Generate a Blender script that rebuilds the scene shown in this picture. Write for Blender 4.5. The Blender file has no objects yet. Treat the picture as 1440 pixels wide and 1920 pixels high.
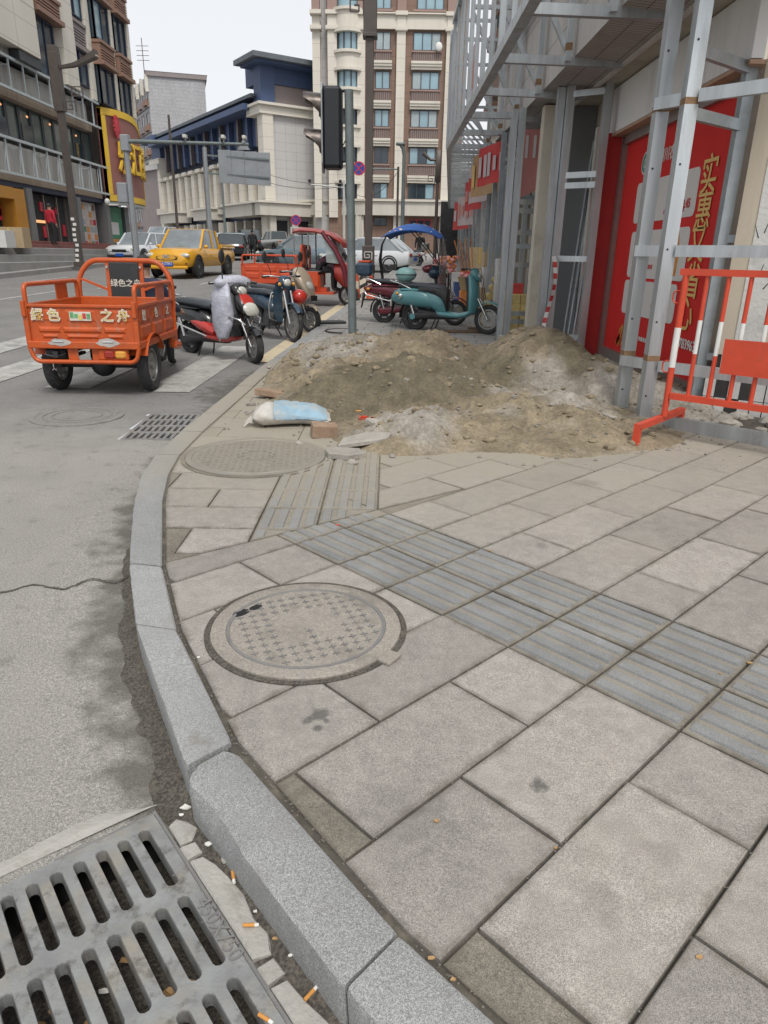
import bpy, math, random
from mathutils import Vector, Matrix
SC = bpy.context.scene
COL = SC.collection
rnd = random.Random(7)
# ------------------------------------------------------------------ camera
FPX, CX, CY = 1300.0, 720.0, 960.0            # focal length and centre of a 1440 x 1920 frame
PIT, ROL, EYE, SW = math.radians(20.3), math.radians(1.0), 1.42, 0.13
cam_d = bpy.data.cameras.new('camera')
cam_d.sensor_fit = 'VERTICAL'
cam_d.sensor_height = 24.0
cam_d.lens = 24.0 * FPX / 1920.0
cam_d.clip_start = 0.05
cam_d.clip_end = 2000.0
cam = bpy.data.objects.new('camera', cam_d)
cam.matrix_world = Matrix.Translation((0, 0, EYE)) @ Matrix.Rotation(math.pi / 2 - PIT, 4, 'X') @ Matrix.Rotation(ROL, 4, 'Z')
COL.objects.link(cam)
SC.camera = cam
# ------------------------------------------------------------------ sky, sun, exposure (bright overcast)
SUN_EL, SUN_AZ = math.radians(56), math.radians(165)
w = bpy.data.worlds.new('World')
SC.world = w
w.use_nodes = True
nt = w.node_tree
nt.nodes.clear()
sky = nt.nodes.new('ShaderNodeTexSky')
sky.sky_type = 'NISHITA'
sky.sun_disc = False
sky.sun_elevation = SUN_EL
sky.sun_rotation = SUN_AZ
sky.air_density = 1.0
sky.dust_density = 4.0
hsv = nt.nodes.new('ShaderNodeHueSaturation')
hsv.inputs['Saturation'].default_value = 0.16
hsv.inputs['Value'].default_value = 1.0
mixc = nt.nodes.new('ShaderNodeMixRGB')          # cloud deck: evens the sky out
mixc.inputs[0].default_value = 0.55
mixc.inputs[2].default_value = (9.9, 10.2, 10.6, 1)
bg = nt.nodes.new('ShaderNodeBackground')
bg.inputs[1].default_value = 0.105
ow = nt.nodes.new('ShaderNodeOutputWorld')
nt.links.new(sky.outputs[0], hsv.inputs['Color'])
nt.links.new(hsv.outputs[0], mixc.inputs[1])
nt.links.new(mixc.outputs[0], bg.inputs[0])
nt.links.new(bg.outputs[0], ow.inputs[0])
sun_d = bpy.data.lights.new('sun', 'SUN')
sun_d.energy = 1.75
sun_d.angle = math.radians(14)
sun_d.color = (1.0, 0.96, 0.9)
sun = bpy.data.objects.new('sun', sun_d)
# light comes from behind-right, high: shadows fall short and a little to the left
sd = Vector((math.sin(SUN_AZ) * math.cos(SUN_EL), math.cos(SUN_AZ) * math.cos(SUN_EL), math.sin(SUN_EL)))
sun.rotation_euler = sd.to_track_quat('Z', 'Y').to_euler()
COL.objects.link(sun)
SC.view_settings.view_transform = 'Standard'
SC.view_settings.look = 'None'
SC.view_settings.exposure = 0.24
SC.view_settings.gamma = 1.0
SC.view_settings.use_curve_mapping = False
# ------------------------------------------------------------------ where a point of the street plan lies
_c, _s, _cr, _sr = math.cos(PIT), math.sin(PIT), math.cos(ROL), math.sin(ROL)
def ray(px, py):
    x, y = (px - CX) / FPX, -(py - CY) / FPX
    x, y = _cr * x - _sr * y, _sr * x + _cr * y
    return (x, _c + y * _s, -_s + y * _c)
def RZ(Y):                                       # the street climbs away from the corner
    k = Y - 8.5
    return 0.0 if k < -2.5 else (.027 * (k + 2.5) ** 2 / 10 if k < 2.5 else .027 * k)
def G(px, py, z=SW):                             # on a level plane
    d = ray(px, py); t = (z - EYE) / d[2]
    return Vector((d[0] * t, d[1] * t, z))
def GR(px, py, off=0.0):                         # on the climbing street
    d = ray(px, py); lo, hi = .5, 300.
    for _ in range(50):
        m = (lo + hi) / 2
        if EYE + d[2] / d[1] * m - RZ(m) - off > 0: lo = m
        else: hi = m
    return Vector((d[0] / d[1] * lo, lo, RZ(lo) + off))
def AY(px, py, Y):                               # on the vertical plane y = Y
    d = ray(px, py); t = Y / d[1]
    return Vector((d[0] * t, Y, EYE + d[2] * t))
def AX(px, py, X):                               # on the vertical plane x = X
    d = ray(px, py); t = X / d[0]
    return Vector((X, d[1] * t, EYE + d[2] * t))
# ------------------------------------------------------------------ materials
MAT = {}
def mat(name, col, rough=.6, metal=0., var=.15, scale=5., bump=0., bscale=80., dirt=None, rn=0., speck=None, coat=0., spec=.5, alpha=1., trans=0., emit=None, streak=False):
    """Principled with world-space colour mottling, optional dirt (colour, amount, scale), speckle (dark, light, scale), per-object change."""
    m = bpy.data.materials.new(name)
    m.use_nodes = True
    n = m.node_tree.nodes; l = m.node_tree.links
    b = n['Principled BSDF']
    b.inputs['Roughness'].default_value = rough
    b.inputs['Metallic'].default_value = metal
    b.inputs['Coat Weight'].default_value = coat
    b.inputs['Specular IOR Level'].default_value = spec
    if trans: b.inputs['Transmission Weight'].default_value = trans
    if alpha < 1: b.inputs['Alpha'].default_value = alpha
    geo = n.new('ShaderNodeNewGeometry')
    pos = geo.outputs['Position']
    if streak:
        mp = n.new('ShaderNodeMapping'); mp.inputs['Scale'].default_value = (1, 1, .12)
        l.new(pos, mp.inputs[0]); spos = mp.outputs[0]
    else: spos = pos
    nz = n.new('ShaderNodeTexNoise'); nz.inputs['Scale'].default_value = scale; nz.inputs['Detail'].default_value = 6; nz.inputs['Roughness'].default_value = .6
    l.new(spos, nz.inputs['Vector'])
    mr = n.new('ShaderNodeMapRange'); mr.inputs[1].default_value = .25; mr.inputs[2].default_value = .75; mr.inputs[3].default_value = 1 - var; mr.inputs[4].default_value = 1 + var
    l.new(nz.outputs['Fac'], mr.inputs[0])
    fac = mr.outputs[0]
    if rn:
        oi = n.new('ShaderNodeObjectInfo'); m2 = n.new('ShaderNodeMapRange'); m2.inputs[3].default_value = 1 - rn; m2.inputs[4].default_value = 1 + rn
        l.new(oi.outputs['Random'], m2.inputs[0])
        mu = n.new('ShaderNodeMath'); mu.operation = 'MULTIPLY'; l.new(fac, mu.inputs[0]); l.new(m2.outputs[0], mu.inputs[1]); fac = mu.outputs[0]
    if speck:
        for sc_, lo_, hi_ in speck:
            n2 = n.new('ShaderNodeTexNoise'); n2.inputs['Scale'].default_value = sc_; n2.inputs['Detail'].default_value = 2
            l.new(pos, n2.inputs['Vector'])
            m3 = n.new('ShaderNodeMapRange'); m3.inputs[1].default_value = .36; m3.inputs[2].default_value = .64; m3.inputs[3].default_value = lo_; m3.inputs[4].default_value = hi_
            l.new(n2.outputs['Fac'], m3.inputs[0])
            mu = n.new('ShaderNodeMath'); mu.operation = 'MULTIPLY'; l.new(fac, mu.inputs[0]); l.new(m3.outputs[0], mu.inputs[1]); fac = mu.outputs[0]
    vm = n.new('ShaderNodeVectorMath'); vm.operation = 'SCALE'; vm.inputs[0].default_value = col[:3]
    l.new(fac, vm.inputs['Scale'])
    out = vm.outputs[0]
    if dirt:
        dc, da, ds = dirt
        n4 = n.new('ShaderNodeTexNoise'); n4.inputs['Scale'].default_value = ds; n4.inputs['Detail'].default_value = 8; n4.inputs['Roughness'].default_value = .68
        l.new(spos, n4.inputs['Vector'])
        m4 = n.new('ShaderNodeMapRange'); m4.inputs[1].default_value = .62 - .35 * da; m4.inputs[2].default_value = .82 - .25 * da; m4.inputs[3].default_value = 0; m4.inputs[4].default_value = min(1., .35 + da)
        l.new(n4.outputs['Fac'], m4.inputs[0])
        mx = n.new('ShaderNodeMixRGB'); l.new(m4.outputs[0], mx.inputs[0]); l.new(out, mx.inputs[1]); mx.inputs[2].default_value = (*dc, 1)
        out = mx.outputs[0]
        rr = n.new('ShaderNodeMapRange'); rr.inputs[3].default_value = rough; rr.inputs[4].default_value = max(rough, .8)
        l.new(m4.outputs[0], rr.inputs[0]); l.new(rr.outputs[0], b.inputs['Roughness'])
    l.new(out, b.inputs['Base Color'])
    if bump:
        n5 = n.new('ShaderNodeTexNoise'); n5.inputs['Scale'].default_value = bscale; n5.inputs['Detail'].default_value = 5
        l.new(pos, n5.inputs['Vector'])
        bp = n.new('ShaderNodeBump'); bp.inputs['Strength'].default_value = min(1., bump); bp.inputs['Distance'].default_value = .6 / bscale
        l.new(n5.outputs['Fac'], bp.inputs['Height']); l.new(bp.outputs[0], b.inputs['Normal'])
    if emit:
        b.inputs['Emission Color'].default_value = (*emit[0], 1); b.inputs['Emission Strength'].default_value = emit[1]
    MAT[name] = m
    return m
def add_dirt(name, colr, amt, scale, streak=False, rough=None):
    """one more layer of wear on a finished material"""
    m = MAT[name]; n = m.node_tree.nodes; l = m.node_tree.links; b = n['Principled BSDF']; src = b.inputs['Base Color'].links[0].from_socket
    geo = n.new('ShaderNodeNewGeometry'); pos = geo.outputs['Position']
    if streak:
        mp = n.new('ShaderNodeMapping'); mp.inputs['Scale'].default_value = streak; l.new(pos, mp.inputs[0]); pos = mp.outputs[0]
    nz = n.new('ShaderNodeTexNoise'); nz.inputs['Scale'].default_value = scale; nz.inputs['Detail'].default_value = 9; nz.inputs['Roughness'].default_value = .72; l.new(pos, nz.inputs['Vector'])
    mr = n.new('ShaderNodeMapRange'); mr.inputs[1].default_value = .64 - .22 * amt; mr.inputs[2].default_value = .74 - .18 * amt; mr.inputs[4].default_value = min(.95, .3 + amt); l.new(nz.outputs['Fac'], mr.inputs[0])
    mx = n.new('ShaderNodeMixRGB'); l.new(mr.outputs[0], mx.inputs[0]); l.new(src, mx.inputs[1]); mx.inputs[2].default_value = (*colr, 1); l.new(mx.outputs[0], b.inputs['Base Color'])
def tweak(name):                                 # nodes, links, principled, colour socket feeding it
    m = MAT[name]; n = m.node_tree.nodes; l = m.node_tree.links; b = n['Principled BSDF']
    return m, n, l, b, b.inputs['Base Color'].links[0].from_socket
# ------------------------------------------------------------------ mesh helper
class MB:
    def __init__(s, M=None): s.v = []; s.f = []; s.M = M; s.mi = []; s.k = 0
    def add(s, vs, fs):
        o = len(s.v)
        s.v += [tuple(s.M @ Vector(p)) if s.M is not None else tuple(p) for p in vs]
        s.f += [tuple(i + o for i in f) for f in fs]
        s.mi += [s.k] * len(fs)
        return s
    def box(s, c, d, rz=0., b=0., R=None):
        hx, hy, hz = d[0] / 2, d[1] / 2, d[2] / 2
        R = R or (Matrix.Rotation(rz, 3, 'Z') if rz else None)
        if b <= 0:
            vs = [(-hx, -hy, -hz), (hx, -hy, -hz), (hx, hy, -hz), (-hx, hy, -hz), (-hx, -hy, hz), (hx, -hy, hz), (hx, hy, hz), (-hx, hy, hz)]
            fs = [(3, 2, 1, 0), (4, 5, 6, 7), (0, 1, 5, 4), (1, 2, 6, 5), (2, 3, 7, 6), (3, 0, 4, 7)]
        else:
            b = min(b, hx * .95, hy * .95, hz * .95)
            def ring(i, z):
                x, y = hx - i, hy - i; q = b
                return [(-x + q, -y, z), (x - q, -y, z), (x, -y + q, z), (x, y - q, z), (x - q, y, z), (-x + q, y, z), (-x, y - q, z), (-x, -y + q, z)]
            b2 = b * .999
            vs = ring(b2 * .7, -hz) + ring(0, -hz + b) + ring(0, hz - b) + ring(b2 * .7, hz)
            fs = [tuple(range(7, -1, -1)), tuple(range(24, 32))]
            for k in range(3):
                for i in range(8):
                    j = (i + 1) % 8; fs.append((k * 8 + i, k * 8 + j, k * 8 + 8 + j, k * 8 + 8 + i))
        vs = [Vector(p) for p in vs]
        if R: vs = [R @ p for p in vs]
        return s.add([p + Vector(c) for p in vs], fs)
    def bar(s, p0, p1, w, h=None, up=(0, 0, 1)):
        p0, p1 = Vector(p0), Vector(p1); d = p1 - p0; L = d.length
        if L < 1e-6: return s
        d /= L; u = Vector(up)
        if abs(d.dot(u)) > .98: u = Vector((0, 1, 0))
        x = d.cross(u).normalized(); z = x.cross(d)
        h = h or w
        vs = []
        for p in (p0, p1):
            for a, c in ((-1, -1), (1, -1), (1, 1), (-1, 1)): vs.append(p + x * (a * w / 2) + z * (c * h / 2))
        return s.add(vs, [(3, 2, 1, 0), (4, 5, 6, 7), (0, 1, 5, 4), (1, 2, 6, 5), (2, 3, 7, 6), (3, 0, 4, 7)])
    def loft(s, rings, caps=True, closed=True):
        n = len(rings[0]); vs = [p for r in rings for p in r]; fs = []
        for k in range(len(rings) - 1):
            for i in range(n if closed else n - 1):
                j = (i + 1) % n; fs.append((k * n + i, k * n + j, (k + 1) * n + j, (k + 1) * n + i))
        if caps and closed: fs += [tuple(range(n - 1, -1, -1)), tuple(range((len(rings) - 1) * n, len(rings) * n))]
        return s.add(vs, fs)
    def tube(s, pts, r, n=8, closed=False, caps=True, flat=1.):
        pts = [Vector(p) for p in pts]; N = len(pts); rs = r if isinstance(r, (list, tuple)) else [r] * N
        T = []
        for i in range(N):
            a = pts[i - 1] if (i or closed) else pts[i]; b = pts[(i + 1) % N] if (i < N - 1 or closed) else pts[i]
            T.append((b - a).normalized())
        u = Vector((0, 0, 1)) if abs(T[0].z) < .9 else Vector((0, 1, 0))
        rings = []
        x = T[0].cross(u).normalized()
        for i in range(N):
            x = (x - T[i] * x.dot(T[i])).normalized(); y = T[i].cross(x)
            rings.append([pts[i] + x * (rs[i] * math.cos(2 * math.pi * k / n)) + y * (rs[i] * flat * math.sin(2 * math.pi * k / n)) for k in range(n)])
        if closed: rings.append(rings[0]); caps = False
        return s.loft(rings, caps)
    def cyl(s, p0, p1, r, r2=None, n=16): return s.tube([p0, p1], [r, r if r2 is None else r2], n)
    def lathe(s, prof, M=None, n=24, a0=0., a1=2 * math.pi):
        full = abs(a1 - a0 - 2 * math.pi) < 1e-6; m = n if full else n + 1
        rings = []
        for r, z in prof:
            ring = [Vector((r * math.cos(a0 + (a1 - a0) * k / n), r * math.sin(a0 + (a1 - a0) * k / n), z)) for k in range(m)]
            rings.append([M @ p for p in ring] if M is not None else ring)
        return s.loft(rings, caps=False, closed=full)
    def prism(s, poly, d, M=None, b=0.):
        """polygon in local xy pushed along local z by d, optional chamfer."""
        n = len(poly); poly = [(p[0], p[1]) for p in poly]
        if b:
            q = inset(poly, b); lay = [(q, 0), (poly, b), (poly, d - b), (q, d)]
        else: lay = [(poly, 0), (poly, d)]
        rings = [[Vector((p[0], p[1], z)) for p in P] for P, z in lay]
        if M is not None: rings = [[M @ p for p in r] for r in rings]
        return s.loft(rings)
    def ell(s, c, r, nu=16, nv=10, M=None, z0=-1., z1=1.):
        rings = []
        a0, a1 = math.asin(max(-1, z0)), math.asin(min(1, z1))
        for i in range(nv + 1):
            a = a0 + (a1 - a0) * i / nv; k = max(1e-4, math.cos(a))
            ring = [Vector((r[0] * k * math.cos(2 * math.pi * j / nu), r[1] * k * math.sin(2 * math.pi * j / nu), r[2] * math.sin(a))) for j in range(nu)]
            if M is not None: ring = [M @ p for p in ring]
            rings.append([p + Vector(c) for p in ring])
        return s.loft(rings)
    def mesh(s, name, m, smooth=None):
        me = bpy.data.meshes.new(name); me.from_pydata(s.v, [], s.f)
        for q in (m if isinstance(m, (list, tuple)) else [m]): me.materials.append(MAT[q] if isinstance(q, str) else q)
        if isinstance(m, (list, tuple)): me.polygons.foreach_set('material_index', s.mi)
        me.update()
        if smooth is not None:
            me.polygons.foreach_set('use_smooth', [True] * len(me.polygons))
            if smooth < 179: me.set_sharp_from_angle(angle=math.radians(smooth))
        return me
    def build(s, name, m, par=None, smooth=None, **k):
        return obj(name, s.mesh(name, m, smooth), par, **k)
def inset(poly, d):
    n = len(poly); ar = sum(poly[i][0] * poly[(i + 1) % n][1] - poly[(i + 1) % n][0] * poly[i][1] for i in range(n)); sg = 1 if ar > 0 else -1
    out = []
    for i in range(n):
        p, a, b = Vector(poly[i][:2]), Vector(poly[i - 1][:2]), Vector(poly[(i + 1) % n][:2])
        e1, e2 = (p - a), (b - p)
        if e1.length < 1e-9 or e2.length < 1e-9: out.append((p.x, p.y)); continue
        e1.normalize(); e2.normalize()
        n1, n2 = Vector((-e1.y, e1.x)) * sg, Vector((-e2.y, e2.x)) * sg
        h = n1 + n2; k = max(.3, 1 + n1.dot(n2)); p = p + h * (d / k); out.append((p.x, p.y))
    return out
def clip(poly, a, nrm):
    """keep the side of the line through a where (p-a).nrm >= 0"""
    out = []
    n = len(poly)
    for i in range(n):
        p, q = poly[i], poly[(i + 1) % n]
        dp = (p[0] - a[0]) * nrm[0] + (p[1] - a[1]) * nrm[1]; dq = (q[0] - a[0]) * nrm[0] + (q[1] - a[1]) * nrm[1]
        if dp >= 0: out.append(p)
        if (dp > 0 > dq) or (dp < 0 < dq):
            t = dp / (dp - dq); out.append((p[0] + (q[0] - p[0]) * t, p[1] + (q[1] - p[1]) * t))
    return out
def area(poly): return abs(sum(poly[i][0] * poly[(i + 1) % len(poly)][1] - poly[(i + 1) % len(poly)][0] * poly[i][1] for i in range(len(poly)))) / 2 if len(poly) > 2 else 0
def obj(name, me, par=None, loc=None, rz=None, label=None, cat=None, group=None, kind=None, M=None):
    o = bpy.data.objects.new(name, me); COL.objects.link(o)
    if par is not None: o.parent = par
    if M is not None: o.matrix_local = M
    if loc is not None: o.location = loc
    if rz is not None: o.rotation_euler = (0, 0, rz)
    for k, q in (('label', label), ('category', cat), ('group', group), ('kind', kind)):
        if q: o[k] = q
    return o
def thing(name, label, cat, loc=(0, 0, 0), rz=0., group=None):
    return obj(name, None, None, loc, rz, label, cat, group)
def copy_tree(o, par=None, **k):
    c = o.copy(); COL.objects.link(c); c.parent = par
    for q, val in k.items(): c[q] = val
    for ch in list(o.children): copy_tree(ch, c)
    return c
_txt = {}
def text_mesh(s, m, size=.1, ext=.002, align='CENTER', bold=0., shear=0.):
    key = (s, m, size, ext, align, bold, shear)
    if key in _txt: return _txt[key]
    cu = bpy.data.curves.new('lettering', 'FONT'); cu.body = s; cu.size = size; cu.extrude = ext; cu.align_x = align; cu.align_y = 'CENTER'; cu.offset = bold; cu.shear = shear; cu.resolution_u = 3
    o = bpy.data.objects.new('lettering', cu); COL.objects.link(o)
    dg = bpy.context.evaluated_depsgraph_get()
    me = bpy.data.meshes.new_from_object(o.evaluated_get(dg))
    bpy.data.objects.remove(o); bpy.data.curves.remove(cu)
    me.materials.clear(); me.materials.append(MAT[m]); me.name = 'lettering'
    _txt[key] = me
    return me
def frame(o, x, y):
    """matrix with origin o and axes x, y (z = x cross y)"""
    x = Vector(x).normalized(); y = Vector(y); y = (y - x * y.dot(x)).normalized(); z = x.cross(y)
    M = Matrix.Identity(4)
    for i, q in enumerate((x, y, z)): M[0][i], M[1][i], M[2][i] = q
    M[0][3], M[1][3], M[2][3] = o
    return M
def hnoise(x, y, s=0):
    """cheap smooth value noise"""
    xi, yi = math.floor(x), math.floor(y); fx, fy = x - xi, y - yi
    def h(a, b):
        q = math.sin(a * 127.1 + b * 311.7 + s * 74.7) * 43758.5453
        return q - math.floor(q)
    fx = fx * fx * (3 - 2 * fx); fy = fy * fy * (3 - 2 * fy)
    return (h(xi, yi) * (1 - fx) + h(xi + 1, yi) * fx) * (1 - fy) + (h(xi, yi + 1) * (1 - fx) + h(xi + 1, yi + 1) * fx) * fy
def fbm(x, y, s=0, o=4):
    a, t = .5, 0.
    for k in range(o): t += a * hnoise(x, y, s + k); x *= 2.03; y *= 2.03; a *= .5
    return t / (1 - .5 ** o)
# ================================================================== ground materials
mat('asphalt', (.185, .18, .172), .9, var=.16, scale=1.3, bump=.5, bscale=190, speck=((330, .62, 1.42), (110, .82, 1.2)), dirt=((.13, .125, .12), .16, 1.1))
mat('slab', (.266, .246, .222), .85, var=.13, scale=2.6, bump=.25, bscale=260, rn=.15, speck=((430, .66, 1.38), (150, .9, 1.1), (20, .92, 1.07)), dirt=((.2, .18, .15), .24, 2.6))
mat('slab_dark', (.165, .15, .122), .9, var=.25, scale=7, bump=.4, bscale=200, speck=((420, .65, 1.38), (90, .88, 1.12)), dirt=((.09, .08, .062), .34, 6))
mat('kerb', (.265, .268, .266), .8, var=.14, scale=3, bump=.45, bscale=160, rn=.08, speck=((420, .62, 1.4), (140, .88, 1.13)), dirt=((.2, .185, .16), .3, 2.7))
mat('tactile', (.205, .208, .207), .8, var=.16, scale=7, bump=.3, bscale=180, rn=.08, speck=((400, .74, 1.26),), dirt=((.25, .235, .205), .22, 6))
mat('tactile_bed', (.235, .215, .18), .9, var=.15, scale=7, bump=.3, bscale=220, rn=.05, speck=((240, .85, 1.15),), dirt=((.13, .115, .09), .22, 9))
mat('joint', (.085, .075, .06), .95, var=.3, scale=14, bump=.6, bscale=120, dirt=((.24, .21, .165), .3, 12))
mat('soil', (.075, .066, .054), .95, var=.35, scale=16, bump=.9, bscale=90, speck=((120, .6, 1.5),), dirt=((.15, .13, .1), .25, 20))
mat('cast_iron', (.27, .255, .23), .6, .35, var=.16, scale=11, bump=.3, bscale=150, dirt=((.16, .145, .12), .35, 9))
mat('iron_relief', (.205, .2, .195), .6, .3, var=.2, scale=9, bump=.2, bscale=150, dirt=((.27, .245, .21), .35, 14))
mat('iron_pink', (.29, .262, .226), .75, .1, var=.2, scale=5, bump=.5, bscale=190, speck=((380, .76, 1.24), (90, .88, 1.12)), dirt=((.15, .135, .11), .3, 4))
mat('grate_metal', (.27, .275, .27), .5, .4, var=.25, scale=12, bump=.35, bscale=140, dirt=((.33, .29, .225), .42, 8))
add_dirt('grate_metal', (.12, .11, .095), .5, 14)
add_dirt('iron_pink', (.17, .155, .135), .45, 5)
add_dirt('iron_pink', (.27, .26, .25), .4, 26)
add_dirt('kerb', (.17, .155, .13), .32, 6)
mat('mortar', (.36, .345, .315), .92, var=.12, scale=9, bump=.6, bscale=90, dirt=((.18, .16, .13), .25, 11))
mat('road_paint', (.40, .395, .37), .8, var=.12, scale=3, dirt=((.17, .165, .16), .42, 7), speck=((120, .85, 1.12),))
add_dirt('road_paint', (.2, .195, .185), .5, 2.2)
mat('yellow_paint', (.56, .47, .32), .8, var=.1, scale=5, dirt=((.2, .19, .17), .35, 5))
mat('sand', (.215, .175, .117), .95, var=.25, scale=2.2, bump=.8, bscale=75, speck=((170, .8, 1.22), (40, .86, 1.14), (9, .86, 1.14)))
mat('rubble_stone', (.3, .28, .25), .9, var=.18, scale=9, bump=.7, bscale=60, rn=.18, dirt=((.2, .17, .12), .3, 12))
mat('brick_scrap', (.28, .19, .13), .9, var=.2, scale=14, bump=.6, bscale=70, dirt=((.3, .25, .18), .35, 14))
mat('pebble', (.24, .22, .185), .9, var=.3, scale=30, rn=.3)
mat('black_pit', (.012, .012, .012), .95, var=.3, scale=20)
mat('filter_orange', (.55, .25, .06), .8, var=.1, scale=60)
mat('paper_white', (.66, .65, .61), .85, var=.08, scale=40)
mat('leaf_tan', (.36, .22, .1), .85, var=.3, scale=60)
mat('bag_blue', (.24, .37, .46), .6, var=.2, scale=12, bump=.4, bscale=60, dirt=((.42, .4, .36), .5, 9))
mat('bag_white', (.52, .5, .46), .65, var=.15, scale=10, bump=.4, bscale=60, dirt=((.33, .28, .2), .4, 9))
mat('red_plastic', (.6, .06, .03), .5, var=.2, scale=60)
# ------------------------------------------------------------------ dust round the heap of sand on slabs, kerb and tactile paving
def dust(name, c=(.30, .27, .215)):
    m, n, l, b, src = tweak(name)
    geo = n.new('ShaderNodeNewGeometry')
    dv = n.new('ShaderNodeVectorMath'); dv.operation = 'SUBTRACT'; dv.inputs[1].default_value = (.35, 6.6, .13)
    l.new(geo.outputs['Position'], dv.inputs[0])
    sc_ = n.new('ShaderNodeVectorMath'); sc_.operation = 'MULTIPLY'; sc_.inputs[1].default_value = (.42, .44, 0)
    l.new(dv.outputs[0], sc_.inputs[0])
    ln = n.new('ShaderNodeVectorMath'); ln.operation = 'LENGTH'; l.new(sc_.outputs[0], ln.inputs[0])
    nz = n.new('ShaderNodeTexNoise'); nz.inputs['Scale'].default_value = 2.6; nz.inputs['Detail'].default_value = 7; nz.inputs['Roughness'].default_value = .65
    l.new(geo.outputs['Position'], nz.inputs['Vector'])
    ad = n.new('ShaderNodeMath'); ad.operation = 'MULTIPLY_ADD'; ad.inputs[1].default_value = -1.1; l.new(nz.outputs['Fac'], ad.inputs[0]); l.new(ln.outputs['Value'], ad.inputs[2])
    mr = n.new('ShaderNodeMapRange'); mr.inputs[1].default_value = .22; mr.inputs[2].default_value = 1.1; mr.inputs[3].default_value = .95; mr.inputs[4].default_value = 0
    l.new(ad.outputs[0], mr.inputs[0])
    mx = n.new('ShaderNodeMixRGB'); l.new(mr.outputs[0], mx.inputs[0]); l.new(src, mx.inputs[1]); mx.inputs[2].default_value = (*c, 1)
    l.new(mx.outputs[0], b.inputs['Base Color'])
def edge_dirt(name, c=(.115, .1, .078), k=.75):
    """grime worked in from the joints, broken up by noise"""
    m, n, l, b, src = tweak(name)
    an = n.new('ShaderNodeAttribute'); an.attribute_name = 'edge'; geo = n.new('ShaderNodeNewGeometry'); nz = n.new('ShaderNodeTexNoise'); nz.inputs['Scale'].default_value = 11; nz.inputs['Detail'].default_value = 8; nz.inputs['Roughness'].default_value = .7; l.new(geo.outputs['Position'], nz.inputs['Vector'])
    ad = n.new('ShaderNodeMath'); ad.operation = 'MULTIPLY_ADD'; ad.inputs[1].default_value = 2.4; ad.inputs[2].default_value = -1.75; l.new(nz.outputs['Fac'], ad.inputs[0])
    a2 = n.new('ShaderNodeMath'); l.new(ad.outputs[0], a2.inputs[0]); l.new(an.outputs['Fac'], a2.inputs[1])
    mr = n.new('ShaderNodeMapRange'); mr.inputs[1].default_value = .0; mr.inputs[2].default_value = .8; mr.inputs[4].default_value = k; l.new(a2.outputs[0], mr.inputs[0])
    mx = n.new('ShaderNodeMixRGB'); l.new(mr.outputs[0], mx.inputs[0]); l.new(src, mx.inputs[1]); mx.inputs[2].default_value = (*c, 1); l.new(mx.outputs[0], b.inputs['Base Color'])
edge_dirt('slab'); edge_dirt('tactile_bed', (.1, .088, .07), .8); edge_dirt('slab_dark')
for q in ('slab', 'kerb', 'tactile', 'tactile_bed', 'joint', 'slab_dark', 'iron_relief', 'cast_iron'): dust(q)
def stains(name, spots, c=(.07, .065, .06)):
    m, n, l, b, src = tweak(name)
    geo = n.new('ShaderNodeNewGeometry')
    nz = n.new('ShaderNodeTexNoise'); nz.inputs['Scale'].default_value = 34; nz.inputs['Detail'].default_value = 6; nz.inputs['Roughness'].default_value = .7
    l.new(geo.outputs['Position'], nz.inputs['Vector'])
    for x, y, r, a in spots:
        ds = n.new('ShaderNodeVectorMath'); ds.operation = 'DISTANCE'; ds.inputs[1].default_value = (x, y, SW); l.new(geo.outputs['Position'], ds.inputs[0])
        ad = n.new('ShaderNodeMath'); ad.operation = 'MULTIPLY_ADD'; ad.inputs[1].default_value = r * 2.6; l.new(nz.outputs['Fac'], ad.inputs[0]); l.new(ds.outputs['Value'], ad.inputs[2])
        mr = n.new('ShaderNodeMapRange'); mr.inputs[1].default_value = r * 1.8; mr.inputs[2].default_value = r * 2.5; mr.inputs[3].default_value = a; mr.inputs[4].default_value = 0
        l.new(ad.outputs[0], mr.inputs[0])
        mx = n.new('ShaderNodeMixRGB'); l.new(mr.outputs[0], mx.inputs[0]); l.new(src, mx.inputs[1]); mx.inputs[2].default_value = (*c, 1)
        src = mx.outputs[0]
    l.new(src, b.inputs['Base Color'])
def sp(px, py, r, a): p = G(px, py); return (p.x, p.y, r, a)
stains('slab', [sp(1010, 1474, .024, .8), sp(600, 1340, .028, .75), sp(575, 1352, .018, .7), sp(595, 1365, .016, .75), sp(612, 1352, .012, .7), sp(1015, 1022, .035, .3), sp(760, 1530, .13, .25), sp(1130, 1690, .05, .2), sp(1245, 1600, .04, .25), sp(1100, 905, .09, .25)])
# ================================================================== kerb line (outer edge, inner edge)
KJ = [((.62, .30), (.74, .40)), ((.36, .49), (.47, .60)), ((-.06, .91), (.045, 1.025)), ((-.53, 1.485), (-.415, 1.60)), ((-.91, 2.25), (-.745, 2.21)), ((-1.12, 2.78), (-.965, 2.75)), ((-1.375, 3.58), (-1.23, 3.62)), ((-1.50, 4.08), (-1.345, 4.12)), ((-1.56, 4.55), (-1.40, 4.55))]
for k in range(5): y = 5.2 + .65 * k; KJ.append(((-1.575 + .012 * k, y), (-1.41 + .012 * k, y)))
y = 8.4
while y < 21: KJ.append(((-1.52 + .069 * (y - 8.3), y), (-1.36 + .069 * (y - 8.3), y))); y += .72
kin = [Vector(q[1]) for q in KJ]; kout = [Vector(q[0]) for q in KJ]
def kx_in(y):
    for a, b in zip(kin, kin[1:]):
        if a.y <= y <= b.y: return a.x + (b.x - a.x) * (y - a.y) / (b.y - a.y)
    return kin[0].x if y < kin[0].y else -1.36 + .069 * (y - 8.3)
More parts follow.
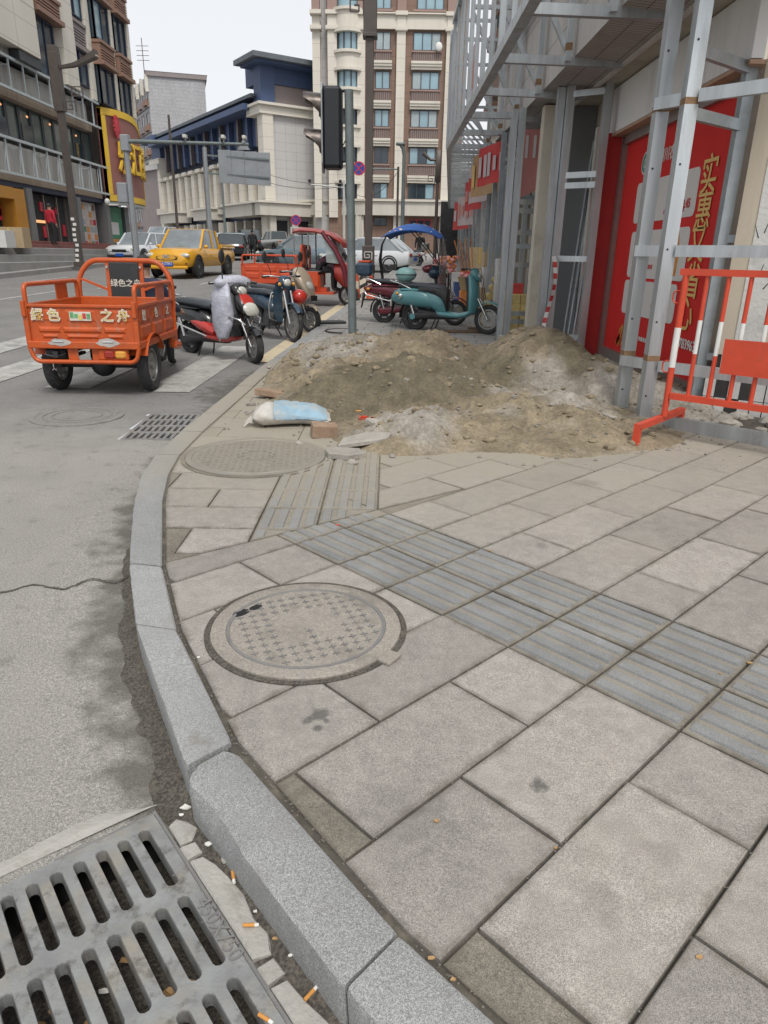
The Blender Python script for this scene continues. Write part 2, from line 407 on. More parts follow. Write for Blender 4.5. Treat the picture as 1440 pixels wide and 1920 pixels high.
def dist_kerb(x, y):
    """signed distance on the road side of the outer kerb edge"""
    best = 9.
    p = Vector((x, y))
    for a, b in zip(kout, kout[1:]):
        d = b - a; t = max(0, min(1, (p - a).dot(d) / d.length_squared)); best = min(best, (a + d * t - p).length)
    return best
# ------------------------------------------------------------------ storm drain grates: where they lie
E1, E2 = Vector((.627, -.779, 0)), Vector((-.779, -.627, 0))
GR0 = Vector((-.607, 1.464, 0))
F1 = Vector((-.06, 1., 0)).normalized(); F2 = Vector((-1., -.06, 0)).normalized()
GR1 = Vector((-1.665, 5.43, 0))
def in_pit(x, y):
    for o, a, b, L, W in ((GR0, E1, E2, .78, .5), (GR1, F1, F2, .97, .5)):
        d = Vector((x, y, 0)) - o; u, v_ = d.dot(a), d.dot(b)
        if .02 < u < L - .02 and .02 < v_ < W - .02: return True
    return False
def lines(segs):
    out = []
    for a, b, s in segs:
        n = max(1, round((b - a) / s)); out += [a + (b - a) * i / n for i in range(n)]
    return out + [segs[-1][1]]
xs = lines([(-400, -60, 85), (-60, -12, 6), (-12, -4, .8), (-4, -2.3, .1), (-2.3, -1.5, .03), (-1.5, -1.3, .04), (-1.3, .3, .025), (.3, 2, .3), (2, 10, 2), (10, 60, 10), (60, 400, 85)])
ys = lines([(-40, 0, 8), (0, .6, .1), (.6, 1.8, .025), (1.8, 5.2, .06), (5.2, 6.6, .035), (6.6, 11.4, .2), (11.4, 20, .8), (20, 80, 4), (80, 400, 40)])
me_v, me_f, dv = [], [], []
for y in ys:
    for x in xs:
        z = RZ(min(y, 110)); d = 0.
        if -8 < x < 1 and .3 < y < 14:
            k = dist_kerb(x, y); nn = fbm(x * 2.2, y * 2.2, 3)
            wd = .06 + .09 * max(0, fbm(x * .8, y * .8, 5) * 2.2 - .75) + .10 * math.exp(-((y - 2.0) / .4) ** 2) + .30 * math.exp(-((y - 7.6) / 1.1) ** 2)
            d = max(0, min(1, 1.6 - (k + (nn - .5) * .28) / wd))
            if y > 1.65: d = max(d, max(0, min(1, (fbm(x * 1.5 + 7, y * 1.5, 9) - .63) * 7)) * .5 * max(0, 1 - k / 1.6))
            z += -.012 * max(0, 1 - k / .35) + .003 * (nn - .5)
        dv.append(d); me_v.append((x, y, z))
nx = len(xs)
for j in range(len(ys) - 1):
    for i in range(nx - 1):
        if not in_pit((xs[i] + xs[i + 1]) / 2, (ys[j] + ys[j + 1]) / 2): me_f.append((j * nx + i, j * nx + i + 1, (j + 1) * nx + i + 1, (j + 1) * nx + i))
me = bpy.data.meshes.new('road'); me.from_pydata(me_v, [], me_f)
at = me.attributes.new('dirt', 'FLOAT', 'POINT'); at.data.foreach_set('value', dv)
me.polygons.foreach_set('use_smooth', [True] * len(me.polygons))
me.materials.append(MAT['asphalt'])
m, n, l, b, src = tweak('asphalt')
an = n.new('ShaderNodeAttribute'); an.attribute_name = 'dirt'
geo = n.new('ShaderNodeNewGeometry'); nz = n.new('ShaderNodeTexNoise'); nz.inputs['Scale'].default_value = 9; nz.inputs['Detail'].default_value = 7; l.new(geo.outputs['Position'], nz.inputs['Vector'])
mr = n.new('ShaderNodeMapRange'); mr.inputs[1].default_value = .3; mr.inputs[2].default_value = .7; mr.inputs[3].default_value = -.55; mr.inputs[4].default_value = .5; l.new(nz.outputs['Fac'], mr.inputs[0])
ad = n.new('ShaderNodeMath'); l.new(an.outputs['Fac'], ad.inputs[0]); l.new(mr.outputs[0], ad.inputs[1])
m2 = n.new('ShaderNodeMapRange'); m2.inputs[1].default_value = .2; m2.inputs[2].default_value = 1.0; m2.inputs[4].default_value = .72; l.new(ad.outputs[0], m2.inputs[0])
# old concrete in front of the drain, lighter than the asphalt further up
sx = n.new('ShaderNodeSeparateXYZ'); l.new(geo.outputs['Position'], sx.inputs[0])
yn = n.new('ShaderNodeMath'); yn.operation = 'MULTIPLY_ADD'; yn.inputs[1].default_value = 1.2; l.new(nz.outputs['Fac'], yn.inputs[0]); l.new(sx.outputs['Y'], yn.inputs[2])
m3 = n.new('ShaderNodeMapRange'); m3.inputs[1].default_value = 5.6; m3.inputs[2].default_value = 7.2; m3.inputs[3].default_value = 1; m3.inputs[4].default_value = 0; l.new(yn.outputs[0], m3.inputs[0])
lt = n.new('ShaderNodeMixRGB'); lt.blend_type = 'MULTIPLY'; lt.inputs[2].default_value = (1.36, 1.33, 1.27, 1); l.new(m3.outputs[0], lt.inputs[0]); l.new(src, lt.inputs[1])
mx = n.new('ShaderNodeMixRGB'); l.new(m2.outputs[0], mx.inputs[0]); l.new(lt.outputs[0], mx.inputs[1]); mx.inputs[2].default_value = (.07, .063, .053, 1)
l.new(mx.outputs[0], b.inputs['Base Color'])
obj('road', me, kind='structure', label='grey asphalt street climbing away from the corner', cat='road')
# ------------------------------------------------------------------ zebra stripes and lane dashes: thin sheets on the road
def sheet(name, poly, m, dz=.006, par=None, **k):
    mb = MB(); mb.v = [(p[0], p[1], RZ(p[1]) + dz) for p in poly]; mb.f = [tuple(range(len(poly)))]; mb.mi = [0]
    return mb.build(name, m, par, **k)
def strip(x0, y0, x1, y1, wd, n=8):
    L, Rr = [], []
    for i in range(n + 1):
        t = i / n; x, y = x0 + (x1 - x0) * t, y0 + (y1 - y0) * t
        L.append((x - wd / 2 + .006 * (hnoise(y * 6, x) - .5), y)); Rr.append((x + wd / 2 + .006 * (hnoise(y * 6, x + 9) - .5), y))
    return L, Rr
def stripe(name, x0, y0, x1, y1, wd, m, **k):
    L, Rr = strip(x0, y0, x1, y1, wd, 10)
    mb = MB()
    pts = [(p[0], p[1], RZ(p[1]) + .007) for p in L + Rr]; nn_ = len(L)
    mb.add(pts, [(i, nn_ + i, nn_ + i + 1, i + 1) for i in range(nn_ - 1)])
    return mb.build(name, m, **k)
zn = ['kerbside', 'second from the kerb', 'third from the kerb', 'fourth from the kerb', 'fifth from the kerb', 'sixth from the kerb', 'seventh from the kerb', 'eighth from the kerb']
zeb = obj('road_marking', None, kind='structure')
for k in range(8):
    x = -2.3 - 1.12 * k
    L, Rr = strip(x - .06, 7.4 + .12 * k, x + .02, 10.9 + .25 * k, .5, 10)
    mb = MB(); pts = [(p[0], p[1], RZ(p[1]) + .007) for p in L + Rr]; nn_ = len(L)
    mb.add(pts, [(i, nn_ + i, nn_ + i + 1, i + 1) for i in range(nn_ - 1)]); mb.build('zebra_stripe', 'road_paint', zeb)
for x, y0, y1, wd in ((-9.5, 17.6, 20.8, .16), (-11.8, 23.6, 26.5, .16), (-8.6, 21.5, 27, .14), (-6.2, 24, 30, .14), (-9.3, 27, 30, .14)):
    L, Rr = strip(x, y0, x + .06 * (y1 - y0), y1, wd, 10)
    mb = MB(); pts = [(p[0], p[1], RZ(p[1]) + .007) for p in L + Rr]; nn_ = len(L)
    mb.add(pts, [(i, nn_ + i, nn_ + i + 1, i + 1) for i in range(nn_ - 1)]); mb.build('lane_line', 'road_paint', zeb)
mb = MB(); pts = []; 
for i in range(30):
    y = 9.5 + i * .6; x = -1.62 + .069 * (y - 8.3); pts += [(x - .28, y, RZ(y) + .007), (x, y, RZ(y) + .007)]
mb.add(pts, [(2 * i, 2 * i + 1, 2 * i + 3, 2 * i + 2) for i in range(29)]); mb.build('gutter_line', 'yellow_paint', zeb)
# ================================================================== sidewalk: dirt bed, kerb stones, slabs, tactile paving
side = obj('sidewalk', None, kind='structure')
mb = MB(); row = []
yy = [.2 + .25 * i for i in range(44)]
for y in yy:
    for x in (kx_in(y) - .03, 0.9 + .0 * y, 4.5): row.append((max(x, kx_in(y) - .03), y, RZ(y) + SW - .016))
mb.add(row, [(3 * i + k, 3 * i + k + 1, 3 * i + k + 4, 3 * i + k + 3) for i in range(len(yy) - 1) for k in (0, 1)])
mb.build('bedding', 'joint', side)
mat('far_paving', (.31, .3, .285), .85, var=.14, scale=2.5, bump=.2, bscale=120, speck=((120, .85, 1.15),), dirt=((.2, .18, .15), .2, 2))
m, n, l, b, src = tweak('far_paving')
geo = n.new('ShaderNodeNewGeometry'); br = n.new('ShaderNodeTexBrick'); mp = n.new('ShaderNodeMapping'); mp.inputs['Rotation'].default_value = (0, 0, .069)
l.new(geo.outputs['Position'], mp.inputs[0]); l.new(mp.outputs[0], br.inputs['Vector'])
br.inputs['Scale'].default_value = 1; br.inputs['Brick Width'].default_value = .62; br.inputs['Row Height'].default_value = .31; br.inputs['Mortar Size'].default_value = .008
br.inputs['Color1'].default_value = (1, 1, 1, 1); br.inputs['Color2'].default_value = (.88, .88, .88, 1); br.inputs['Mortar'].default_value = (.38, .35, .3, 1)
mu = n.new('ShaderNodeMixRGB'); mu.blend_type = 'MULTIPLY'; mu.inputs[0].default_value = 1; l.new(src, mu.inputs[1]); l.new(br.outputs[0], mu.inputs[2]); l.new(mu.outputs[0], b.inputs['Base Color'])
mb = MB(); row = []
yy = [9.6 + 1.1 * i for i in range(50)]
for y in yy:
    x0 = kx_in(y) - .03
    for x in (x0, x0 + 2.5, x0 + 6): row.append((x, y, RZ(y) + SW + (-.004 if y < 10 else 0)))
mb.add(row, [(3 * i + k, 3 * i + k + 1, 3 * i + k + 4, 3 * i + k + 3) for i in range(len(yy) - 1) for k in (0, 1)])
mb.build('far_paving', 'far_paving', side)
for c in (0, 1):                                    # strips of tactile bars carrying on beyond the heap
    for k in range(5):
        mb = MB(); x = .02 + .3 * c + .062 * k
        mb.bar((x, 10.9, RZ(10.9) + SW + .002), (x + .14, 14.6, RZ(14.6) + SW + .002), .035, .008); mb.build('tactile_bar', 'tactile', side)
def slab_mesh(name, poly, top, m, th=.03, ch=.003):
    q = inset(poly, ch); n = len(poly); mb = MB()
    e = min(.035, .28 * area(poly) / max((Vector(poly[i]) - Vector(poly[i - 1])).length for i in range(n))); q2 = inset(poly, e)
    tx, ty = rnd.uniform(-.006, .006), rnd.uniform(-.006, .006); cx, cy = sum(p[0] for p in poly) / n, sum(p[1] for p in poly) / n
    r = lambda P, z: [(p[0], p[1], z + RZ(p[1]) + (p[0] - cx) * tx + (p[1] - cy) * ty) for p in P]
    mb.add(r(poly, top - th) + r(poly, top - ch) + r(q, top) + r(q2, top), [tuple(range(3 * n, 4 * n))] + [(k * n + i, k * n + (i + 1) % n, (k + 1) * n + (i + 1) % n, (k + 1) * n + i) for k in (0, 1, 2) for i in range(n)])
    me = mb.mesh(name, m); at = me.attributes.new('edge', 'FLOAT', 'POINT'); at.data.foreach_set('value', [1.] * (3 * n) + [0.] * n)
    return me
def ccw(p): return p if sum(p[i][0] * p[(i + 1) % len(p)][1] - p[(i + 1) % len(p)][0] * p[i][1] for i in range(len(p))) > 0 else p[::-1]
S_, T_ = complex(.21612, -.22418), complex(.67837, 2.79549)
def uv(u, v): z = S_ * complex(u, -v) + T_; return (z.real, z.imag)
MA, MBn = (-.936, 2.823), Vector((-.704, .898)).normalized()         # mitre line where the paving turns
XT = -.035
def kerb_clip(poly, gap=.018):
    for a, b in zip(kin, kin[1:]):
        d = (b - a).normalized(); nrm = (d.y, -d.x)
        poly = clip(poly, (a.x + nrm[0] * gap, a.y + nrm[1] * gap), nrm)
        if len(poly) < 3: return []
    return poly
def hidden(poly):
    cx = sum(p[0] for p in poly) / len(poly); cy = sum(p[1] for p in poly) / len(poly)
    return cy > 9.7 or cx > 3.6 or (cy > 6.6 and -.2 < cx < 2.3) or cy < .15
def emit_slab(poly, name='paving_slab', m='slab', par=side, dz=0., th=.03):
    poly = [p for i, p in enumerate(poly) if (Vector(p) - Vector(poly[i - 1])).length > .004]
    if len(poly) < 3 or area(poly) < .0025 or hidden(poly): return None
    poly = ccw(poly)
    small = area(poly) < .035 and m == 'slab'
    if small: m, dz = 'slab_dark', -.004
    return obj(name, slab_mesh(name, poly, SW + dz + rnd.uniform(-.0015, .0015), m, th), par)
def slab_region1(u0, u1, v0, v1, **k):
    g = .0042 / .3114
    poly = [uv(u0 + g, v0 + g), uv(u1 - g, v0 + g), uv(u1 - g, v1 - g), uv(u0 + g, v1 - g)]
    poly = kerb_clip(poly)
    if len(poly) < 3: return []
    out = []
    if min(p[0] for p in poly) >= XT: out.append(emit_slab(poly, **k))
    else:
        a = clip(poly, (MA[0] - MBn.x * .006, MA[1] - MBn.y * .006), (-MBn.x, -MBn.y))
        if len(a) > 2: out.append(emit_slab(a, **k))
        c = clip(clip(poly, (MA[0] + MBn.x * .003, MA[1] + MBn.y * .003), tuple(MBn)), (XT + .004, 0), (1, 0))
        if len(c) > 2: out.append(emit_slab(c, **k))
    return [o for o in out if o]
def bar_object(c0, d, L, w_, par):
    """one raised bar of a tactile tile: chamfered, starts at c0, runs along d"""
    d = Vector(d).normalized(); x = Vector((-d.y, d.x)); mb = MB(); pts = []
    for e, h in ((0, 0), (.004, .006)):
        for a, c in ((0, -1), (1, -1), (1, 1), (0, 1)):
            p = Vector(c0) + d * (e + (L - 2 * e) * a) + x * c * (w_ / 2 - e); pts.append((p.x, p.y, RZ(p.y) + SW - .003 + h * 1.5 + rnd.uniform(-.0008, .0008)))
    mb.add(pts, [(4, 5, 6, 7), (0, 1, 5, 4), (1, 2, 6, 5), (2, 3, 7, 6), (3, 0, 4, 7)]); return mb.build('tactile_bar', 'tactile', par)
def inside(p, poly):
    s_ = [ (b[0]-a[0])*(p[1]-a[1])-(b[1]-a[1])*(p[0]-a[0]) for a, b in zip(poly, poly[1:] + poly[:1])]
    return all(q > 0 for q in s_) or all(q < 0 for q in s_)
for k in range(-24, 12):
    # slabs on both sides of the tactile strip, joints staggered course by course
    par = k % 2
    for v0 in list(range(2 + par - (2 if par else 0), 14, 2)):
        a = max(2, v0); bq = v0 + 2
        if bq > a: slab_region1(k, k + 1, a, bq)
    for j in range(0, 18):
        v1 = -par - 2 * j if True else 0; a = v1 - 2; top = min(0, v1)
        slab_region1(k, k + 1, a, top)
        if j == 0 and par: slab_region1(k, k + 1, -1, 0)
    if -4 <= k <= 6:
        for c in (0, 1):
            ts = slab_region1(k, k + 1, c, c + 1, name='tactile_tile', m='tactile_bed', dz=-.002)
            if not ts: continue
            for i in range(4):
                v_ = c + .14 + .24 * i; a, b2 = Vector(uv(k + .05, v_)), Vector(uv(k + .95, v_))
                # shorten a bar that runs past the mitre line
                while (b2 - a).length > .06 and ((a - Vector(MA)).dot(MBn) > -.012): a += (b2 - a).normalized() * .01
                while (b2 - a).length > .06 and ((b2 - Vector(MA)).dot(MBn) > -.012): b2 -= (b2 - a).normalized() * .01
                if (b2 - a).length > .07: bar_object(a, b2 - a, (b2 - a).length, .046, ts[0])
# second paving field beyond the mitre, courses square to the street
def region2(x0, x1, y0, y1, **k):
    g = .0042
    poly = kerb_clip([(x0 + g, y0 + g), (x1 - g, y0 + g), (x1 - g, y1 - g), (x0 + g, y1 - g)])
    if len(poly) < 3: return None
    poly = clip(poly, (MA[0] + MBn.x * .006, MA[1] + MBn.y * .006), tuple(MBn))
    return emit_slab(poly, **k) if len(poly) > 2 else None
XL = XT - .61
for r in range(-4, 22):
    y0 = 3.215 + .308 * r; y1 = y0 + .308
    x1 = XL; h_ = .31 if r % 2 else .62
    while x1 > -1.7: region2(x1 - h_, x1, y0, y1); x1 -= h_; h_ = .62
    for c in (0, 1):
        xa = XL + .305 * c
        if y0 < 4.75:
            t_ = region2(xa, xa + .305, y0, y1, name='tactile_tile', m='tactile_bed', dz=-.002)
            if t_ is not None:
                for i in range(4):
                    x = xa + .04 + .075 * i; a = Vector((x, y0 + .02)); b2 = Vector((x, y1 - .02))
                    while (b2 - a).length > .05 and (a - Vector(MA)).dot(MBn) < .012: a.y += .01
                    if (b2 - a).length > .06: bar_object(a, b2 - a, (b2 - a).length, .05, t_)
        else: region2(xa, xa + .305, y0, y1)
# ------------------------------------------------------------------ kerb stones
kerb = obj('kerb', None, kind='structure')
for i in range(len(KJ) - 1):
    (o0, i0), (o1, i1) = KJ[i], KJ[i + 1]
    o0, i0, o1, i1 = Vector(o0), Vector(i0), Vector(o1), Vector(i1)
    near = o0.y < 5
    N = 60 if i == 2 else 26 if near else 4
    if i == 2: o1 = o1 + Vector((.004, -.012)); i1 = i1 + Vector((0, -.012))
    if i == 3: o0 = o0 + Vector((.012, .012))
    L = ((o1 - o0).length + (i1 - i0).length) / 2; g = .004 / L
    rings = []
    h0 = rnd.uniform(-.003, .004); sag = rnd.uniform(.0, .006)
    for q in range(N + 1):
        t = g + (1 - 2 * g) * q / N
        po, pi = o0.lerp(o1, t), i0.lerp(i1, t)
        out = (po - pi).normalized(); e = min(t, 1 - t) * L
        rd = .012 * max(0, 1 - e / .012) ** 2 if near else 0
        if i == 2: rd += .05 * max(0, 1 - (1 - t) * L / .06) ** 2
        chip = .006 + (.018 * max(0, fbm(po.x * 14, po.y * 14, 2) * 2 - .95) if near else .002)
        if i == 2 and .55 < t < .93: chip = .012 + .06 * math.sin((t - .55) / .38 * math.pi) ** .8 * (.6 + .6 * fbm(t * 16, 3, 7))
        z = RZ((po.y + pi.y) / 2) + SW + h0 + .003 * (fbm(po.x * 5, po.y * 5, 8) - .5)
        P = lambda p, zz: Vector((p.x, p.y, zz))
        a = po - out * rd; cc = pi + out * rd * .4
        jt = .0025 * (hnoise(q * 1.7, i) - .5) if near else 0
        rings.append([P(a - out * .012, z - SW - .14), P(a - out * (.004 - jt), z - .09), P(a + out * jt, z - chip - .006), P(a - out * chip * .35, z - chip * .35), P(a - out * (chip + .004), z), P(cc + out * .008, z + .0), P(cc, z - .006), P(cc, z - .2)])
    MB().loft(rings).build('kerb_stone', 'kerb', kerb, smooth=38)
mb = MB(); rings = []
for y in (21.2, 30, 40, 50, 64):
    x = -1.52 + .069 * (y - 8.3); z = RZ(y) + SW
    rings.append([(x, y, z - .3), (x, y, z), (x + .16, y, z), (x + .16, y, z - .3)])
mb.loft(rings); mb.build('far_kerb', 'kerb', kerb)
# ------------------------------------------------------------------ gutter silt along the kerb
def ribbon(name, pts, m, **k):
    mb = MB(); rows = []
    for (a, b) in pts: rows += [a, b]
    mb.add(rows, [(2 * i, 2 * i + 1, 2 * i + 3, 2 * i + 2) for i in range(len(pts) - 1)]); return mb.build(name, m, **k)
pts = []
mbs = MB(); rows = []
NS = 420
for q in range(NS + 1):
    t = q / NS * 4.6; i = int(min(t, 4.999)) + 1; f = t - (i - 1)
    p = kout[i].lerp(kout[i + 1], f); d = (kout[i + 1] - kout[i]).normalized(); o = Vector((-d.y, d.x))
    w_ = .02 + .10 * fbm(p.x * 9, p.y * 9, 4) * (.8 if p.y < 2.6 else .55)
    for kx in range(6):
        a = kx / 5; s_ = p - o * .03 + o * (w_ + .03) * a
        rows.append((s_.x, s_.y, -.004 + .016 * (1 - a) ** 1.5 + .010 * fbm(s_.x * 40, s_.y * 40, 6) * (1 - a) - .004 * a))
mbs.add(rows, [(6 * q + k, 6 * q + k + 1, 6 * q + k + 7, 6 * q + k + 6) for q in range(NS) for k in range(5)])
mbs.build('gutter_silt', 'soil', smooth=180, kind='stuff', label='dark wet silt lying in the gutter along the kerb', cat='silt')
# ------------------------------------------------------------------ cracks in the asphalt
for pts_, lab in ((((0, 1112), (60, 1098), (120, 1104), (170, 1088), (215, 1092), (243, 1080)), 'long dark crack crossing the asphalt to the kerb'),):
    mb = MB(); rows_ = []; P = [G(a, b_, 0) for a, b_ in pts_]; NN = 60
    for q in range(NN + 1):
        t = q / NN * (len(P) - 1); i = min(int(t), len(P) - 2); p = P[i].lerp(P[i + 1], t - i); d = (P[i + 1] - P[i]).normalized(); o_ = Vector((-d.y, d.x, 0)); p = p + o_ * .04 * (fbm(q * .2, 3, 4) - .5) + o_ * .012 * (fbm(q * 1.1, 3, 6) - .5)
        w_ = .002 + .009 * fbm(q * .4, 9, 2); z = RZ(p.y) + .0032
        for s_ in (-1, 1): k_ = p + o_ * w_ * s_; rows_.append((k_.x, k_.y, z))
    mb.add(rows_, [(2 * q, 2 * q + 1, 2 * q + 3, 2 * q + 2) for q in range(NN)]); mb.build('asphalt_crack', 'soil', label=lab, cat='crack')
# ------------------------------------------------------------------ storm drain grate
def rrect(L, W_, n=5, r=None):
    """slot outline with round ends, long side along x, centred"""
    r = W_ / 2; out = []
    for s_, c in ((1, L / 2 - r), (-1, -L / 2 + r)):
        for k in range(n + 1):
            a = -math.pi / 2 + math.pi * k / n; out.append((c + s_ * r * math.cos(a), s_ * r * math.sin(a)))
    return out
def make_grate(name, L, W_, rows, cols, label):
    """built in local x (along the slots), y (across), top at z=0"""
    o = thing(name, label, 'drain grate')
    cx, cy = L / rows, (W_ - .03) / cols
    mb = MB(); cell = (cx, cy)
    sl, sw = cx * .84, cy * .5
    for r in range(rows):
        for c in range(cols):
            ox, oy = cx * (r + .5), .018 + cy * (c + .5)
            inn = rrect(sl, sw, 5); n = len(inn)
            # the cell border, one point for each slot point
            outp = []
            for s_ in (1, -1):
                for k in range(6): outp.append((s_ * cx / 2, s_ * cy * (-.5 + k / 5)))
            rings = [[(ox + x, oy + y, 0) for x, y in outp], [(ox + x * 1.012, oy + y * 1.09, 0) for x, y in inn], [(ox + x, oy + y, -.003) for x, y in inn], [(ox + x * .985, oy + y * .9, -.035) for x, y in inn]]
            mb.loft(rings, caps=False)
    mb.build('slotted_plate', 'grate_metal', o)
    mb = MB()
    for y in (.009, W_ - .006): mb.box((L / 2, y, -.02), (L, .018 if y < .1 else .012, .04))
    for x in (-.008, L + .008): mb.box((x, W_ / 2, -.0215), (.016, W_, .04))
    mb.build('rim', 'grate_metal', o)
    mb = MB(); f = .035
    for y in (-.006, W_ + .006): mb.box((L / 2, y, -.0235), (L + .06, .008, .04))
    for x in (-.022, L + .022): mb.box((x, W_ / 2, -.024), (.008, W_ + .01, .04))
    mb.build('seat_frame', 'iron_relief', o)
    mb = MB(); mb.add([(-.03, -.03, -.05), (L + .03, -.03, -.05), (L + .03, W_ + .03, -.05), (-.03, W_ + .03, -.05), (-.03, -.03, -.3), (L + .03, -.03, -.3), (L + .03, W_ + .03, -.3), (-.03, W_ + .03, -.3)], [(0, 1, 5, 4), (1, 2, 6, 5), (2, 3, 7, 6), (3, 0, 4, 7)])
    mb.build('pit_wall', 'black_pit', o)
    mb = MB(); N = 22; rows_ = []
    for j in range(N + 1):
        for i in range(N + 1):
            x, y = -.03 + (L + .06) * i / N, -.03 + (W_ + .06) * j / N; rows_.append((x, y, -.2 + .075 * x / L + .06 * fbm(x * 9, y * 9, 5)))
    mb.add(rows_, [(j * (N + 1) + i, j * (N + 1) + i + 1, (j + 1) * (N + 1) + i + 1, (j + 1) * (N + 1) + i) for j in range(N) for i in range(N)]); mb.build('silt', 'soil', o, smooth=180)
    return o
g0 = make_grate('drain_grate', .75, .46, 3, 8, 'large grey cast iron storm drain grate with long slots at the near kerb')
g0.matrix_world = frame(GR0 + E1 * .02 + Vector((0, 0, .003)), E1, -E2) @ Matrix.Diagonal((1, -1, 1, 1))
tm = obj('lettering', text_mesh('450X750', 'iron_relief', .05, .0026), g0)
tm.matrix_local = frame(Vector((.4, .013, .0005)), (1, 0, 0), (0, -1, 0))
g1 = make_grate('drain_grate', .93, .46, 4, 8, 'smaller looking storm drain grate beside the far manhole, at the foot of the kerb')
g1.matrix_world = frame(GR1 + F1 * .02 + Vector((0, 0, .004)), F1, F2)
# concrete collar pieces between the near grate and the gutter
def at_g(u, v_, z=0): return GR0 + E1 * u + E2 * v_ + Vector((0, 0, z))
collar = thing('drain_collar', 'broken pale mortar collar between the near drain grate and the gutter', 'mortar')
def pieces(polys):
    for P in polys:
        mb = MB(); pl = []
        for u, v_ in P: pl.append((u, v_))
        n = len(pl); q = inset(pl, .004)
        A = [tuple(at_g(u, v_, -.03)) for u, v_ in pl]; B = [tuple(at_g(u, v_, .002)) for u, v_ in pl]; Cc = [tuple(at_g(u, v_, .006 + rnd.uniform(0, .003))) for u, v_ in q]
        mb.add(A + B + Cc, [tuple(range(2 * n, 3 * n))] + [(k * n + i, k * n + (i + 1) % n, (k + 1) * n + (i + 1) % n, (k + 1) * n + i) for k in (0, 1) for i in range(n)])
        mb.build('mortar_piece', 'mortar', collar)
pieces([[(.07, -.015), (.145, -.015), (.15, -.045), (.125, -.075), (.085, -.062), (.06, -.04)],
        [(.155, -.01), (.20, -.01), (.20, -.05), (.16, -.05)],
        [(.21, -.012), (.53, -.012), (.545, -.05), (.50, -.07), (.45, -.062), (.38, -.075), (.31, -.068), (.26, -.06), (.215, -.045)],
        [(.555, -.01), (.60, -.01), (.60, -.052), (.555, -.05)],
        [(.61, -.012), (.8, -.012), (.8, -.06), (.74, -.068), (.68, -.055), (.615, -.048)]])
# mortar apron along the far edges of the grate
mb = MB(); n_ = 40; rows_ = []
for q in range(n_ + 1):
    u = -.026; v_ = -.02 + .62 * q / n_; w_ = (.03 + .03 * fbm(q * .21, 2.2, 3)) * min(1, q / 9)
    rows_ += [tuple(at_g(u, v_, .002)), tuple(at_g(u - w_ * .6, v_, .003)), tuple(at_g(u - w_ * 1.5, v_, -.003))]
mb.add(rows_, [(3 * q + k, 3 * q + k + 1, 3 * q + k + 4, 3 * q + k + 3) for q in range(n_) for k in (0, 1)]); mb.build('mortar_apron', 'mortar', collar)
# ------------------------------------------------------------------ manhole covers
def disc(mb, c, r0, r1, z0, z1, n=64):
    mb.lathe([(r0, z0), (r1, z0), (r1, z1), (r0, z1)], Matrix.Translation(c), n)
def manhole(c, R_, label, kind, rz):
    o = thing('manhole_cover', label, 'manhole cover', c, rz)
    mb = MB(); mb.lathe([(R_ * 1.045, -.03), (R_ * 1.045, .0035), (R_ * .99, .0035), (R_ * .985, -.03)], None, 72)
    mb.build('bedding_ring', 'soil' if kind == 0 else 'joint', o)
    mb = MB()
    if kind == 0:
        mb.lathe([(R_ * .98, -.03), (R_ * .98, .008), (R_ * .965, .011), (R_ * .83, .011), (R_ * .825, .0085), (.0001, .0085)], None, 72); mb.build('plate', 'iron_pink', o, smooth=30)
        mb = MB(); mb.lathe([(R_ * .825, .008), (R_ * .822, .0115), (R_ * .79, .0115), (R_ * .787, .008)], None, 72); mb.build('raised_ring', 'iron_relief', o)
        mb = MB(); s_ = R_ * .125
        for i in range(-6, 7):
            for j in range(-6, 7):
                x, y = i * s_, j * s_
                if x * x + y * y < (R_ * .74) ** 2 and not (x * x + y * y < (R_ * .38) ** 2 and hnoise(i * .7, j * .7, 3) < .75):
                    mb.box((x, y, .010), (s_ * .6, s_ * .08, .004)); mb.box((x, y, .0101), (s_ * .08, s_ * .6, .004))
        mb.build('tread_relief', 'iron_relief', o, kind='stuff')
        for dx, dy, lx in ((-.60, .49, .055), (-.42, .56, .04)):
            mb = MB(); mb.ell((R_ * dx, R_ * dy, .0102), (lx * .7, lx * .42, .0015), 14, 6, Matrix.Rotation(.4, 3, 'Z')); mb.build('lifting_hole', 'black_pit', o)
        mb = MB(); mb.box((R_ * .58, -R_ * .86, .0065), (.075, .055, .012), .6, .003); mb.build('hinge_lug', 'iron_pink', o)
    else:
        mb.lathe([(R_ * .98, -.03), (R_ * .98, .007), (R_ * .9, .008), (R_ * .89, .004), (R_ * .87, .004), (R_ * .865, .007), (.0001, .007)], None, 72); mb.build('plate', 'cast_iron', o, smooth=30)
        mb = MB(); s_ = .042
        for i in range(-14, 15):
            for j in range(-14, 15):
                x, y = i * s_, j * s_
                rr_ = math.hypot(x, y)
                if rr_ < R_ * .82 and not (R_ * .2 < rr_ < R_ * .26):
                    mb.box((x, y, .008), (s_ * .72, s_ * .3, .006) if (i + j) % 2 else (s_ * .3, s_ * .72, .006))
        mb.lathe([(R_ * .26, .006), (R_ * .26, .011), (R_ * .2, .011), (R_ * .2, .006)], None, 40)
        mb.build('tread_relief', 'cast_iron', o, kind='stuff')
    return o
manhole((-.277, 2.245, SW + .002), .352, 'round pale manhole cover with worn crosses and two lifting holes in near paving', 0, .38)
manhole((-.87, 4.53, SW + .002), .475, 'large round manhole cover with basket weave tread beside the cement sack', 1, .1)
o = thing('manhole_cover', 'faint round manhole cover sunk in the asphalt behind the orange cargo tricycle', 'manhole cover', (-2.8, 6.2, .004))
mb = MB(); mb.lathe([(.40, -.02), (.40, .006), (.36, .007), (.355, .002), (.33, .002), (.328, .006), (.0001, .006)], None, 56); mb.build('plate', 'asphalt', o, smooth=30)
mb = MB()
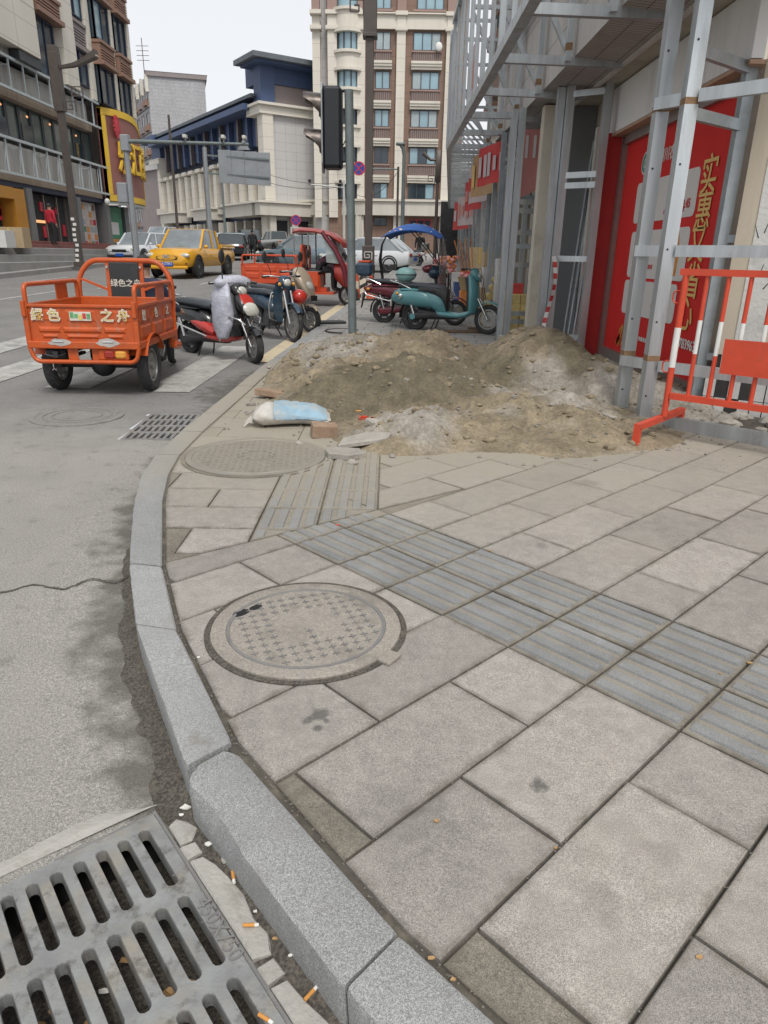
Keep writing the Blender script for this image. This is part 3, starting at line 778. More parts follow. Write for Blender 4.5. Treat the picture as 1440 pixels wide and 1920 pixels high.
for r_ in (.3, .22): mb.lathe([(r_, .005), (r_, .010), (r_ - .012, .010), (r_ - .012, .005)], None, 48)
mb.build('raised_ring', 'iron_relief', o)
# ------------------------------------------------------------------ grit lodged in the joints and along the kerb
mb = MB(); q = random.Random(77); cnt = 0
while cnt < 1300:
    if cnt % 3:
        k = q.randint(-4, 6); v_ = q.uniform(-5, 7); p = uv(k + q.gauss(0, .012), v_)
    else: y = q.uniform(.8, 4.6); p = (kx_in(y) + abs(q.gauss(0, .02)), y)
    if p[1] < .7 or p[1] > 5 or p[0] < kx_in(p[1]) or p[0] > 2.5: cnt += 1; continue
    r = q.uniform(.001, .0032); z = SW - .002 + r * .5; a = q.uniform(0, 6.28)
    mb.add([(p[0] + r * 1.3 * math.cos(a + 2.1 * i), p[1] + r * math.sin(a + 2.1 * i), z) for i in range(3)] + [(p[0], p[1], z + r * 1.2)], [(0, 1, 3), (1, 2, 3), (2, 0, 3)]); cnt += 1
mb.build('joint_grit', 'pebble', kind='stuff', label='fine grit lodged in the paving joints and along the kerb', cat='grit')
# ================================================================== heap of sand
def bump_(x, y, cx, cy, rx, ry, a=0.):
    dx, dy = x - cx, y - cy; c_, s_ = math.cos(a), math.sin(a)
    u, v_ = (dx * c_ + dy * s_) / rx, (-dx * s_ + dy * c_) / ry
    d = math.hypot(u, v_)
    return (1 - d * d) ** 1.3 if d < 1 else 0
BUMPS = [(-.35, 8.5, 1.15, 1.5, .36, 0), (.45, 8.3, 1.0, 1.5, .42, 0), (1.0, 8.6, .8, 1.3, .24, 0), (1.62, 7.7, .85, 1.4, .60, 0), (2.05, 7.0, .7, 1.1, .30, 0), (.30, 6.7, 1.05, 1.2, .38, 0), (-.35, 6.9, .9, 1.3, .27, 0), (.25, 5.2, .62, .62, .19, 0), (1.2, 6.1, 1.3, 1.5, .17, 0), (-.85, 8.0, .8, 1.5, .16, 0), (1.5, 5.6, 1.0, .9, .07, 0), (.6, 5.8, 1.5, 1.2, .1, 0), (2.6, 6.9, .9, 1.3, .2, 0)]
def heap(x, y):
    wx, wy = x + .22 * (fbm(x * 1.6, y * 1.6, 21) - .5), y + .3 * (fbm(x * 1.6, y * 1.6, 22) - .5)
    h = 0
    for cx, cy, rx, ry, H_, a in BUMPS: h = max(h, H_ * bump_(wx, wy, cx, cy, rx, ry, a)) + .22 * min(h, H_ * bump_(wx, wy, cx, cy, rx, ry, a))
    k = min(1, h / .12)
    h += k * (.13 * (fbm(x * 2.6, y * 2.6, 31) - .5) + .11 * (fbm(x * 6, y * 6, 32) - .5) - .09 * abs(fbm(x * 5, y * 5, 38) - .5) + .055 * (fbm(x * 17, y * 17, 33) - .5) - .06 * max(0, .42 - fbm(x * 3.4, y * 3.4, 47)))
    h += .006 * (fbm(x * 5, y * 5, 35) - .45) + .008 * (fbm(x * 18, y * 18, 36) - .5)
    return h - .012
x0, x1, y0_, y1_, NXm, NYm = -1.35, 3.2, 4.35, 10.3, 250, 300
mv, mf, ca = [], [], []
for j in range(NYm + 1):
    for i in range(NXm + 1):
        x, y = x0 + (x1 - x0) * i / NXm, y0_ + (y1_ - y0_) * j / NYm
        h = heap(x, y)
        if x < kx_in(y) + .1: h = min(h, .0) - .03
        mv.append((x, y, RZ(y) + SW + max(h, -.03)))
        q = fbm(x * .9, y * .9, 41)
        grey = max(bump_(x, y, 1.75, 6.5, 1.1, .8), bump_(x, y, .22, 5.15, .5, .5), bump_(x, y, 2.6, 6.3, .8, 1.), bump_(x, y, -.6, 8.0, .6, .9))
        grey = max(0, min(.85, grey * 1.6 + (fbm(x * 4, y * 4, 43) - .55) * 2.2))
        dark = max(bump_(x, y, .2, 6.4, 1.0, .9), bump_(x, y, 1.95, 7.2, .42, .8), bump_(x, y, .95, 6.9, .5, .7), bump_(x, y, -.4, 6.1, .7, .7))
        dark = max(0, min(1, dark * 2. + (fbm(x * 5, y * 5, 44) - .5) * 1.8))
        ca.append((grey, dark))
for j in range(NYm):
    for i in range(NXm):
        a = j * (NXm + 1) + i; q = (a, a + 1, a + NXm + 2, a + NXm + 1)
        if max(mv[k][2] - RZ(mv[k][1]) - SW for k in q) > -.012: mf.append(q)
me = bpy.data.meshes.new('sand_heap'); me.from_pydata(mv, [], mf)
for nm, k in (('grey', 0), ('damp', 1)):
    at = me.attributes.new(nm, 'FLOAT', 'POINT'); at.data.foreach_set('value', [c[k] for c in ca])
me.polygons.foreach_set('use_smooth', [True] * len(me.polygons)); me.materials.append(MAT['sand'])
m, n, l, b, src = tweak('sand')
for nm, colr in (('grey', (.265, .245, .215)), ('damp', (.125, .105, .068))):
    an = n.new('ShaderNodeAttribute'); an.attribute_name = nm
    vm = n.new('ShaderNodeVectorMath'); vm.operation = 'SCALE'; vm.inputs[0].default_value = colr
    # same grain as the sand
    gr = [q for q in n if q.type == 'VECT_MATH' and q.operation == 'SCALE'][0]
    l.new(gr.inputs['Scale'].links[0].from_socket, vm.inputs['Scale'])
    mx = n.new('ShaderNodeMixRGB'); l.new(an.outputs['Fac'], mx.inputs[0]); l.new(src, mx.inputs[1]); l.new(vm.outputs[0], mx.inputs[2]); src = mx.outputs[0]
l.new(src, b.inputs['Base Color'])
heap_o = obj('sand_heap', me, label='spread heap of tan builders sand and grey gravel dumped across the sidewalk', cat='sand heap')
def heap_z(x, y): return RZ(y) + SW + max(0, heap(x, y))
def rock(mb, c, r, seed=0, n=7, flat=.7):
    q = random.Random(seed); rings = []
    for i in range(5):
        a = -1.2 + 2.4 * i / 4; rr_ = [r * math.cos(a) * q.uniform(.75, 1.2) for _ in range(n)]
        rings.append([(c[0] + rr_[k] * math.cos(6.283 * k / n), c[1] + rr_[k] * math.sin(6.283 * k / n) * .85, c[2] + r * flat * math.sin(a) * q.uniform(.8, 1.1)) for k in range(n)])
    mb.loft(rings)
mb = MB(); q = random.Random(5); cnt = 0
while cnt < 2400:
    x, y = q.uniform(-1.3, 3.0), q.uniform(4.4, 9.2)
    if x < kx_in(y) + .1: continue
    h = heap(x, y)
    if h < -.011 and q.random() < .55: continue
    r = .003 + .017 * q.random() ** 5
    z = heap_z(x, y) + r * .2; n5 = 5
    rings = [[(x + r * k * math.cos(1.256 * i + q.random()), y + r * k * math.sin(1.256 * i + q.random()), z + dz * r) for i in range(n5)] for k, dz in ((.6, -.5), (1., .1), (.5, .6))]
    mb.loft(rings); cnt += 1
mb.build('loose_gravel', 'pebble', kind='stuff', label='loose gravel and crumbs strewn over the sand heap', cat='gravel')
mb = MB(); q = random.Random(55); cnt = 0
while cnt < 420:
    x, y = q.uniform(-1.2, 2.9), q.uniform(4.5, 9.0); h = heap(x, y)
    if x < kx_in(y) + .15 or h < .01: cnt += .2; continue
    r = .012 + .04 * q.random() ** 3; rock(mb, (x, y, heap_z(x, y) + r * .15), r, 900 + int(cnt), 6, .6); cnt += 1
mb.build('sand_clods', 'sand', heap_o, 60, kind='stuff')
def broken_slab(name, px, py, pts, th, rz, label, cat, m, tilt=(0, 0), dz=0.):
    p = G(px, py); p.z = heap_z(p.x, p.y) + dz
    M = Matrix.Translation(p) @ Matrix.Rotation(rz, 4, 'Z') @ Matrix.Rotation(tilt[0], 4, 'X') @ Matrix.Rotation(tilt[1], 4, 'Y')
    mb = MB(M); mb.prism(pts, th, None, min(.006, th * .2)); return mb.build(name, m, label=label, cat=cat)
broken_slab('broken_slab', 648, 857, [(-.12, -.05), (.02, -.09), (.13, -.03), (.10, .07), (-.06, .09), (-.14, .04)], .045, .1, 'small grey broken slab at the foot of the sand, nearest the far manhole', 'rubble', 'rubble_stone', (.04, .03))
broken_slab('broken_slab', 680, 838, [(-.2, -.05), (.16, -.1), (.22, .0), (.06, .10), (-.12, .08)], .035, .35, 'long tan broken slab lying on sand below the red plastic scrap', 'rubble', 'rubble_stone', (.06, -.12), .01)
broken_slab('broken_brick', 606, 818, [(-.1, -.06), (.09, -.06), (.1, .05), (-.09, .06)], .1, .3, 'squat brown broken brick beside the cement sack', 'rubble', 'brick_scrap', (.1, .1))
broken_slab('broken_slab', 518, 748, [(-.2, -.05), (.17, -.09), (.2, .02), (.0, .1), (-.18, .07)], .06, -.2, 'brown chipped slab lying behind the cement sack on the heap edge', 'rubble', 'brick_scrap', (-.05, .08))
broken_slab('broken_stone', 698, 820, [(-.06, -.04), (.05, -.05), (.07, .03), (-.02, .06)], .035, .9, 'pale flat stone chip right next to the red plastic scrap', 'rubble', 'rubble_stone', (.2, .1))
broken_slab('broken_stone', 1140, 800, [(-.06, -.06), (.05, -.05), (.09, .02), (-.03, .07)], .02, .5, 'flat pale chip lying on sand just left of the steel post feet', 'rubble', 'rubble_stone', (.1, .2))
q = random.Random(11)
spots = [(505, 700), (540, 690), (470, 760), (465, 775), (760, 770), (800, 790), (735, 858), (560, 835), (660, 870), (1080, 790), (1030, 800), (960, 790), (1000, 745), (880, 760), (850, 740), (790, 640), (935, 700)]
for i, (px, py) in enumerate(spots):
    p = G(px, py); p.z = heap_z(p.x, p.y); mb = MB(); rock(mb, (p.x, p.y, p.z + .01), q.uniform(.02, .045), 60 + i)
    mb.build('rubble_lump', 'rubble_stone', label='fist sized grey rubble lump lying on the sand heap', cat='rubble', group='rubble lumps on the sand heap')
# crumpled red plastic
p = G(687, 815); p.z = heap_z(p.x, p.y) + .012
mb = MB(); q = random.Random(3)
for k in range(26):
    a = Vector((q.uniform(-.07, .07), q.uniform(-.03, .03), q.uniform(0, .035))) + p
    mb.add([a, a + Vector((q.uniform(-.04, .04), q.uniform(-.02, .02), q.uniform(-.01, .03))), a + Vector((q.uniform(-.03, .03), q.uniform(-.03, .03), q.uniform(.0, .03)))], [(0, 1, 2)])
mb.build('plastic_scrap', 'red_plastic', label='crumpled scrap of bright red plastic net on the sand', cat='plastic scrap')
p = G(672, 783); p.z = heap_z(p.x, p.y) + .005
mb = MB(); mb.box(tuple(p), (.05, .03, .006), .4, .002, None); mb.build('wrapper', 'filter_orange', label='tiny orange wrapper lying on the dark sand', cat='wrapper')
# cement sack
p = G(545, 795); 
mbw = MB(); mbb = MB()
Rz = Matrix.Translation((p.x, p.y + .02, SW + .0)) @ Matrix.Rotation(.12, 4, 'Z')
def sack(mb, x0, x1, w0, w1, h0, h1, seed, yoff=0):
    N, K = 22, 20; rings = []
    for i in range(N + 1):
        t = i / N; x = x0 + (x1 - x0) * t; e = min(1, min(t, 1 - t) * 7) ** .5
        w_ = (w0 + (w1 - w0) * t); h = (h0 + (h1 - h0) * t)
        ring = []
        for k in range(K):
            a = 6.2832 * k / K; cy, cz = math.cos(a), math.sin(a)
            cy = math.copysign(abs(cy) ** .8, cy)
            nn = 1 + (.55 * (fbm(x * 11 + seed, a * 2.0, seed) - .5) + .25 * (fbm(x * 30 + seed, a * 5.0, seed + 3) - .5)) * (1 if cz > -.3 else .2)
            ring.append(Rz @ Vector((x, .05 * math.sin(x * 7 + 1) + yoff + w_ * cy * nn * (.55 + .45 * e), max(.004, h * (.5 + .5 * cz * nn * e) * 1.0 + (.03 * (fbm(x * 9, a, 9) - .5) if cz > 0 else 0)))))
        rings.append(ring)
    mb.loft(rings)
sk = thing('cement_sack', 'slumped white and blue woven cement sack lying at the edge of the sand heap', 'sack')
sack(mbw, -.3, .32, .17, .2, .17, .10, 3); mbw.build('sack_body', 'bag_white', sk, smooth=60)
mb = MB(); N = 16; rows_ = []
for i in range(N + 1):
    for k in range(7):
        t, a = i / N, math.radians(-10 + 115 * k / 6)
        x = -.13 + .42 * t; w_ = (.17 + .03 * (x + .3) / .62); h = .17 + (.10 - .17) * (x + .3) / .62
        nn = 1.
        e = min(1, min((x + .3) / .62, 1 - (x + .3) / .62) * 7) ** .5
        rows_.append(Rz @ Vector((x, .05 * math.sin(x * 7 + 1) - (w_ * math.copysign(abs(math.cos(a)) ** .8, math.cos(a)) * 1.12 * (.55 + .45 * e)) , max(.008, h * (.5 + .5 * math.sin(a) * 1.17 * e) + .012 + .035 * (fbm(x * 16, a * 3, 4) - .4)))))
mb.add(rows_, [(i * 7 + k, i * 7 + k + 1, i * 7 + k + 8, i * 7 + k + 7) for i in range(N) for k in range(6)]); mb.build('printed_panel', 'bag_blue', sk, smooth=180)
mb = MB(); q = random.Random(8)
for i in range(9):
    a = Rz @ Vector((-.29 - .02 * q.random(), -.1 + .025 * i, .03)); mb.tube([a, a + Vector((-.03, -.02, .01)), a + Vector((-.05 - .02 * q.random(), -.05 + .03 * q.random(), -.02))], [.008, .006, .003], 5)
mb.build('tied_end', 'bag_white', sk, smooth=60)
# ------------------------------------------------------------------ litter in the gutter
def butt(c, a, label, tilt=0.):
    o = thing('cigarette_butt', label, 'cigarette butt', c, a, 'cigarette butts in the gutter')
    mb = MB(); mb.cyl((-.014, 0, .004), (.012, 0, .004 + tilt), .0041, n=10); mb.build('filter', 'filter_orange', o, smooth=40)
    mb = MB(); mb.cyl((.012, 0, .004 + tilt), (.021, 0, .004 + tilt), .0041, .0036, 10); mb.build('paper', 'paper_white', o, smooth=40)
def c5(x, y, z=0.): return G(x * 700 / 1440, 1320 + y * 600 / 1234, z)
for (x, y), a, lb in (((900, 668), -1.25, 'upright looking cigarette butt in the gutter beside the chipped kerb stone'), ((962, 857), .05, 'cigarette butt on the mortar collar below the grate lettering'), ((1020, 1215), -.5, 'cigarette butt at the bottom edge beside the last grate slots'), ((1195, 1125), .9, 'short cigarette butt in the silt near the kerb joint')):
    p = c5(x, y, .012); butt(p, a, lb)
def crumb(px, py, r, m, z, label, name='leaf_scrap', grp='scraps of litter in the gutter and joints', cat='litter'):
    p = G(px, py, z); mb = MB(); q = random.Random(int(px + py)); n5 = 7
    top = [(p.x + r * math.cos(.9 * i) * q.uniform(.5, 1.2), p.y + r * .6 * math.sin(.9 * i) * q.uniform(.6, 1.2), p.z + r * .22 + r * .2 * q.random()) for i in range(n5)]
    low = [(x, y, p.z) for x, y, zz in top]; mb.loft([low, top]); mb.build(name, m, label=label, cat=cat, group=grp)
for x, y, r, mm in ((780, 465, .008, 'leaf_tan'), (700, 428, .007, 'paper_white'), (800, 542, .012, 'paper_white'), (870, 605, .016, 'mortar'), (985, 800, .006, 'paper_white'), (1060, 905, .006, 'leaf_tan'), (1120, 970, .006, 'paper_white'), (715, 400, .014, 'paper_white')):
    p = c5(x, y); crumb(x * 700 / 1440, 1320 + y * 600 / 1234, r, mm, .012, 'small scrap of litter lying in the gutter silt by the kerb')
for px, py, r, mm in ((818, 1540, .008, 'leaf_tan'), (1042, 1590, .006, 'leaf_tan'), (1405, 1243, .01, 'leaf_tan'), (632, 985, .012, 'red_plastic'), (372, 1233, .007, 'paper_white'), (918, 1033, .01, 'leaf_tan'), (808, 1797, .008, 'leaf_tan'), (850, 1837, .007, 'leaf_tan'), (1312, 1795, .009, 'leaf_tan'), (1350, 1263, .007, 'leaf_tan'), (670, 1102, .006, 'leaf_tan')):
    crumb(px, py, r, mm, SW + .001, 'tiny dry scrap lying on the paving slabs', grp='dry scraps on the paving')
q = random.Random(2)
for k in range(34):                                     # leaves and wrappers lying in the drain
    p = at_g(q.uniform(.28, .74), q.uniform(.04, .44), -.085 - .03 * q.random()); mb = MB()
    r = q.uniform(.009, .022); mb.add([p + Vector((r * math.cos(a + k), r * .55 * math.sin(a + k), q.uniform(0, .008))) for a in (0, 1, 2, 3, 4, 5)], [(0, 1, 2, 3, 4, 5)])
    mb.build('leaf_scrap', 'leaf_tan' if k % 4 else 'paper_white', label='scrap of leaf or paper lying in the pit under the near drain grate', cat='litter', group='scraps in the drain pit')
# ================================================================== right side: corner shop building, steel frames, canopy truss
mat('galv', (.47, .50, .515), .42, .75, var=.22, scale=9, bump=.05, bscale=120, dirt=((.36, .36, .35), .3, 6), rn=.08, streak=True)
add_dirt('galv', (.3, .29, .28), .35, 5, (1, 1, .15)); add_dirt('galv', (.5, .53, .55), .3, 3)
mat('galv_dark', (.34, .375, .395), .5, .5, var=.15, scale=7, dirt=((.2, .2, .19), .25, 6), rn=.08)
mat('galv_rust', (.24, .15, .08), .8, .2, var=.3, scale=20)
mat('facade_tile', (.52, .495, .465), .6, var=.12, scale=2, dirt=((.27, .25, .22), .3, 1.5), streak=True)
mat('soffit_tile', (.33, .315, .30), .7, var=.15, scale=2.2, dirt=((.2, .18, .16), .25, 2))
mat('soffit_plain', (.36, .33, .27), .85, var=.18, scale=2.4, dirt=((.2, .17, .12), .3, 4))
mat('white_board', (.70, .70, .69), .7, var=.07, scale=1.5, dirt=((.42, .4, .38), .25, 2.4), streak=True)
mat('board_edge', (.42, .27, .19), .8, var=.2, scale=9)
mat('poster_red', (.58, .028, .026), .6, var=.1, scale=1.5, spec=.2)
mat('poster_red_wall', (.44, .022, .02), .5, var=.12, scale=2, dirt=((.28, .03, .03), .2, 3))
mat('print_gold', (.70, .47, .16), .5, var=.06)
mat('print_white', (.66, .65, .63), .5, var=.04)
mat('print_card', (.64, .62, .60), .45, var=.04)
mat('print_red', (.50, .05, .05), .5, var=.05)
mat('print_green', (.05, .25, .19), .5, var=.05)
mat('print_orange', (.62, .26, .05), .5, var=.25, scale=14)
mat('alu_frame', (.30, .27, .25), .4, .6, var=.12, scale=8)
mat('plaster_beige', (.55, .485, .385), .85, var=.1, scale=1.6, bump=.15, bscale=60, dirt=((.35, .3, .23), .3, 2.2), streak=True)
mat('plaster_white', (.60, .60, .57), .8, var=.1, scale=4, bump=.3, bscale=40, dirt=((.33, .34, .33), .25, 5))
mat('bare_tile', (.56, .56, .545), .6, var=.12, scale=5, bump=.3, bscale=50, dirt=((.3, .28, .25), .35, 6))
mat('dark_gap', (.04, .038, .036), .9, var=.2)
mat('column_tile', (.56, .52, .43), .6, var=.08, scale=2, dirt=((.33, .3, .24), .25, 3))
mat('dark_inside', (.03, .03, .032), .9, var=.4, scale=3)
mat('dark_glass', (.05, .06, .068), .12, .0, var=.15, scale=1.2, spec=.6)
mat('grey_panel', (.17, .175, .178), .5, .2, var=.1, scale=3, streak=True)
mat('blue_sign', (.03, .075, .18), .5, var=.1)
mat('banner_red', (.52, .05, .05), .7, var=.12, scale=4)
mat('banner_pink', (.58, .24, .22), .7, var=.1, scale=4)
mat('banner_tan', (.44, .28, .15), .7, var=.15, scale=5)
mat('banner_white', (.52, .43, .44), .7, var=.14, scale=5)
mat('barrier_red', (.55, .06, .025), .42, var=.1, scale=9, dirt=((.35, .07, .04), .25, 12))
mat('barrier_white', (.68, .68, .66), .45, var=.06, scale=9, dirt=((.45, .4, .36), .22, 14))
def lines_on(name, ax, period, wid, depth=.45, ax2=None, period2=1., wid2=.02):
    """joint lines across a tiled face, along one or two world axes"""
    m, n, l, b, src = tweak(name)
    geo = n.new('ShaderNodeNewGeometry'); sx = n.new('ShaderNodeSeparateXYZ'); l.new(geo.outputs['Position'], sx.inputs[0])
    for A, P, W_ in ((ax, period, wid), (ax2, period2, wid2)):
        if A is None: continue
        dv_ = n.new('ShaderNodeMath'); dv_.operation = 'DIVIDE'; dv_.inputs[1].default_value = P; l.new(sx.outputs[A], dv_.inputs[0])
        fr = n.new('ShaderNodeMath'); fr.operation = 'FRACT'; l.new(dv_.outputs[0], fr.inputs[0])
        lt = n.new('ShaderNodeMath'); lt.operation = 'LESS_THAN'; lt.inputs[1].default_value = W_ / P; l.new(fr.outputs[0], lt.inputs[0])
        mx = n.new('ShaderNodeMixRGB'); mx.blend_type = 'MULTIPLY'; l.new(lt.outputs[0], mx.inputs[0]); l.new(src, mx.inputs[1]); mx.inputs[2].default_value = (depth, depth, depth, 1)
        src = mx.outputs[0]
    l.new(src, b.inputs['Base Color'])
lines_on('facade_tile', 1, .062, .011, .6, 2, .55, .018)
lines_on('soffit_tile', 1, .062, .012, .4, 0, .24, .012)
XW = 2.75
shop = thing('corner_shop', 'corner shop with red printed glass front under a tiled overhang, behind steel posts', 'shop building', (XW, 8, 0))
def part(name, mb, m, par, smooth=None, **k):
    """mesh given in world coordinates, parented to a thing that stands elsewhere"""
    o = mb.build(name, m, par, smooth, **k)
    M = Matrix.Identity(4); q = par
    while q is not None: M = (Matrix.Translation(q.location) @ q.rotation_euler.to_matrix().to_4x4()) @ M if q.type == 'EMPTY' or q.location.length else M; q = q.parent
    o.matrix_local = M.inverted(); return o
def quad(a, b, c, d): return MB().add([a, b, c, d], [(0, 1, 2, 3)])
FZ = .15
# upper tiled wall, soffits, white beam
mb = MB(); mb.box((1.96 + .55, 10.0, 6.7), (1.1, 9.2, 6.5)); part('upper_wall', mb, 'facade_tile', shop)
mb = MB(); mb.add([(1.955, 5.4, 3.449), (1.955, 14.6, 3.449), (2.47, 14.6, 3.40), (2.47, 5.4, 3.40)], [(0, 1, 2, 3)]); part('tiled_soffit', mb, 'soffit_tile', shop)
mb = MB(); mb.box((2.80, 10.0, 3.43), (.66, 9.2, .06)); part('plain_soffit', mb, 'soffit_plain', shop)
mb = MB(); mb.box((2.49, 10.0, 3.392), (.05, 9.2, .035)); part('soffit_trim', mb, 'facade_tile', shop)
for y0_, y1_ in ((9.86, 8.62), (8.612, 7.37), (7.362, 6.2)):
    mb = MB(); mb.box((2.80, (y0_ + y1_) / 2, 3.135), (.1, abs(y1_ - y0_), .50), b=.004); part('fascia_board', mb, 'white_board', shop)
mb = MB(); mb.box((2.835, 8.03, 2.865), (.17, 3.64, .03)); part('fascia_underside', mb, 'board_edge', shop)
# red printed glass front between metal frames
XG = 2.92
mb = MB(); mb.box((XG + .03, 8.03, 1.6), (.04, 3.24, 2.55)); part('glass_front', mb, 'poster_red', shop)
mb = MB()
for y in (9.64, 6.42): mb.box((XG, y, 1.55), (.09, .09, 2.65))
mb.box((XG, 8.03, .27), (.1, 3.2, .12)); mb.box((XG, 8.03, 2.8), (.09, 3.2, .1)); part('window_frame', mb, 'alu_frame', shop)
mb = MB(); mb.box((XG + .01, 8.0, .18), (.16, 3.4, .06)); part('threshold', mb, 'soffit_plain', shop)
mb = MB(); mb.box((2.86, 9.86, 1.50), (.30, .28, 2.78), b=.006); part('red_pillar', mb, 'poster_red_wall', shop)
mb = MB(); mb.box((2.95, 7.9, .06), (.6, 3.9, .16)); part('door_step', mb, 'soffit_plain', shop)
XP = XG + .008
def on_glass(px, py): p = AX(px, py, XP); return p
def card(px0, py0, px1, py1, m, par, name, dx=0., r=.06):
    """rounded card printed on the glass between two picture-plan corners (far top, near bottom)"""
    a, b = on_glass(px0, py0), on_glass(px1, py1)
    y_far, y_near, zt, zb = a.y, b.y, a.z, b.z
    hw, hh = abs(y_far - y_near) / 2, abs(zt - zb) / 2; pts = []
    for sx_, sy_, a0 in ((1, 1, 0), (-1, 1, 90), (-1, -1, 180), (1, -1, 270)):
        for k in range(4):
            t = math.radians(a0 + 30 * k); pts.append((sx_ * (hw - r) + r * math.cos(t), sy_ * (hh - r) + r * math.sin(t)))
    mb = MB(frame((XP - dx, (y_far + y_near) / 2, (zt + zb) / 2), (0, -1, 0), (0, 0, 1))); mb.prism(pts, .003); return part(name, mb, m, par)
def glass_text(s, px, py, size, m, par, bold=.0, dx=.0, align='CENTER'):
    p = on_glass(px, py); o = obj('lettering', text_mesh(s, m, size, .001, align, bold), par)
    o.matrix_local = Matrix.Translation(-Vector(shop.location)) @ frame((XP - .003 - dx, p.y, p.z), (0, -1, 0), (0, 0, 1)); return o
card(1197, 345, 1301, 405, 'print_card', shop, 'printed_card', .001)
card(1186, 435, 1280, 528, 'print_card', shop, 'printed_card', .001)
card(1173, 524, 1260, 608, 'print_card', shop, 'printed_card', .001)
for px, py in ((1210, 378), (1264, 475), (1187, 575)):
    p = on_glass(px, py); mb = MB(frame((XP - .005, p.y, p.z), (0, -1, 0), (0, 0, 1)))
    mb.prism([(-.1, -.2), (.12, -.22), (.14, .0), (.06, .22), (-.05, .2), (-.14, .02)], .002); part('printed_ornament', mb, 'print_orange', shop)
for s, px, py, sz in (('实', 1331, 332, .36), ('惠', 1320, 400, .36), ('又', 1308, 463, .36), ('省', 1299, 531, .36), ('心', 1286, 592, .36)): glass_text(s, px, py, sz, 'print_gold', shop, .003, .006)
p = on_glass(1211, 306); mb = MB(frame((XP - .002, p.y, p.z), (0, -1, 0), (0, 0, 1))); mb.cyl((0, 0, 0), (0, 0, .003), .12, n=28); part('logo_disc', mb, 'print_white', shop)
mb = MB(frame((XP - .006, p.y, p.z), (0, -1, 0), (0, 0, 1))); mb.lathe([(.10, 0), (.10, .002), (.055, .002), (.055, 0)], None, 24); mb.cyl((0, 0, 0), (0, 0, .002), .03, n=14); part('logo_ring', mb, 'print_green', shop)
glass_text('四川农信', 1256, 288, .15, 'print_white', shop, .002)
glass_text('3.45', 1288, 382, .11, 'print_red', shop, .004, .004)
glass_text('个人住户', 1206, 470, .1, 'print_red', shop, .003, .004)
glass_text('2.45', 1192, 488, .1, 'print_red', shop, .003, .004)
glass_text('2.4', 1224, 590, .13, 'print_red', shop, .003, .004)
glass_text('5809 41', 1228, 625, .13, 'print_white', shop, .003, .004)
glass_text('0783963 2', 1290, 648, .13, 'print_white', shop, .003, .004)
for px, py, L in ((1262, 395, .5), (1262, 405, .42), (1212, 500, .4), (1230, 575, .3), (1228, 605, .3), (1215, 640, .6)):
    p = on_glass(px, py); mb = MB(); q = random.Random(px)
    y = p.y + L / 2
    while y > p.y - L / 2:
        d = q.uniform(.03, .07); mb.box((XP - .006, y - d / 2, p.z), (.002, d, .045)); y -= d + .018
    part('small_print', mb, 'print_red' if py < 635 else 'print_white', shop)
p = on_glass(1160, 632); mb = MB(frame((XP - .003, p.y, p.z), (0, -1, 0), (0, 0, 1))); q = random.Random(4)
for k in range(16):
    a, r0 = q.uniform(-.3, 1.2), q.uniform(0, .22); x, y = r0 * math.cos(a) - .1, r0 * math.sin(a) - .1
    mb.add([(x, y, .001), (x + .05, y + .02, .001), (x + .13, y + .13, .001), (x + .02, y + .05, .001)], [(0, 1, 2, 3)])
part('flame_print', mb, 'print_orange', shop)
# 45 degree corner wall: beige plaster, torn poster, bare tiles at the foot
D45 = Vector((.80, -.60, 0)); N45 = Vector((-.60, -.80, 0)); W0 = Vector((3.0, 6.1, 0))
def cw(s, z, off=0.): p = W0 + D45 * s + N45 * off; return Vector((p.x, p.y, z))
mb = MB(); mb.add([cw(-.16, .66), cw(2.6, .66), cw(2.6, 7), cw(-.16, 7), cw(-.16, .66, -.3), cw(2.6, .66, -.3), cw(2.6, 7, -.3), cw(-.16, 7, -.3)], [(0, 1, 2, 3), (0, 4, 5, 1)]); part('plaster_wall', mb, 'plaster_beige', shop)
mb = MB(); pts = [(-.02, .69), (.22, .7), (.2, 1.1), (.26, 1.5), (.36, 1.62), (.5, 1.78), (.52, 2.2), (.46, 2.5), (.3, 2.42), (.2, 2.52), (.1, 2.38), (-.02, 2.2)]
mb.M = frame(cw(0, 0, .004), D45, (0, 0, 1)); mb.prism(pts, .004); part('torn_white_patch', mb, 'plaster_white', shop)
mb = MB(); q = random.Random(12); mb.M = frame(cw(0, 0, .010), D45, (0, 0, 1))
for k in range(46):
    x, y = q.uniform(.0, .48), q.uniform(1.2, 2.45)
    if x > .2 + (y - 1.2) * .35: continue
    a = q.uniform(.9, 2.2); L = q.uniform(.03, .13); w_ = q.uniform(.003, .012)
    mb.add([(x, y, 0), (x + w_, y, 0), (x + L * math.cos(a) + w_ * .3, y + L * math.sin(a), 0), (x + L * math.cos(a), y + L * math.sin(a), 0)], [(0, 1, 2, 3)])
part('torn_scratches', mb, 'dark_gap', shop)
mb = MB(); mb.M = frame(cw(0, 0, .004), D45, (0, 0, 1)); mb.prism([(.12, 2.95), (.3, 2.9), (.7, 2.92), (2.5, 2.9), (2.5, 3.6), (.16, 3.6), (.2, 3.3)], .005); part('torn_poster', mb, 'print_orange', shop)
mb = MB(); mb.M = frame(cw(0, 0, .010), D45, (0, 0, 1)); mb.prism([(.2, 3.25), (.4, 3.2), (.7, 3.28), (2.4, 3.2), (2.4, 3.5), (.22, 3.5)], .003); part('poster_band', mb, 'poster_red_wall', shop)
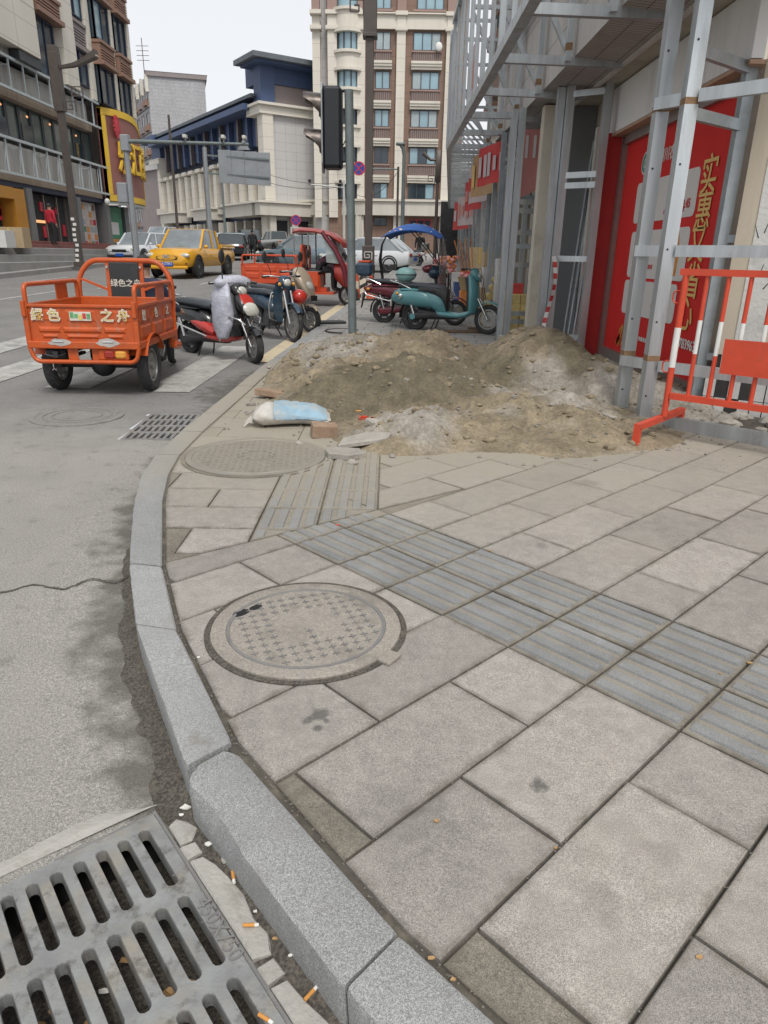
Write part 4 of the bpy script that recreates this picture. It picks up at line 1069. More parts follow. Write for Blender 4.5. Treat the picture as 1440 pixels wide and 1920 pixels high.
p = cw(.46, 2.99, .012); mb = MB(frame(p, D45, (0, 0, 1))); mb.lathe([(.15, 0), (.15, .003), (.10, .003), (.10, 0)], None, 24); mb.lathe([(.06, 0), (.05, .003), (.02, .003)], None, 12); part('faded_logo', mb, 'plaster_white', shop)
o = obj('lettering', text_mesh('四川农信', 'plaster_white', .17, .001), shop); o.matrix_local = Matrix.Translation(-Vector(shop.location)) @ frame(cw(.42, 2.68, .008), D45, (0, 0, 1))
for z in (.95, 1.58, 2.21):
    for s in (.62, 1.3):
        mb = MB(); mb.M = frame(cw(s, z, .002), D45, (0, 0, 1)); mb.box((0, .315, 0), (.006, .63, .004)); part('panel_joint', mb, 'dark_gap', shop)
    mb = MB(); mb.M = frame(cw(.1, z, .002), D45, (0, 0, 1)); mb.box((1.2, 0, 0), (2.4, .006, .004)); part('panel_joint', mb, 'dark_gap', shop)
# bare white tiles at the foot, laid singly
mb = MB(); mb.add([cw(-.16, .1, -.012), cw(2.6, .1, -.012), cw(2.6, .67, -.012), cw(-.16, .67, -.012)], [(0, 1, 2, 3)]); part('mortar_backing', mb, 'dark_gap', shop)
q = random.Random(9)
for r in range(3):
    for k in range(18):
        s = -.2 + .1 * k
        if q.random() < .06 or (r == 2 and q.random() < .3): continue
        mb = MB(frame(cw(s, .1 + .19 * r, -.010 + q.uniform(0, .003)), D45, (0, 0, 1))); mb.box((.046, .093, .004), (.09, .183, .009)); part('wall_tile', mb, 'bare_tile', shop)
# ------------------------------------------------------------------ near steel frame at the corner
nf = thing('steel_frame', 'tall galvanised steel post frame with rails at the corner, nearest the red barrier', 'steel frame', (2.15, 5.9, SW))
def bar(par, a, b, w_=.1, h_=None, m='galv', name='steel_bar'):
    mb = MB(); mb.bar(a, b, w_, h_); return part(name, mb, m, par)
PA, PB, PC = Vector((2.10, 6.16, SW)), Vector((2.20, 5.86, SW)), Vector((2.83, 6.36, SW))
for p in (PA, PB): bar(nf, p, (p.x, p.y, 3.46), .1, .1, name='steel_post')
bar(nf, PC, (PC.x, PC.y, 3.42), .09, .09, 'galv_dark', 'steel_post')
for p in (PA, PB):
    for z in (.66, 2.52): mb = MB(); mb.box((p.x, p.y, z), (.102, .102, .045)); part('weld_stain', mb, 'galv_rust', nf)
    for z in (.35, .95, 1.5, 2.1, 2.9): mb = MB(); mb.cyl((p.x - .02, p.y - .052, z), (p.x - .02, p.y - .049, z), .009, n=8); part('bolt_hole', mb, 'dark_gap', nf)
DF = Vector((.70, -.714, 0))
for z, h_ in ((.1, .1), (.6, .085), (1.49, .085), (2.55, .085)):
    a = PB + Vector((.05, -.06, z - SW)); b2 = a + DF * 1.9
    if z < .2: a = a + Vector((-.02, -.12, 0)); b2 = a + DF * 1.9; a.z = b2.z = SW + .05
    bar(nf, a, b2, .05, h_, name='steel_rail')
    if z > .2: bar(nf, PA + Vector((-.05, -.02, z - SW)), PB + Vector((.0, .06, z - SW)), .05, h_, name='steel_rail')
for z in (2.45, 2.85): bar(nf, PB + Vector((0, 0, z - SW)), PC + Vector((0, 0, z - SW)), .05, .08, 'galv_dark')
for z in (.62, 1.6): bar(nf, (PC.x, PC.y, z), (PC.x + .9, PC.y - .62, z), .04, .06, 'galv_dark')
bar(nf, (PA.x, PA.y, SW + .05), (PC.x, PC.y, SW + .05), .06, .06, 'galv_dark')
# ------------------------------------------------------------------ second and third frames, and the row beyond
def ladder(label, P, Q, zt, zs, m='galv', w_=.09, grp=None, rails=.07):
    z0 = RZ(P.y) + SW; o = thing('steel_frame', label, 'steel frame', (P.x, P.y, z0), 0, grp)
    for c in (P, P + Vector((.1, -.1, 0)), Q): bar(o, (c.x, c.y, z0), (c.x, c.y, zt), w_, w_, m, 'steel_post')
    for z in zs: bar(o, (P.x + .1, P.y - .1, z), (Q.x, Q.y, z), .05, rails, m, 'steel_rung')
    return o
ladder('grey galvanised ladder frame behind the sand heap, beside the red pillar', Vector((2.13, 9.98, 0)), Vector((2.62, 9.62, 0)), 3.42, (3.33, 2.42, 2.3, 1.42, .42), 'galv')
ladder('galvanised ladder frame with many rungs next to the turquoise scooter', Vector((1.78, 11.36, 0)), Vector((2.42, 11.36, 0)), 3.42, (3.28, 2.2, 2.08, 1.78, 1.32, .6, .48), 'galv')
bar(bpy.data.objects['steel_frame.002'], (2.55, 11.25, .2), (2.55, 11.25, 3.42), .08, .08, 'galv_dark', 'steel_post')
def fx(y, off=0.): return 1.85 + off + .069 * (y - 12)
ords = ['first', 'second', 'third', 'fourth', 'fifth', 'sixth', 'seventh', 'eighth', 'ninth', 'tenth', 'eleventh', 'twelfth']
for i, y in enumerate((13.3, 14.9, 16.7, 18.6, 20.8, 23.4, 26.4, 29.8, 33.5, 37.5, 42)):
    z0 = RZ(y) + SW
    ladder('%s steel ladder frame of the arcade beyond the turquoise scooter' % ords[i], Vector((fx(y), y, 0)), Vector((fx(y) + .62, y - .05, 0)), z0 + 3.15, (z0 + 1.35, z0 + 2.15, z0 + 3.05), 'galv' if i % 2 else 'galv_dark', .085, 'arcade ladder frames')
# ------------------------------------------------------------------ canopy truss
tr = thing('canopy_truss', 'galvanised steel canopy truss hanging over the near sidewalk in front of the tiled overhang', 'steel truss', (1.15, 11, 3.42))
bar(tr, (1.15, 4.2, 3.42), (1.15, 15.2, 3.42), .1, .1, name='chord')
bar(tr, (1.15, 4.2, 5.5), (1.15, 15.2, 5.5), .08, .08, name='chord')
bar(tr, (1.9, 6.2, 4.55), (1.9, 15.2, 4.55), .05, .05, 'galv', 'chord')
for k in range(7):
    y = 5.5 + 1.6 * k
    bar(tr, (1.15, y, 3.43), (2.5 if k < 4 else 2.0, y, 3.43 if k > 3 else 3.40), .07, .085, name='cross_bar')
    bar(tr, (1.15, y - .1, 3.47), (1.15, y - .1, 5.5), .06, .06, name='upright')
    bar(tr, (1.15, y + .7, 3.47), (1.15, y + .7, 5.5), .045, .045, name='upright')
    bar(tr, (1.88, y - .06, 3.40), (1.88, y - .06, 5.5), .06, .06, name='upright')
    bar(tr, (1.15, y, 4.75), (1.88, y, 3.5), .05, .05, name='diagonal')
    bar(tr, (1.15, y, 4.8), (1.9, y, 4.8), .05, .05, name='cross_bar')
    bar(tr, (1.15, y, 5.5), (1.9, y, 5.5), .05, .05, name='cross_bar')
    mb = MB(); mb.box((1.88, y - .06, 3.53), (.065, .065, .07)); part('weld_stain', mb, 'galv_rust', tr)
t2 = thing('canopy_truss', 'far steel canopy truss running down the street above the arcade shops', 'steel truss', (1.15, 15.3, 3.42))
c0, c1 = Vector((1.15, 15.25, 3.45)), Vector((3.55, 45, 4.15))
bar(t2, c0, c1, .1, .1, name='chord'); bar(t2, c0 + Vector((0, 0, 1.9)), c1 + Vector((0, 0, 1.9)), .08, .08, name='chord'); bar(t2, c0 + Vector((.95, 0, 0)), c1 + Vector((.95, 0, 0)), .06, .06, name='chord')
N = 34
for k in range(N + 1):
    p = c0.lerp(c1, k / N)
    bar(t2, p, p + Vector((1.0, 0, 0)), .05, .06, name='cross_bar'); bar(t2, p, p + Vector((0, 0, 1.9)), .05, .05, name='upright')
    bar(t2, p + Vector((0, .2, .95)), p + Vector((.95, .2, 0)), .04, .04, 'galv', 'diagonal')
    if k % 2 == 0: bar(t2, p + Vector((0, 0, .95)), p + Vector((1, 0, .95)), .04, .05, 'galv_dark', 'cross_bar')
    if k < N: bar(t2, p + Vector((.08, .1, .03)), c0.lerp(c1, (k + 1) / N) + Vector((.92, -.1, .03)), .035, .035, 'galv_dark', 'lattice_bar')
# vertical sign sheet hung in the truss
o = thing('hanging_sign', 'pale lilac vertical sign sheet with pink print hung in the canopy truss', 'sign', (1.26, 12.2, 3.62))
mb = MB(); mb.box((0, 0, .42), (.02, .75, .84)); mb.build('sheet', 'banner_white', o)
for k in range(4):
    mb = MB(); mb.box((-.012, -.22 + .15 * k, .42), (.004, .09, .5 - .06 * k)); mb.build('print', 'banner_pink', o)
# ------------------------------------------------------------------ bay behind the second frame and the arcade of shops
mat('brown_box', (.21, .12, .085), .7, var=.15, scale=4)
arc = thing('arcade_building', 'long shop arcade building with dark open bays behind the row of steel frames', 'shop building', (3, 20, 0))
def abox(name, x0, x1, y0_, y1_, z0, z1, m, par=arc, b=0.):
    mb = MB(); mb.box(((x0 + x1) / 2, (y0_ + y1_) / 2, (z0 + z1) / 2), (abs(x1 - x0), abs(y1 - y0_ if False else y1_ - y0_), abs(z1 - z0)), b=b); return part(name, mb, m, par)
abox('column', 2.12, 2.34, 10.9, 11.1, .1, 3.4, 'column_tile', b=.006)
abox('steel_shutter', 2.34, 3.05, 10.88, 10.95, .1, 3.4, 'grey_panel')
abox('return_wall', 2.95, 3.1, 9.98, 10.5, .1, 3.4, 'grey_panel')
abox('white_panel', 2.64, 2.72, 10.02, 10.1, .2, 3.0, 'plaster_white')
abox('poster_strip', 2.66, 2.74, 9.95, 10.0, 1.5, 3.0, 'print_orange')
abox('grey_glass', 2.75, 2.8, 10.05, 10.6, .3, 2.3, 'dark_glass')
for z in (.3, 1.4, 2.3): abox('glazing_bar', 2.70, 2.76, 10.1, 10.55, z, z + .06, 'alu_frame')
abox('shop_sign', 3.0, 3.06, 10.9, 12.6, 2.2, 2.75, 'blue_sign')
abox('beam', 2.85, 3.05, 10.5, 13.0, 2.78, 3.4, 'soffit_plain')
# leaning tubes stored in the bay
for k, (x, y) in enumerate(((2.45, 10.3), (2.5, 10.25), (2.56, 10.2))):
    mb = MB(); mb.cyl((x, y - .35, SW + .06), (x + .28, y + .15, 2.9), .018, n=8); mb.build('leaning_tube', 'galv_dark', label='thin grey steel tube leaning in the bay, %s from the post' % ords[k], cat='steel tube', group='tubes leaning in the bay')
back = 1.25
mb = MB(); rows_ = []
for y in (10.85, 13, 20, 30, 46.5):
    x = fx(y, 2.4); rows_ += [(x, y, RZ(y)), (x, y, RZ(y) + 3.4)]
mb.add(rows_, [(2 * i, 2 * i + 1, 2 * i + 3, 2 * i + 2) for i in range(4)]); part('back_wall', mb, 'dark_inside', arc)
for i, y in enumerate((12.9, 17.2, 21.5, 26, 31, 36, 41)):
    x = fx(y, 1.05); z0 = RZ(y); abox('pier', x, x + .5, y - .2, y + .2, z0, z0 + 3.3, 'column_tile', b=.01)
mb = MB(); rings = []
for y in (14.58, 24, 34, 46.5):
    x = fx(y, 1.5); z0 = RZ(y) + 3.28; rings.append([(x, y, z0), (x + 3.5, y, z0), (x + 3.5, y, z0 + 9), (x, y, z0 + 9)])
mb.loft(rings); part('upper_wall', mb, 'column_tile', arc)
mb = MB(); rings = []
for y in (14.59, 24, 34, 46.4):
    x = fx(y, .75); z0 = RZ(y) + 3.2; rings.append([(x, y, z0), (x + 1.6, y, z0), (x + 1.6, y, z0 + .07), (x, y, z0 + .07)])
mb.loft(rings); part('soffit', mb, 'soffit_plain', arc)
for y in (18, 22.5, 27, 32, 38):
    for r in (0, 1, 2):
        x = fx(y, 1.5); z0 = RZ(y) + 4.6 + 2.9 * r
        abox('bay_window', x - .5, x + .1, y - .9, y + .9, z0, z0 + 1.5, 'dark_glass'); abox('window_box', x - .58, x + .12, y - 1, y + 1, z0 - .55, z0 - .02, 'brown_box')
# dark passage at the far end of the arcade
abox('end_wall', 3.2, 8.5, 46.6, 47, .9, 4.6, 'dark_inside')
# ------------------------------------------------------------------ banners hung between the frames
def banner(y0_, y1_, z0, z1, m, m2, label, off=-.16, stripes=5):
    o = thing('hanging_banner', label, 'banner', (fx((y0_ + y1_) / 2, off), (y0_ + y1_) / 2, RZ(y0_)), 0, 'banners hung along the arcade')
    N, mb = 10, MB(); rows_ = []
    L = y1_ - y0_
    for i in range(N + 1):
        t = i / N; y = -L / 2 + L * t; w_ = .03 * math.sin(t * 9 + y0_)
        for k in range(5):
            rows_.append((-.22 * y + w_ * (1 - k / 4), y, z0 + (z1 - z0) * k / 4))
    mb.add(rows_, [(i * 5 + k, i * 5 + k + 1, i * 5 + k + 6, i * 5 + k + 5) for i in range(N) for k in range(4)]); mb.build('cloth', m, o, smooth=180)
    q = random.Random(int(y0_ * 10))
    for k in range(stripes):
        t = (k + .5) / stripes; y = -L / 2 + L * t; mb = MB(); hh = (z1 - z0) * q.uniform(.3, .6)
        w_ = .03 * math.sin(t * 9 + y0_) * .5
        mb.box((-.22 * y + w_ - .022, y, (z0 + z1) / 2), (.006, L / stripes * .55, hh), .22); mb.build('print', m2, o)
    return o
o = thing('hanging_banner', 'salmon pink banner with three pale stripes hung inside the many-rung ladder frame', 'banner', (2.12, 11.6, 2.25))
mb = MB(); mb.add([(-.19, 0, .0), (.2, -.12, .18), (.2, -.12, .95), (-.19, 0, .95)], [(0, 1, 2, 3)]); mb.build('cloth', 'banner_pink', o)
for k in (-1, 0, 1): mb = MB(); mb.box((.02 + .11 * k, -.07 - .035 * k, .72), (.04, .006, .3), -.3); mb.build('print', 'print_white', o)
banner(13.4, 14.7, 2.55, 3.2, 'banner_red', 'banner_white', 'bright red banner with white print, nearest of the arcade banners')
banner(14.95, 16.5, 2.45, 3.25, 'banner_tan', 'print_gold', 'tan and gold banner hanging between red arcade banners')
banner(16.8, 18.4, 2.4, 3.2, 'banner_white', 'banner_red', 'white banner crowded with red print beyond the tan one')
banner(18.8, 20.5, 2.3, 3.0, 'banner_red', 'banner_pink', 'red banner beyond the white one with red print')
banner(23.6, 25.8, 2.0, 2.9, 'banner_white', 'banner_pink', 'pinkish white banner far along the arcade')
banner(27, 29.5, 1.9, 2.9, 'banner_red', 'banner_white', 'farthest red banner near the dark passage')
# ------------------------------------------------------------------ red and white crowd barrier
fb = thing('crowd_barrier', 'red and white steel crowd barrier standing at the corner of the shop', 'barrier', (2.12, 5.27, SW), math.atan2(-.67, .74))
def bb(name, a, b, w_, m, h_=None): mb = MB(); mb.bar(a, b, w_, h_); return mb.build(name, m, fb)
bb('foot', (0, -.44, .15), (0, .44, .15), .045, 'barrier_red')
for y in (-.42, .42): bb('foot', (0, y, .0), (0, y, .14), .045, 'barrier_red')
def banded(name, x, z0, z1, w_):
    mb = MB(); h_ = z1 - z0
    for k, (a, b2) in ((0, (0, .36)), (1, (.36, .64)), (0, (.64, 1))):
        mb.k = k; mb.cyl((x, 0, z0 + h_ * a), (x, 0, z0 + h_ * b2), w_, n=10)
    return mb.build(name, ['barrier_red', 'barrier_white'], fb, smooth=50)
banded('post', .02, .17, 1.2, .024)
bb('top_rail', (-.02, 0, 1.215), (1.95, 0, 1.215), .045, 'barrier_red'); bb('bottom_rail', (.045, 0, .33), (1.95, 0, .33), .045, 'barrier_red')
for k in range(12): banded('bar', .17 + .145 * k, .35, 1.195, .016)
mb = MB(); mb.box((.62, -.03, .66), (.5, .006, .24)); mb.build('sign_plate', 'barrier_red', fb)
for z in (.5, 1.0):
    mb = MB(); mb.tube([(.0, 0, z), (-.03, 0, z), (-.05, 0, z + .02), (-.05, 0, z + .07), (-.03, 0, z + .085), (0, 0, z + .085)], .006, 6); mb.build('hook', 'barrier_red', fb, smooth=60)
# rubble behind the barrier
q = random.Random(21)
for k in range(26):
    s, t = q.uniform(-.1, 1.2), q.uniform(.08, .55); p = W0 + D45 * s + N45 * t; mb = MB(); rock(mb, (p.x, p.y, SW + .03), q.uniform(.03, .1), 300 + k, 7, .55)
    mb.build('rubble_lump', 'rubble_stone', label='jagged concrete lump in the rubble under the bare tiles behind the barrier', cat='rubble', group='rubble behind the barrier')
mb = MB(); N = 24; rows_ = []
for i in range(N + 1):
    for k in range(N + 1):
        p = W0 + D45 * (-.5 + 3 * i / N) + N45 * (.02 + .62 * k / N); rows_.append((p.x, p.y, SW - .004 + .07 * fbm(p.x * 6, p.y * 6, 7) * (1 - k / N) ))
mb.add(rows_, [(i * (N + 1) + k, i * (N + 1) + k + 1, (i + 1) * (N + 1) + k + 1, (i + 1) * (N + 1) + k) for i in range(N) for k in range(N)]); mb.build('rubble_bed', 'soil', smooth=180, kind='stuff', label='dark earth and crumbs at the foot of the corner wall', cat='rubble')
# ================================================================== buildings across and up the street
mat('cream', (.62, .58, .505), .7, var=.06, scale=.6, dirt=((.42, .38, .32), .2, .7), streak=True)
mat('cream_dark', (.53, .495, .435), .75, var=.07, scale=.8, dirt=((.34, .31, .27), .22, .9), streak=True)
mat('stone_grey', (.5, .485, .475), .75, var=.06, scale=.7, dirt=((.33, .315, .3), .2, .8), streak=True)
mat('brown_stone', (.22, .14, .105), .75, var=.1, scale=.9, dirt=((.16, .105, .08), .2, 1.2))
mat('pink_stone', (.30, .205, .175), .75, var=.08, scale=.8)
mat('grille', (.14, .115, .11), .5, .3, var=.12, scale=3)
mat('glass_sky', (.24, .36, .42), .08, .0, var=.25, scale=.35, spec=.8)
mat('glass_dark', (.03, .045, .06), .08, .0, var=.4, scale=.5, spec=.7)
mat('glass_shop', (.08, .11, .105), .1, .0, var=.35, scale=.35, spec=.6)
mat('curtain', (.34, .40, .42), .6, var=.15, scale=2)
mat('frame_dark', (.05, .055, .06), .5, .2, var=.1)
mat('navy', (.055, .085, .17), .6, var=.15, scale=.5, dirt=((.08, .11, .19), .25, .8))
mat('navy_dark', (.02, .03, .06), .6, var=.2, scale=.7)
mat('roof_tile', (.12, .135, .15), .7, var=.2, scale=1.5)
mat('brick_grey', (.36, .36, .37), .8, var=.1, scale=.5, speck=((5, .88, 1.12),))
mat('slate_band', (.25, .215, .21), .8, var=.1, scale=.8)
mat('weathered', (.38, .37, .35), .85, var=.25, scale=1.1, bump=.3, bscale=20, dirt=((.2, .185, .165), .4, 1.3), streak=True)
mat('louver_brown', (.24, .14, .10), .65, var=.12, scale=2)
mat('tile_grey', (.36, .355, .34), .8, var=.12, scale=1.2)
mat('rail_pale', (.46, .50, .51), .5, .3, var=.1, scale=3)
mat('old_timber', (.30, .235, .175), .85, var=.25, scale=1.2, dirt=((.2, .16, .12), .3, 2), streak=True)
mat('sign_plum', (.25, .10, .085), .6, var=.1, scale=.7)
mat('sign_yellow', (.66, .42, .03), .5, var=.07, scale=1)
mat('sign_red', (.5, .03, .05), .5, var=.15, scale=2)
mat('orange_panel', (.52, .24, .03), .55, var=.1, scale=1)
mat('poster_green', (.05, .24, .13), .5, var=.3, scale=2)
mat('poster_mix', (.55, .50, .47), .5, var=.15, scale=3)
mat('shop_lamp', (.8, .5, .2), .5, emit=((1., .45, .2), .7))
mat('step_stone', (.27, .265, .255), .85, var=.14, scale=1.2, dirt=((.19, .18, .165), .3, 1.6))
mat('red_step', (.19, .07, .06), .7, var=.15, scale=2)
lines_on('stone_grey', 0, .9, .025, .62, 2, .75, .025)
lines_on('brown_stone', 2, .95, .03, .6, 0, 1.15, .025)
lines_on('cream', 2, 1.05, .03, .62)
lines_on('tile_grey', 2, .12, .02, .65, 1, .3, .02)
lines_on('brick_grey', 2, .45, .05, .8)
class Fac:
    """builds on a facade: s along, z up, o outwards"""
    def __init__(s, par, o, d, flip=False):
        s.par = par; s.o = Vector((o[0], o[1], 0)); s.d = Vector((d[0], d[1], 0)).normalized(); s.n = Vector((s.d.y, -s.d.x, 0)) * (-1 if flip else 1)
    def P(s, a, z, out=0.): p = s.o + s.d * a + s.n * out; return Vector((p.x, p.y, z))
    def box(s, name, a0, a1, z0, z1, o0, o1, m, par=None, bev=0.):
        mb = MB(); mb.M = frame(s.P((a0 + a1) / 2, (z0 + z1) / 2, (o0 + o1) / 2), s.d, (0, 0, 1)); mb.box((0, 0, 0), (abs(a1 - a0), abs(z1 - z0), abs(o1 - o0)), b=bev)
        return part(name, mb, m, par or s.par)
    def window(s, a0, a1, z0, z1, o=.0, panes=3, gm='glass_sky', fm='frame_dark', t=.07, depth=.12, alt=None):
        mb = MB(); F = frame(s.P(a0, z0, o), s.d, (0, 0, 1)); mb.M = F
        sg = 1 if F.to_3x3().col[2].dot(s.n) > 0 else -1
        W_, H_ = a1 - a0, z1 - z0
        for x in [0] + [W_ * k / panes for k in range(1, panes)] + [W_]: mb.box((min(max(x, t / 2), W_ - t / 2), H_ / 2, 0), (t, H_, depth))
        for y in (t / 2, H_ - t / 2): mb.box((W_ / 2, y, 0), (W_, t, depth * .96))
        f = part('window', mb, fm, s.par)
        for k in range(panes):
            mb = MB(); mb.M = F; x0, x1 = W_ * k / panes + t * .4, W_ * (k + 1) / panes - t * .4
            dz = rnd.uniform(-.03, .0); mb.box(((x0 + x1) / 2, H_ / 2, sg * dz), (x1 - x0, H_ - t, .02))
            o_ = mb.build('pane', (alt if alt and rnd.random() < .3 else gm), f); pass
        return f
# ------------------------------------------------------------------ building closing the street: cream and brown block
CYp = 72.
cb = thing('apartment_block', 'tall cream and brown apartment block with a curved bay facing down the street', 'apartment block', (-1, CYp, RZ(CYp)))
F0 = Fac(cb, (0, CYp), (1, 0))
cxp = lambda px: AY(px, 230, CYp).x
czp = lambda py: AY(745, py, CYp).z
zb, ztop = RZ(CYp) - .5, czp(-60)
F0.box('wall', cxp(615), cxp(868), zb, ztop, -9, 0, 'brown_stone')
F0.box('wall', cxp(590), cxp(614.7), zb, ztop, -9, -.8, 'stone_grey')
for a, b_ in ((588, 602), (616, 633), (670, 684), (741, 757), (831, 847)):
    F0.box('pilaster', cxp(a), cxp(b_), zb if a > 680 else czp(410), czp(28), -.4, .35 if a > 600 else .1, 'cream')
    F0.box('pilaster', cxp(a), cxp(b_), czp(28) + .02, ztop, -.4, .3, 'pink_stone')
    for y in (28, 57): F0.box('capital', cxp(a - 3), cxp(b_ + 3), czp(y) - .12, czp(y) + .18, -.4, .55, 'cream')
for a, b_ in ((684.3, 740.7), (757.3, 830.7)):
    F0.box('cornice', cxp(a), cxp(b_), czp(56), czp(29), -.2, .28, 'cream'); F0.box('cornice_lip', cxp(a), cxp(b_), czp(30) + .05, czp(26), -.2, .5, 'cream')
rows = ((60, 95, 97, 118, 118, 131), (134, 168, 169, 192, 192, 205), (206, 239, 241, 263, 263, 275), (276, 308, 311, 332, 332, 343), (344, 373, 0, 0, 0, 0))
for ri, (w0, w1, g0_, g1_, l0, l1) in enumerate(rows):
    for a, b_, n_ in ((703, 730, 2), (771, 821, 3)):
        q = -1.2 * ri * .6 * (1 if a > 750 else .5)
        F0.window(cxp(a + q), cxp(b_ + q), czp(w1), czp(w0), .03, n_, 'glass_sky' if ri < 3 else 'glass_dark', alt='curtain' if ri < 3 else 'glass_sky')
        F0.box('sill', cxp(a - 2 + q), cxp(b_ + 2 + q), czp(w1) - .14, czp(w1) - .01, -.05, .22, 'pink_stone')
        if g1_:
            F0.box('grille', cxp(a - 1 + q), cxp(b_ + 1 + q), czp(g1_), czp(g0_) - .05, -.05, .12, 'grille')
            x = cxp(a) + .1
            mb = MB()
            while x < cxp(b_): mb.M = frame(F0.P(x + (cxp(a + q) - cxp(a)), (czp(g0_) + czp(g1_)) / 2, .14), (1, 0, 0), (0, 0, 1)); mb.box((0, 0, 0), (.05, abs(czp(g0_) - czp(g1_)) - .12, .05)); x += .19
            part('grille_bars', mb, 'pink_stone', cb)
            for dz, oo in ((0, .3), (.22, .42), (.42, .5)): F0.box('ledge', cxp(a - 3 + q), cxp(b_ + 3 + q), czp(l1) + dz, czp(l1) + dz + .2, -.05, oo, 'cream')
F0.window(cxp(703), cxp(730), czp(18), czp(-40), .03, 2); F0.window(cxp(776), cxp(824), czp(18), czp(-40), .03, 3)
for a, b_ in ((701, 733), (769, 828)): F0.box('sill', cxp(a), cxp(b_), czp(20) - .1, czp(18) - .01, -.05, .25, 'pink_stone')
# curved bay
bx = (cxp(633) + cxp(672)) / 2; br_ = (cxp(672) - cxp(633)) / 2 * 1.05
def arc_piece(name, z0, z1, r, m, par=cb, n=14, a0=math.pi, a1=2 * math.pi, t=.3):
    mb = MB(Matrix.Translation((bx, CYp + .4, 0))); mb.lathe([(r - t, z0), (r, z0), (r, z1), (r - t, z1)], None, n, a0, a1); return part(name, mb, m, par, 30)
for (w0, w1) in ((62, 100), (134, 170), (206, 240), (277, 310), (345, 373)):
    w_ = arc_piece('curved_window', czp(w1), czp(w0), br_, 'glass_sky' if w0 < 200 else 'glass_dark')
    for k in range(6):
        a = math.pi + math.pi * k / 5; mb = MB(); x, y = bx + (br_ + .02) * math.cos(a), CYp + .4 + (br_ + .02) * math.sin(a)
        mb.cyl((x, y, czp(w1)), (x, y, czp(w0)), .06, n=6); mb.build('mullion', 'frame_dark', w_)
for (a, b_) in ((22, 61), (101, 133), (171, 205), (241, 276), (311, 344)):
    arc_piece('curved_spandrel', czp(b_), czp(a), br_ + .25, 'cream', t=.6); arc_piece('spandrel_lip', czp(b_) - .15, czp(b_) + .1, br_ + .45, 'cream', t=.6); arc_piece('spandrel_lip', czp(a) - .1, czp(a) + .12, br_ + .45, 'cream', t=.6)
arc_piece('curved_window', czp(20), czp(-50), br_, 'glass_sky')
F0.box('canopy_band', cxp(684), cxp(850), czp(405), czp(379), -.2, 1.0, 'cream_dark'); F0.box('band_lip', cxp(683), cxp(851), czp(379), czp(375), -.2, 1.2, 'cream')
FL = Fac(cb, (cxp(684), CYp - 1.0), (-.90, .43), True)
FL.box('canopy_band', 0, 9, czp(405), czp(379), -.6, .02, 'cream_dark'); FL.box('band_lip', 0, 9, czp(379), czp(375), -.6, .2, 'cream')
for k in range(9):
    F0.box('band_joint', cxp(684) + .8 + 1.05 * k, cxp(684) + .84 + 1.05 * k, czp(404), czp(380), 1.0, 1.012, 'stone_grey')
for k in range(4):
    FL.box('column', .3 + 2.3 * k, .95 + 2.3 * k, zb, czp(405), -.6, -.05, 'cream_dark')
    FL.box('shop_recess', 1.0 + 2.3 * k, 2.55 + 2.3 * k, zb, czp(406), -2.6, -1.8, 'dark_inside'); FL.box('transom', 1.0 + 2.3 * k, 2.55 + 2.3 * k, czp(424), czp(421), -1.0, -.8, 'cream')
F0.window(cxp(772), cxp(816), czp(424), czp(411), .05, 3, 'glass_dark', 'sign_red'); F0.window(cxp(703), cxp(728), czp(424), czp(408), .05, 2, 'glass_dark')
F0.box('pier', cxp(669), cxp(683), zb, czp(405), 0, .7, 'cream_dark'); F0.box('pier', cxp(832), cxp(846), zb, czp(406), 0, .6, 'cream_dark')
F0.box('notice', cxp(688), cxp(697), czp(438), czp(416), 0, .08, 'print_white')
mb = MB(); mb.M = frame(F0.P(cxp(817), czp(89), .5), (1, 0, 0), (0, 0, 1)); mb.ell((0, 0, 0), (.3, .36, .1), 16, 6); part('satellite_dish', mb, 'print_white', cb, 40)
# ------------------------------------------------------------------ block with the navy roof
NC = AY(497, 300, 72.); nd, ne = Vector((-.55, .835, 0)), Vector((.835, .55, 0))
nb = thing('market_hall', 'long cream hall with navy upper storey and deep navy eaves beyond the parked cars', 'hall', (NC.x, 72, RZ(72)))
FA, FE = Fac(nb, (NC.x, 72), nd, True), Fac(nb, (NC.x, 72), ne)
zc = lambda py: AY(497, py, 72).z
LN = 34
zb = RZ(72) - .6
FE.box('end_wall', .9, 9, zb, zc(212), -3, -.25, 'stone_grey'); FE.box('corner_pier', -.1, .95, zb, zc(205), -1.2, .0, 'cream')
FE.box('cornice', -.4, 9, zc(212), zc(196), -3, .12, 'cream'); FE.box('cornice_lip', -.6, 9, zc(196), zc(191), -3, .4, 'cream')
FE.box('brick_panel', 1.6, 9, zc(196) + .3, zc(150), -4, -1.0, 'slate_band'); FE.box('navy_gable', .2, 9, zc(150) + .01, zc(112), -4.2, -.8, 'navy'); FE.box('navy_pier', .1, 1.5, zc(192), zc(110), -2.2, -.6, 'navy')
def eave(f, a0, a1, z, o0, o1, th, m, lift=.0):
    f.box('eave', a0, a1, z, z + th, o0, o1, m)
eave(FE, -.7, 10, zc(117), -3.2, .5, .4, 'navy'); eave(FE, -1.2, 10.5, zc(112), -3.6, 1.0, .4, 'roof_tile')
FA.box('side_wall', 3.6, LN, zb, zc(150), -6, -1.6, 'navy_dark')
FA.box('upper_navy_wall', 1.3, LN, zc(262), zc(196), -3, -1.0, 'navy')
eave(FA, 2.2, LN, zc(200), -4, 1.0, .5, 'navy'); eave(FA, 1.8, LN + .6, zc(176), -4, .4, .3, 'roof_tile')
mb = MB(); mb.M = None
r0, r1, r2, r3 = FA.P(1.6, zc(178), .6), FA.P(LN + .6, zc(178), .6), FA.P(LN + .6, zc(150), -4), FA.P(1.6, zc(150), -4)
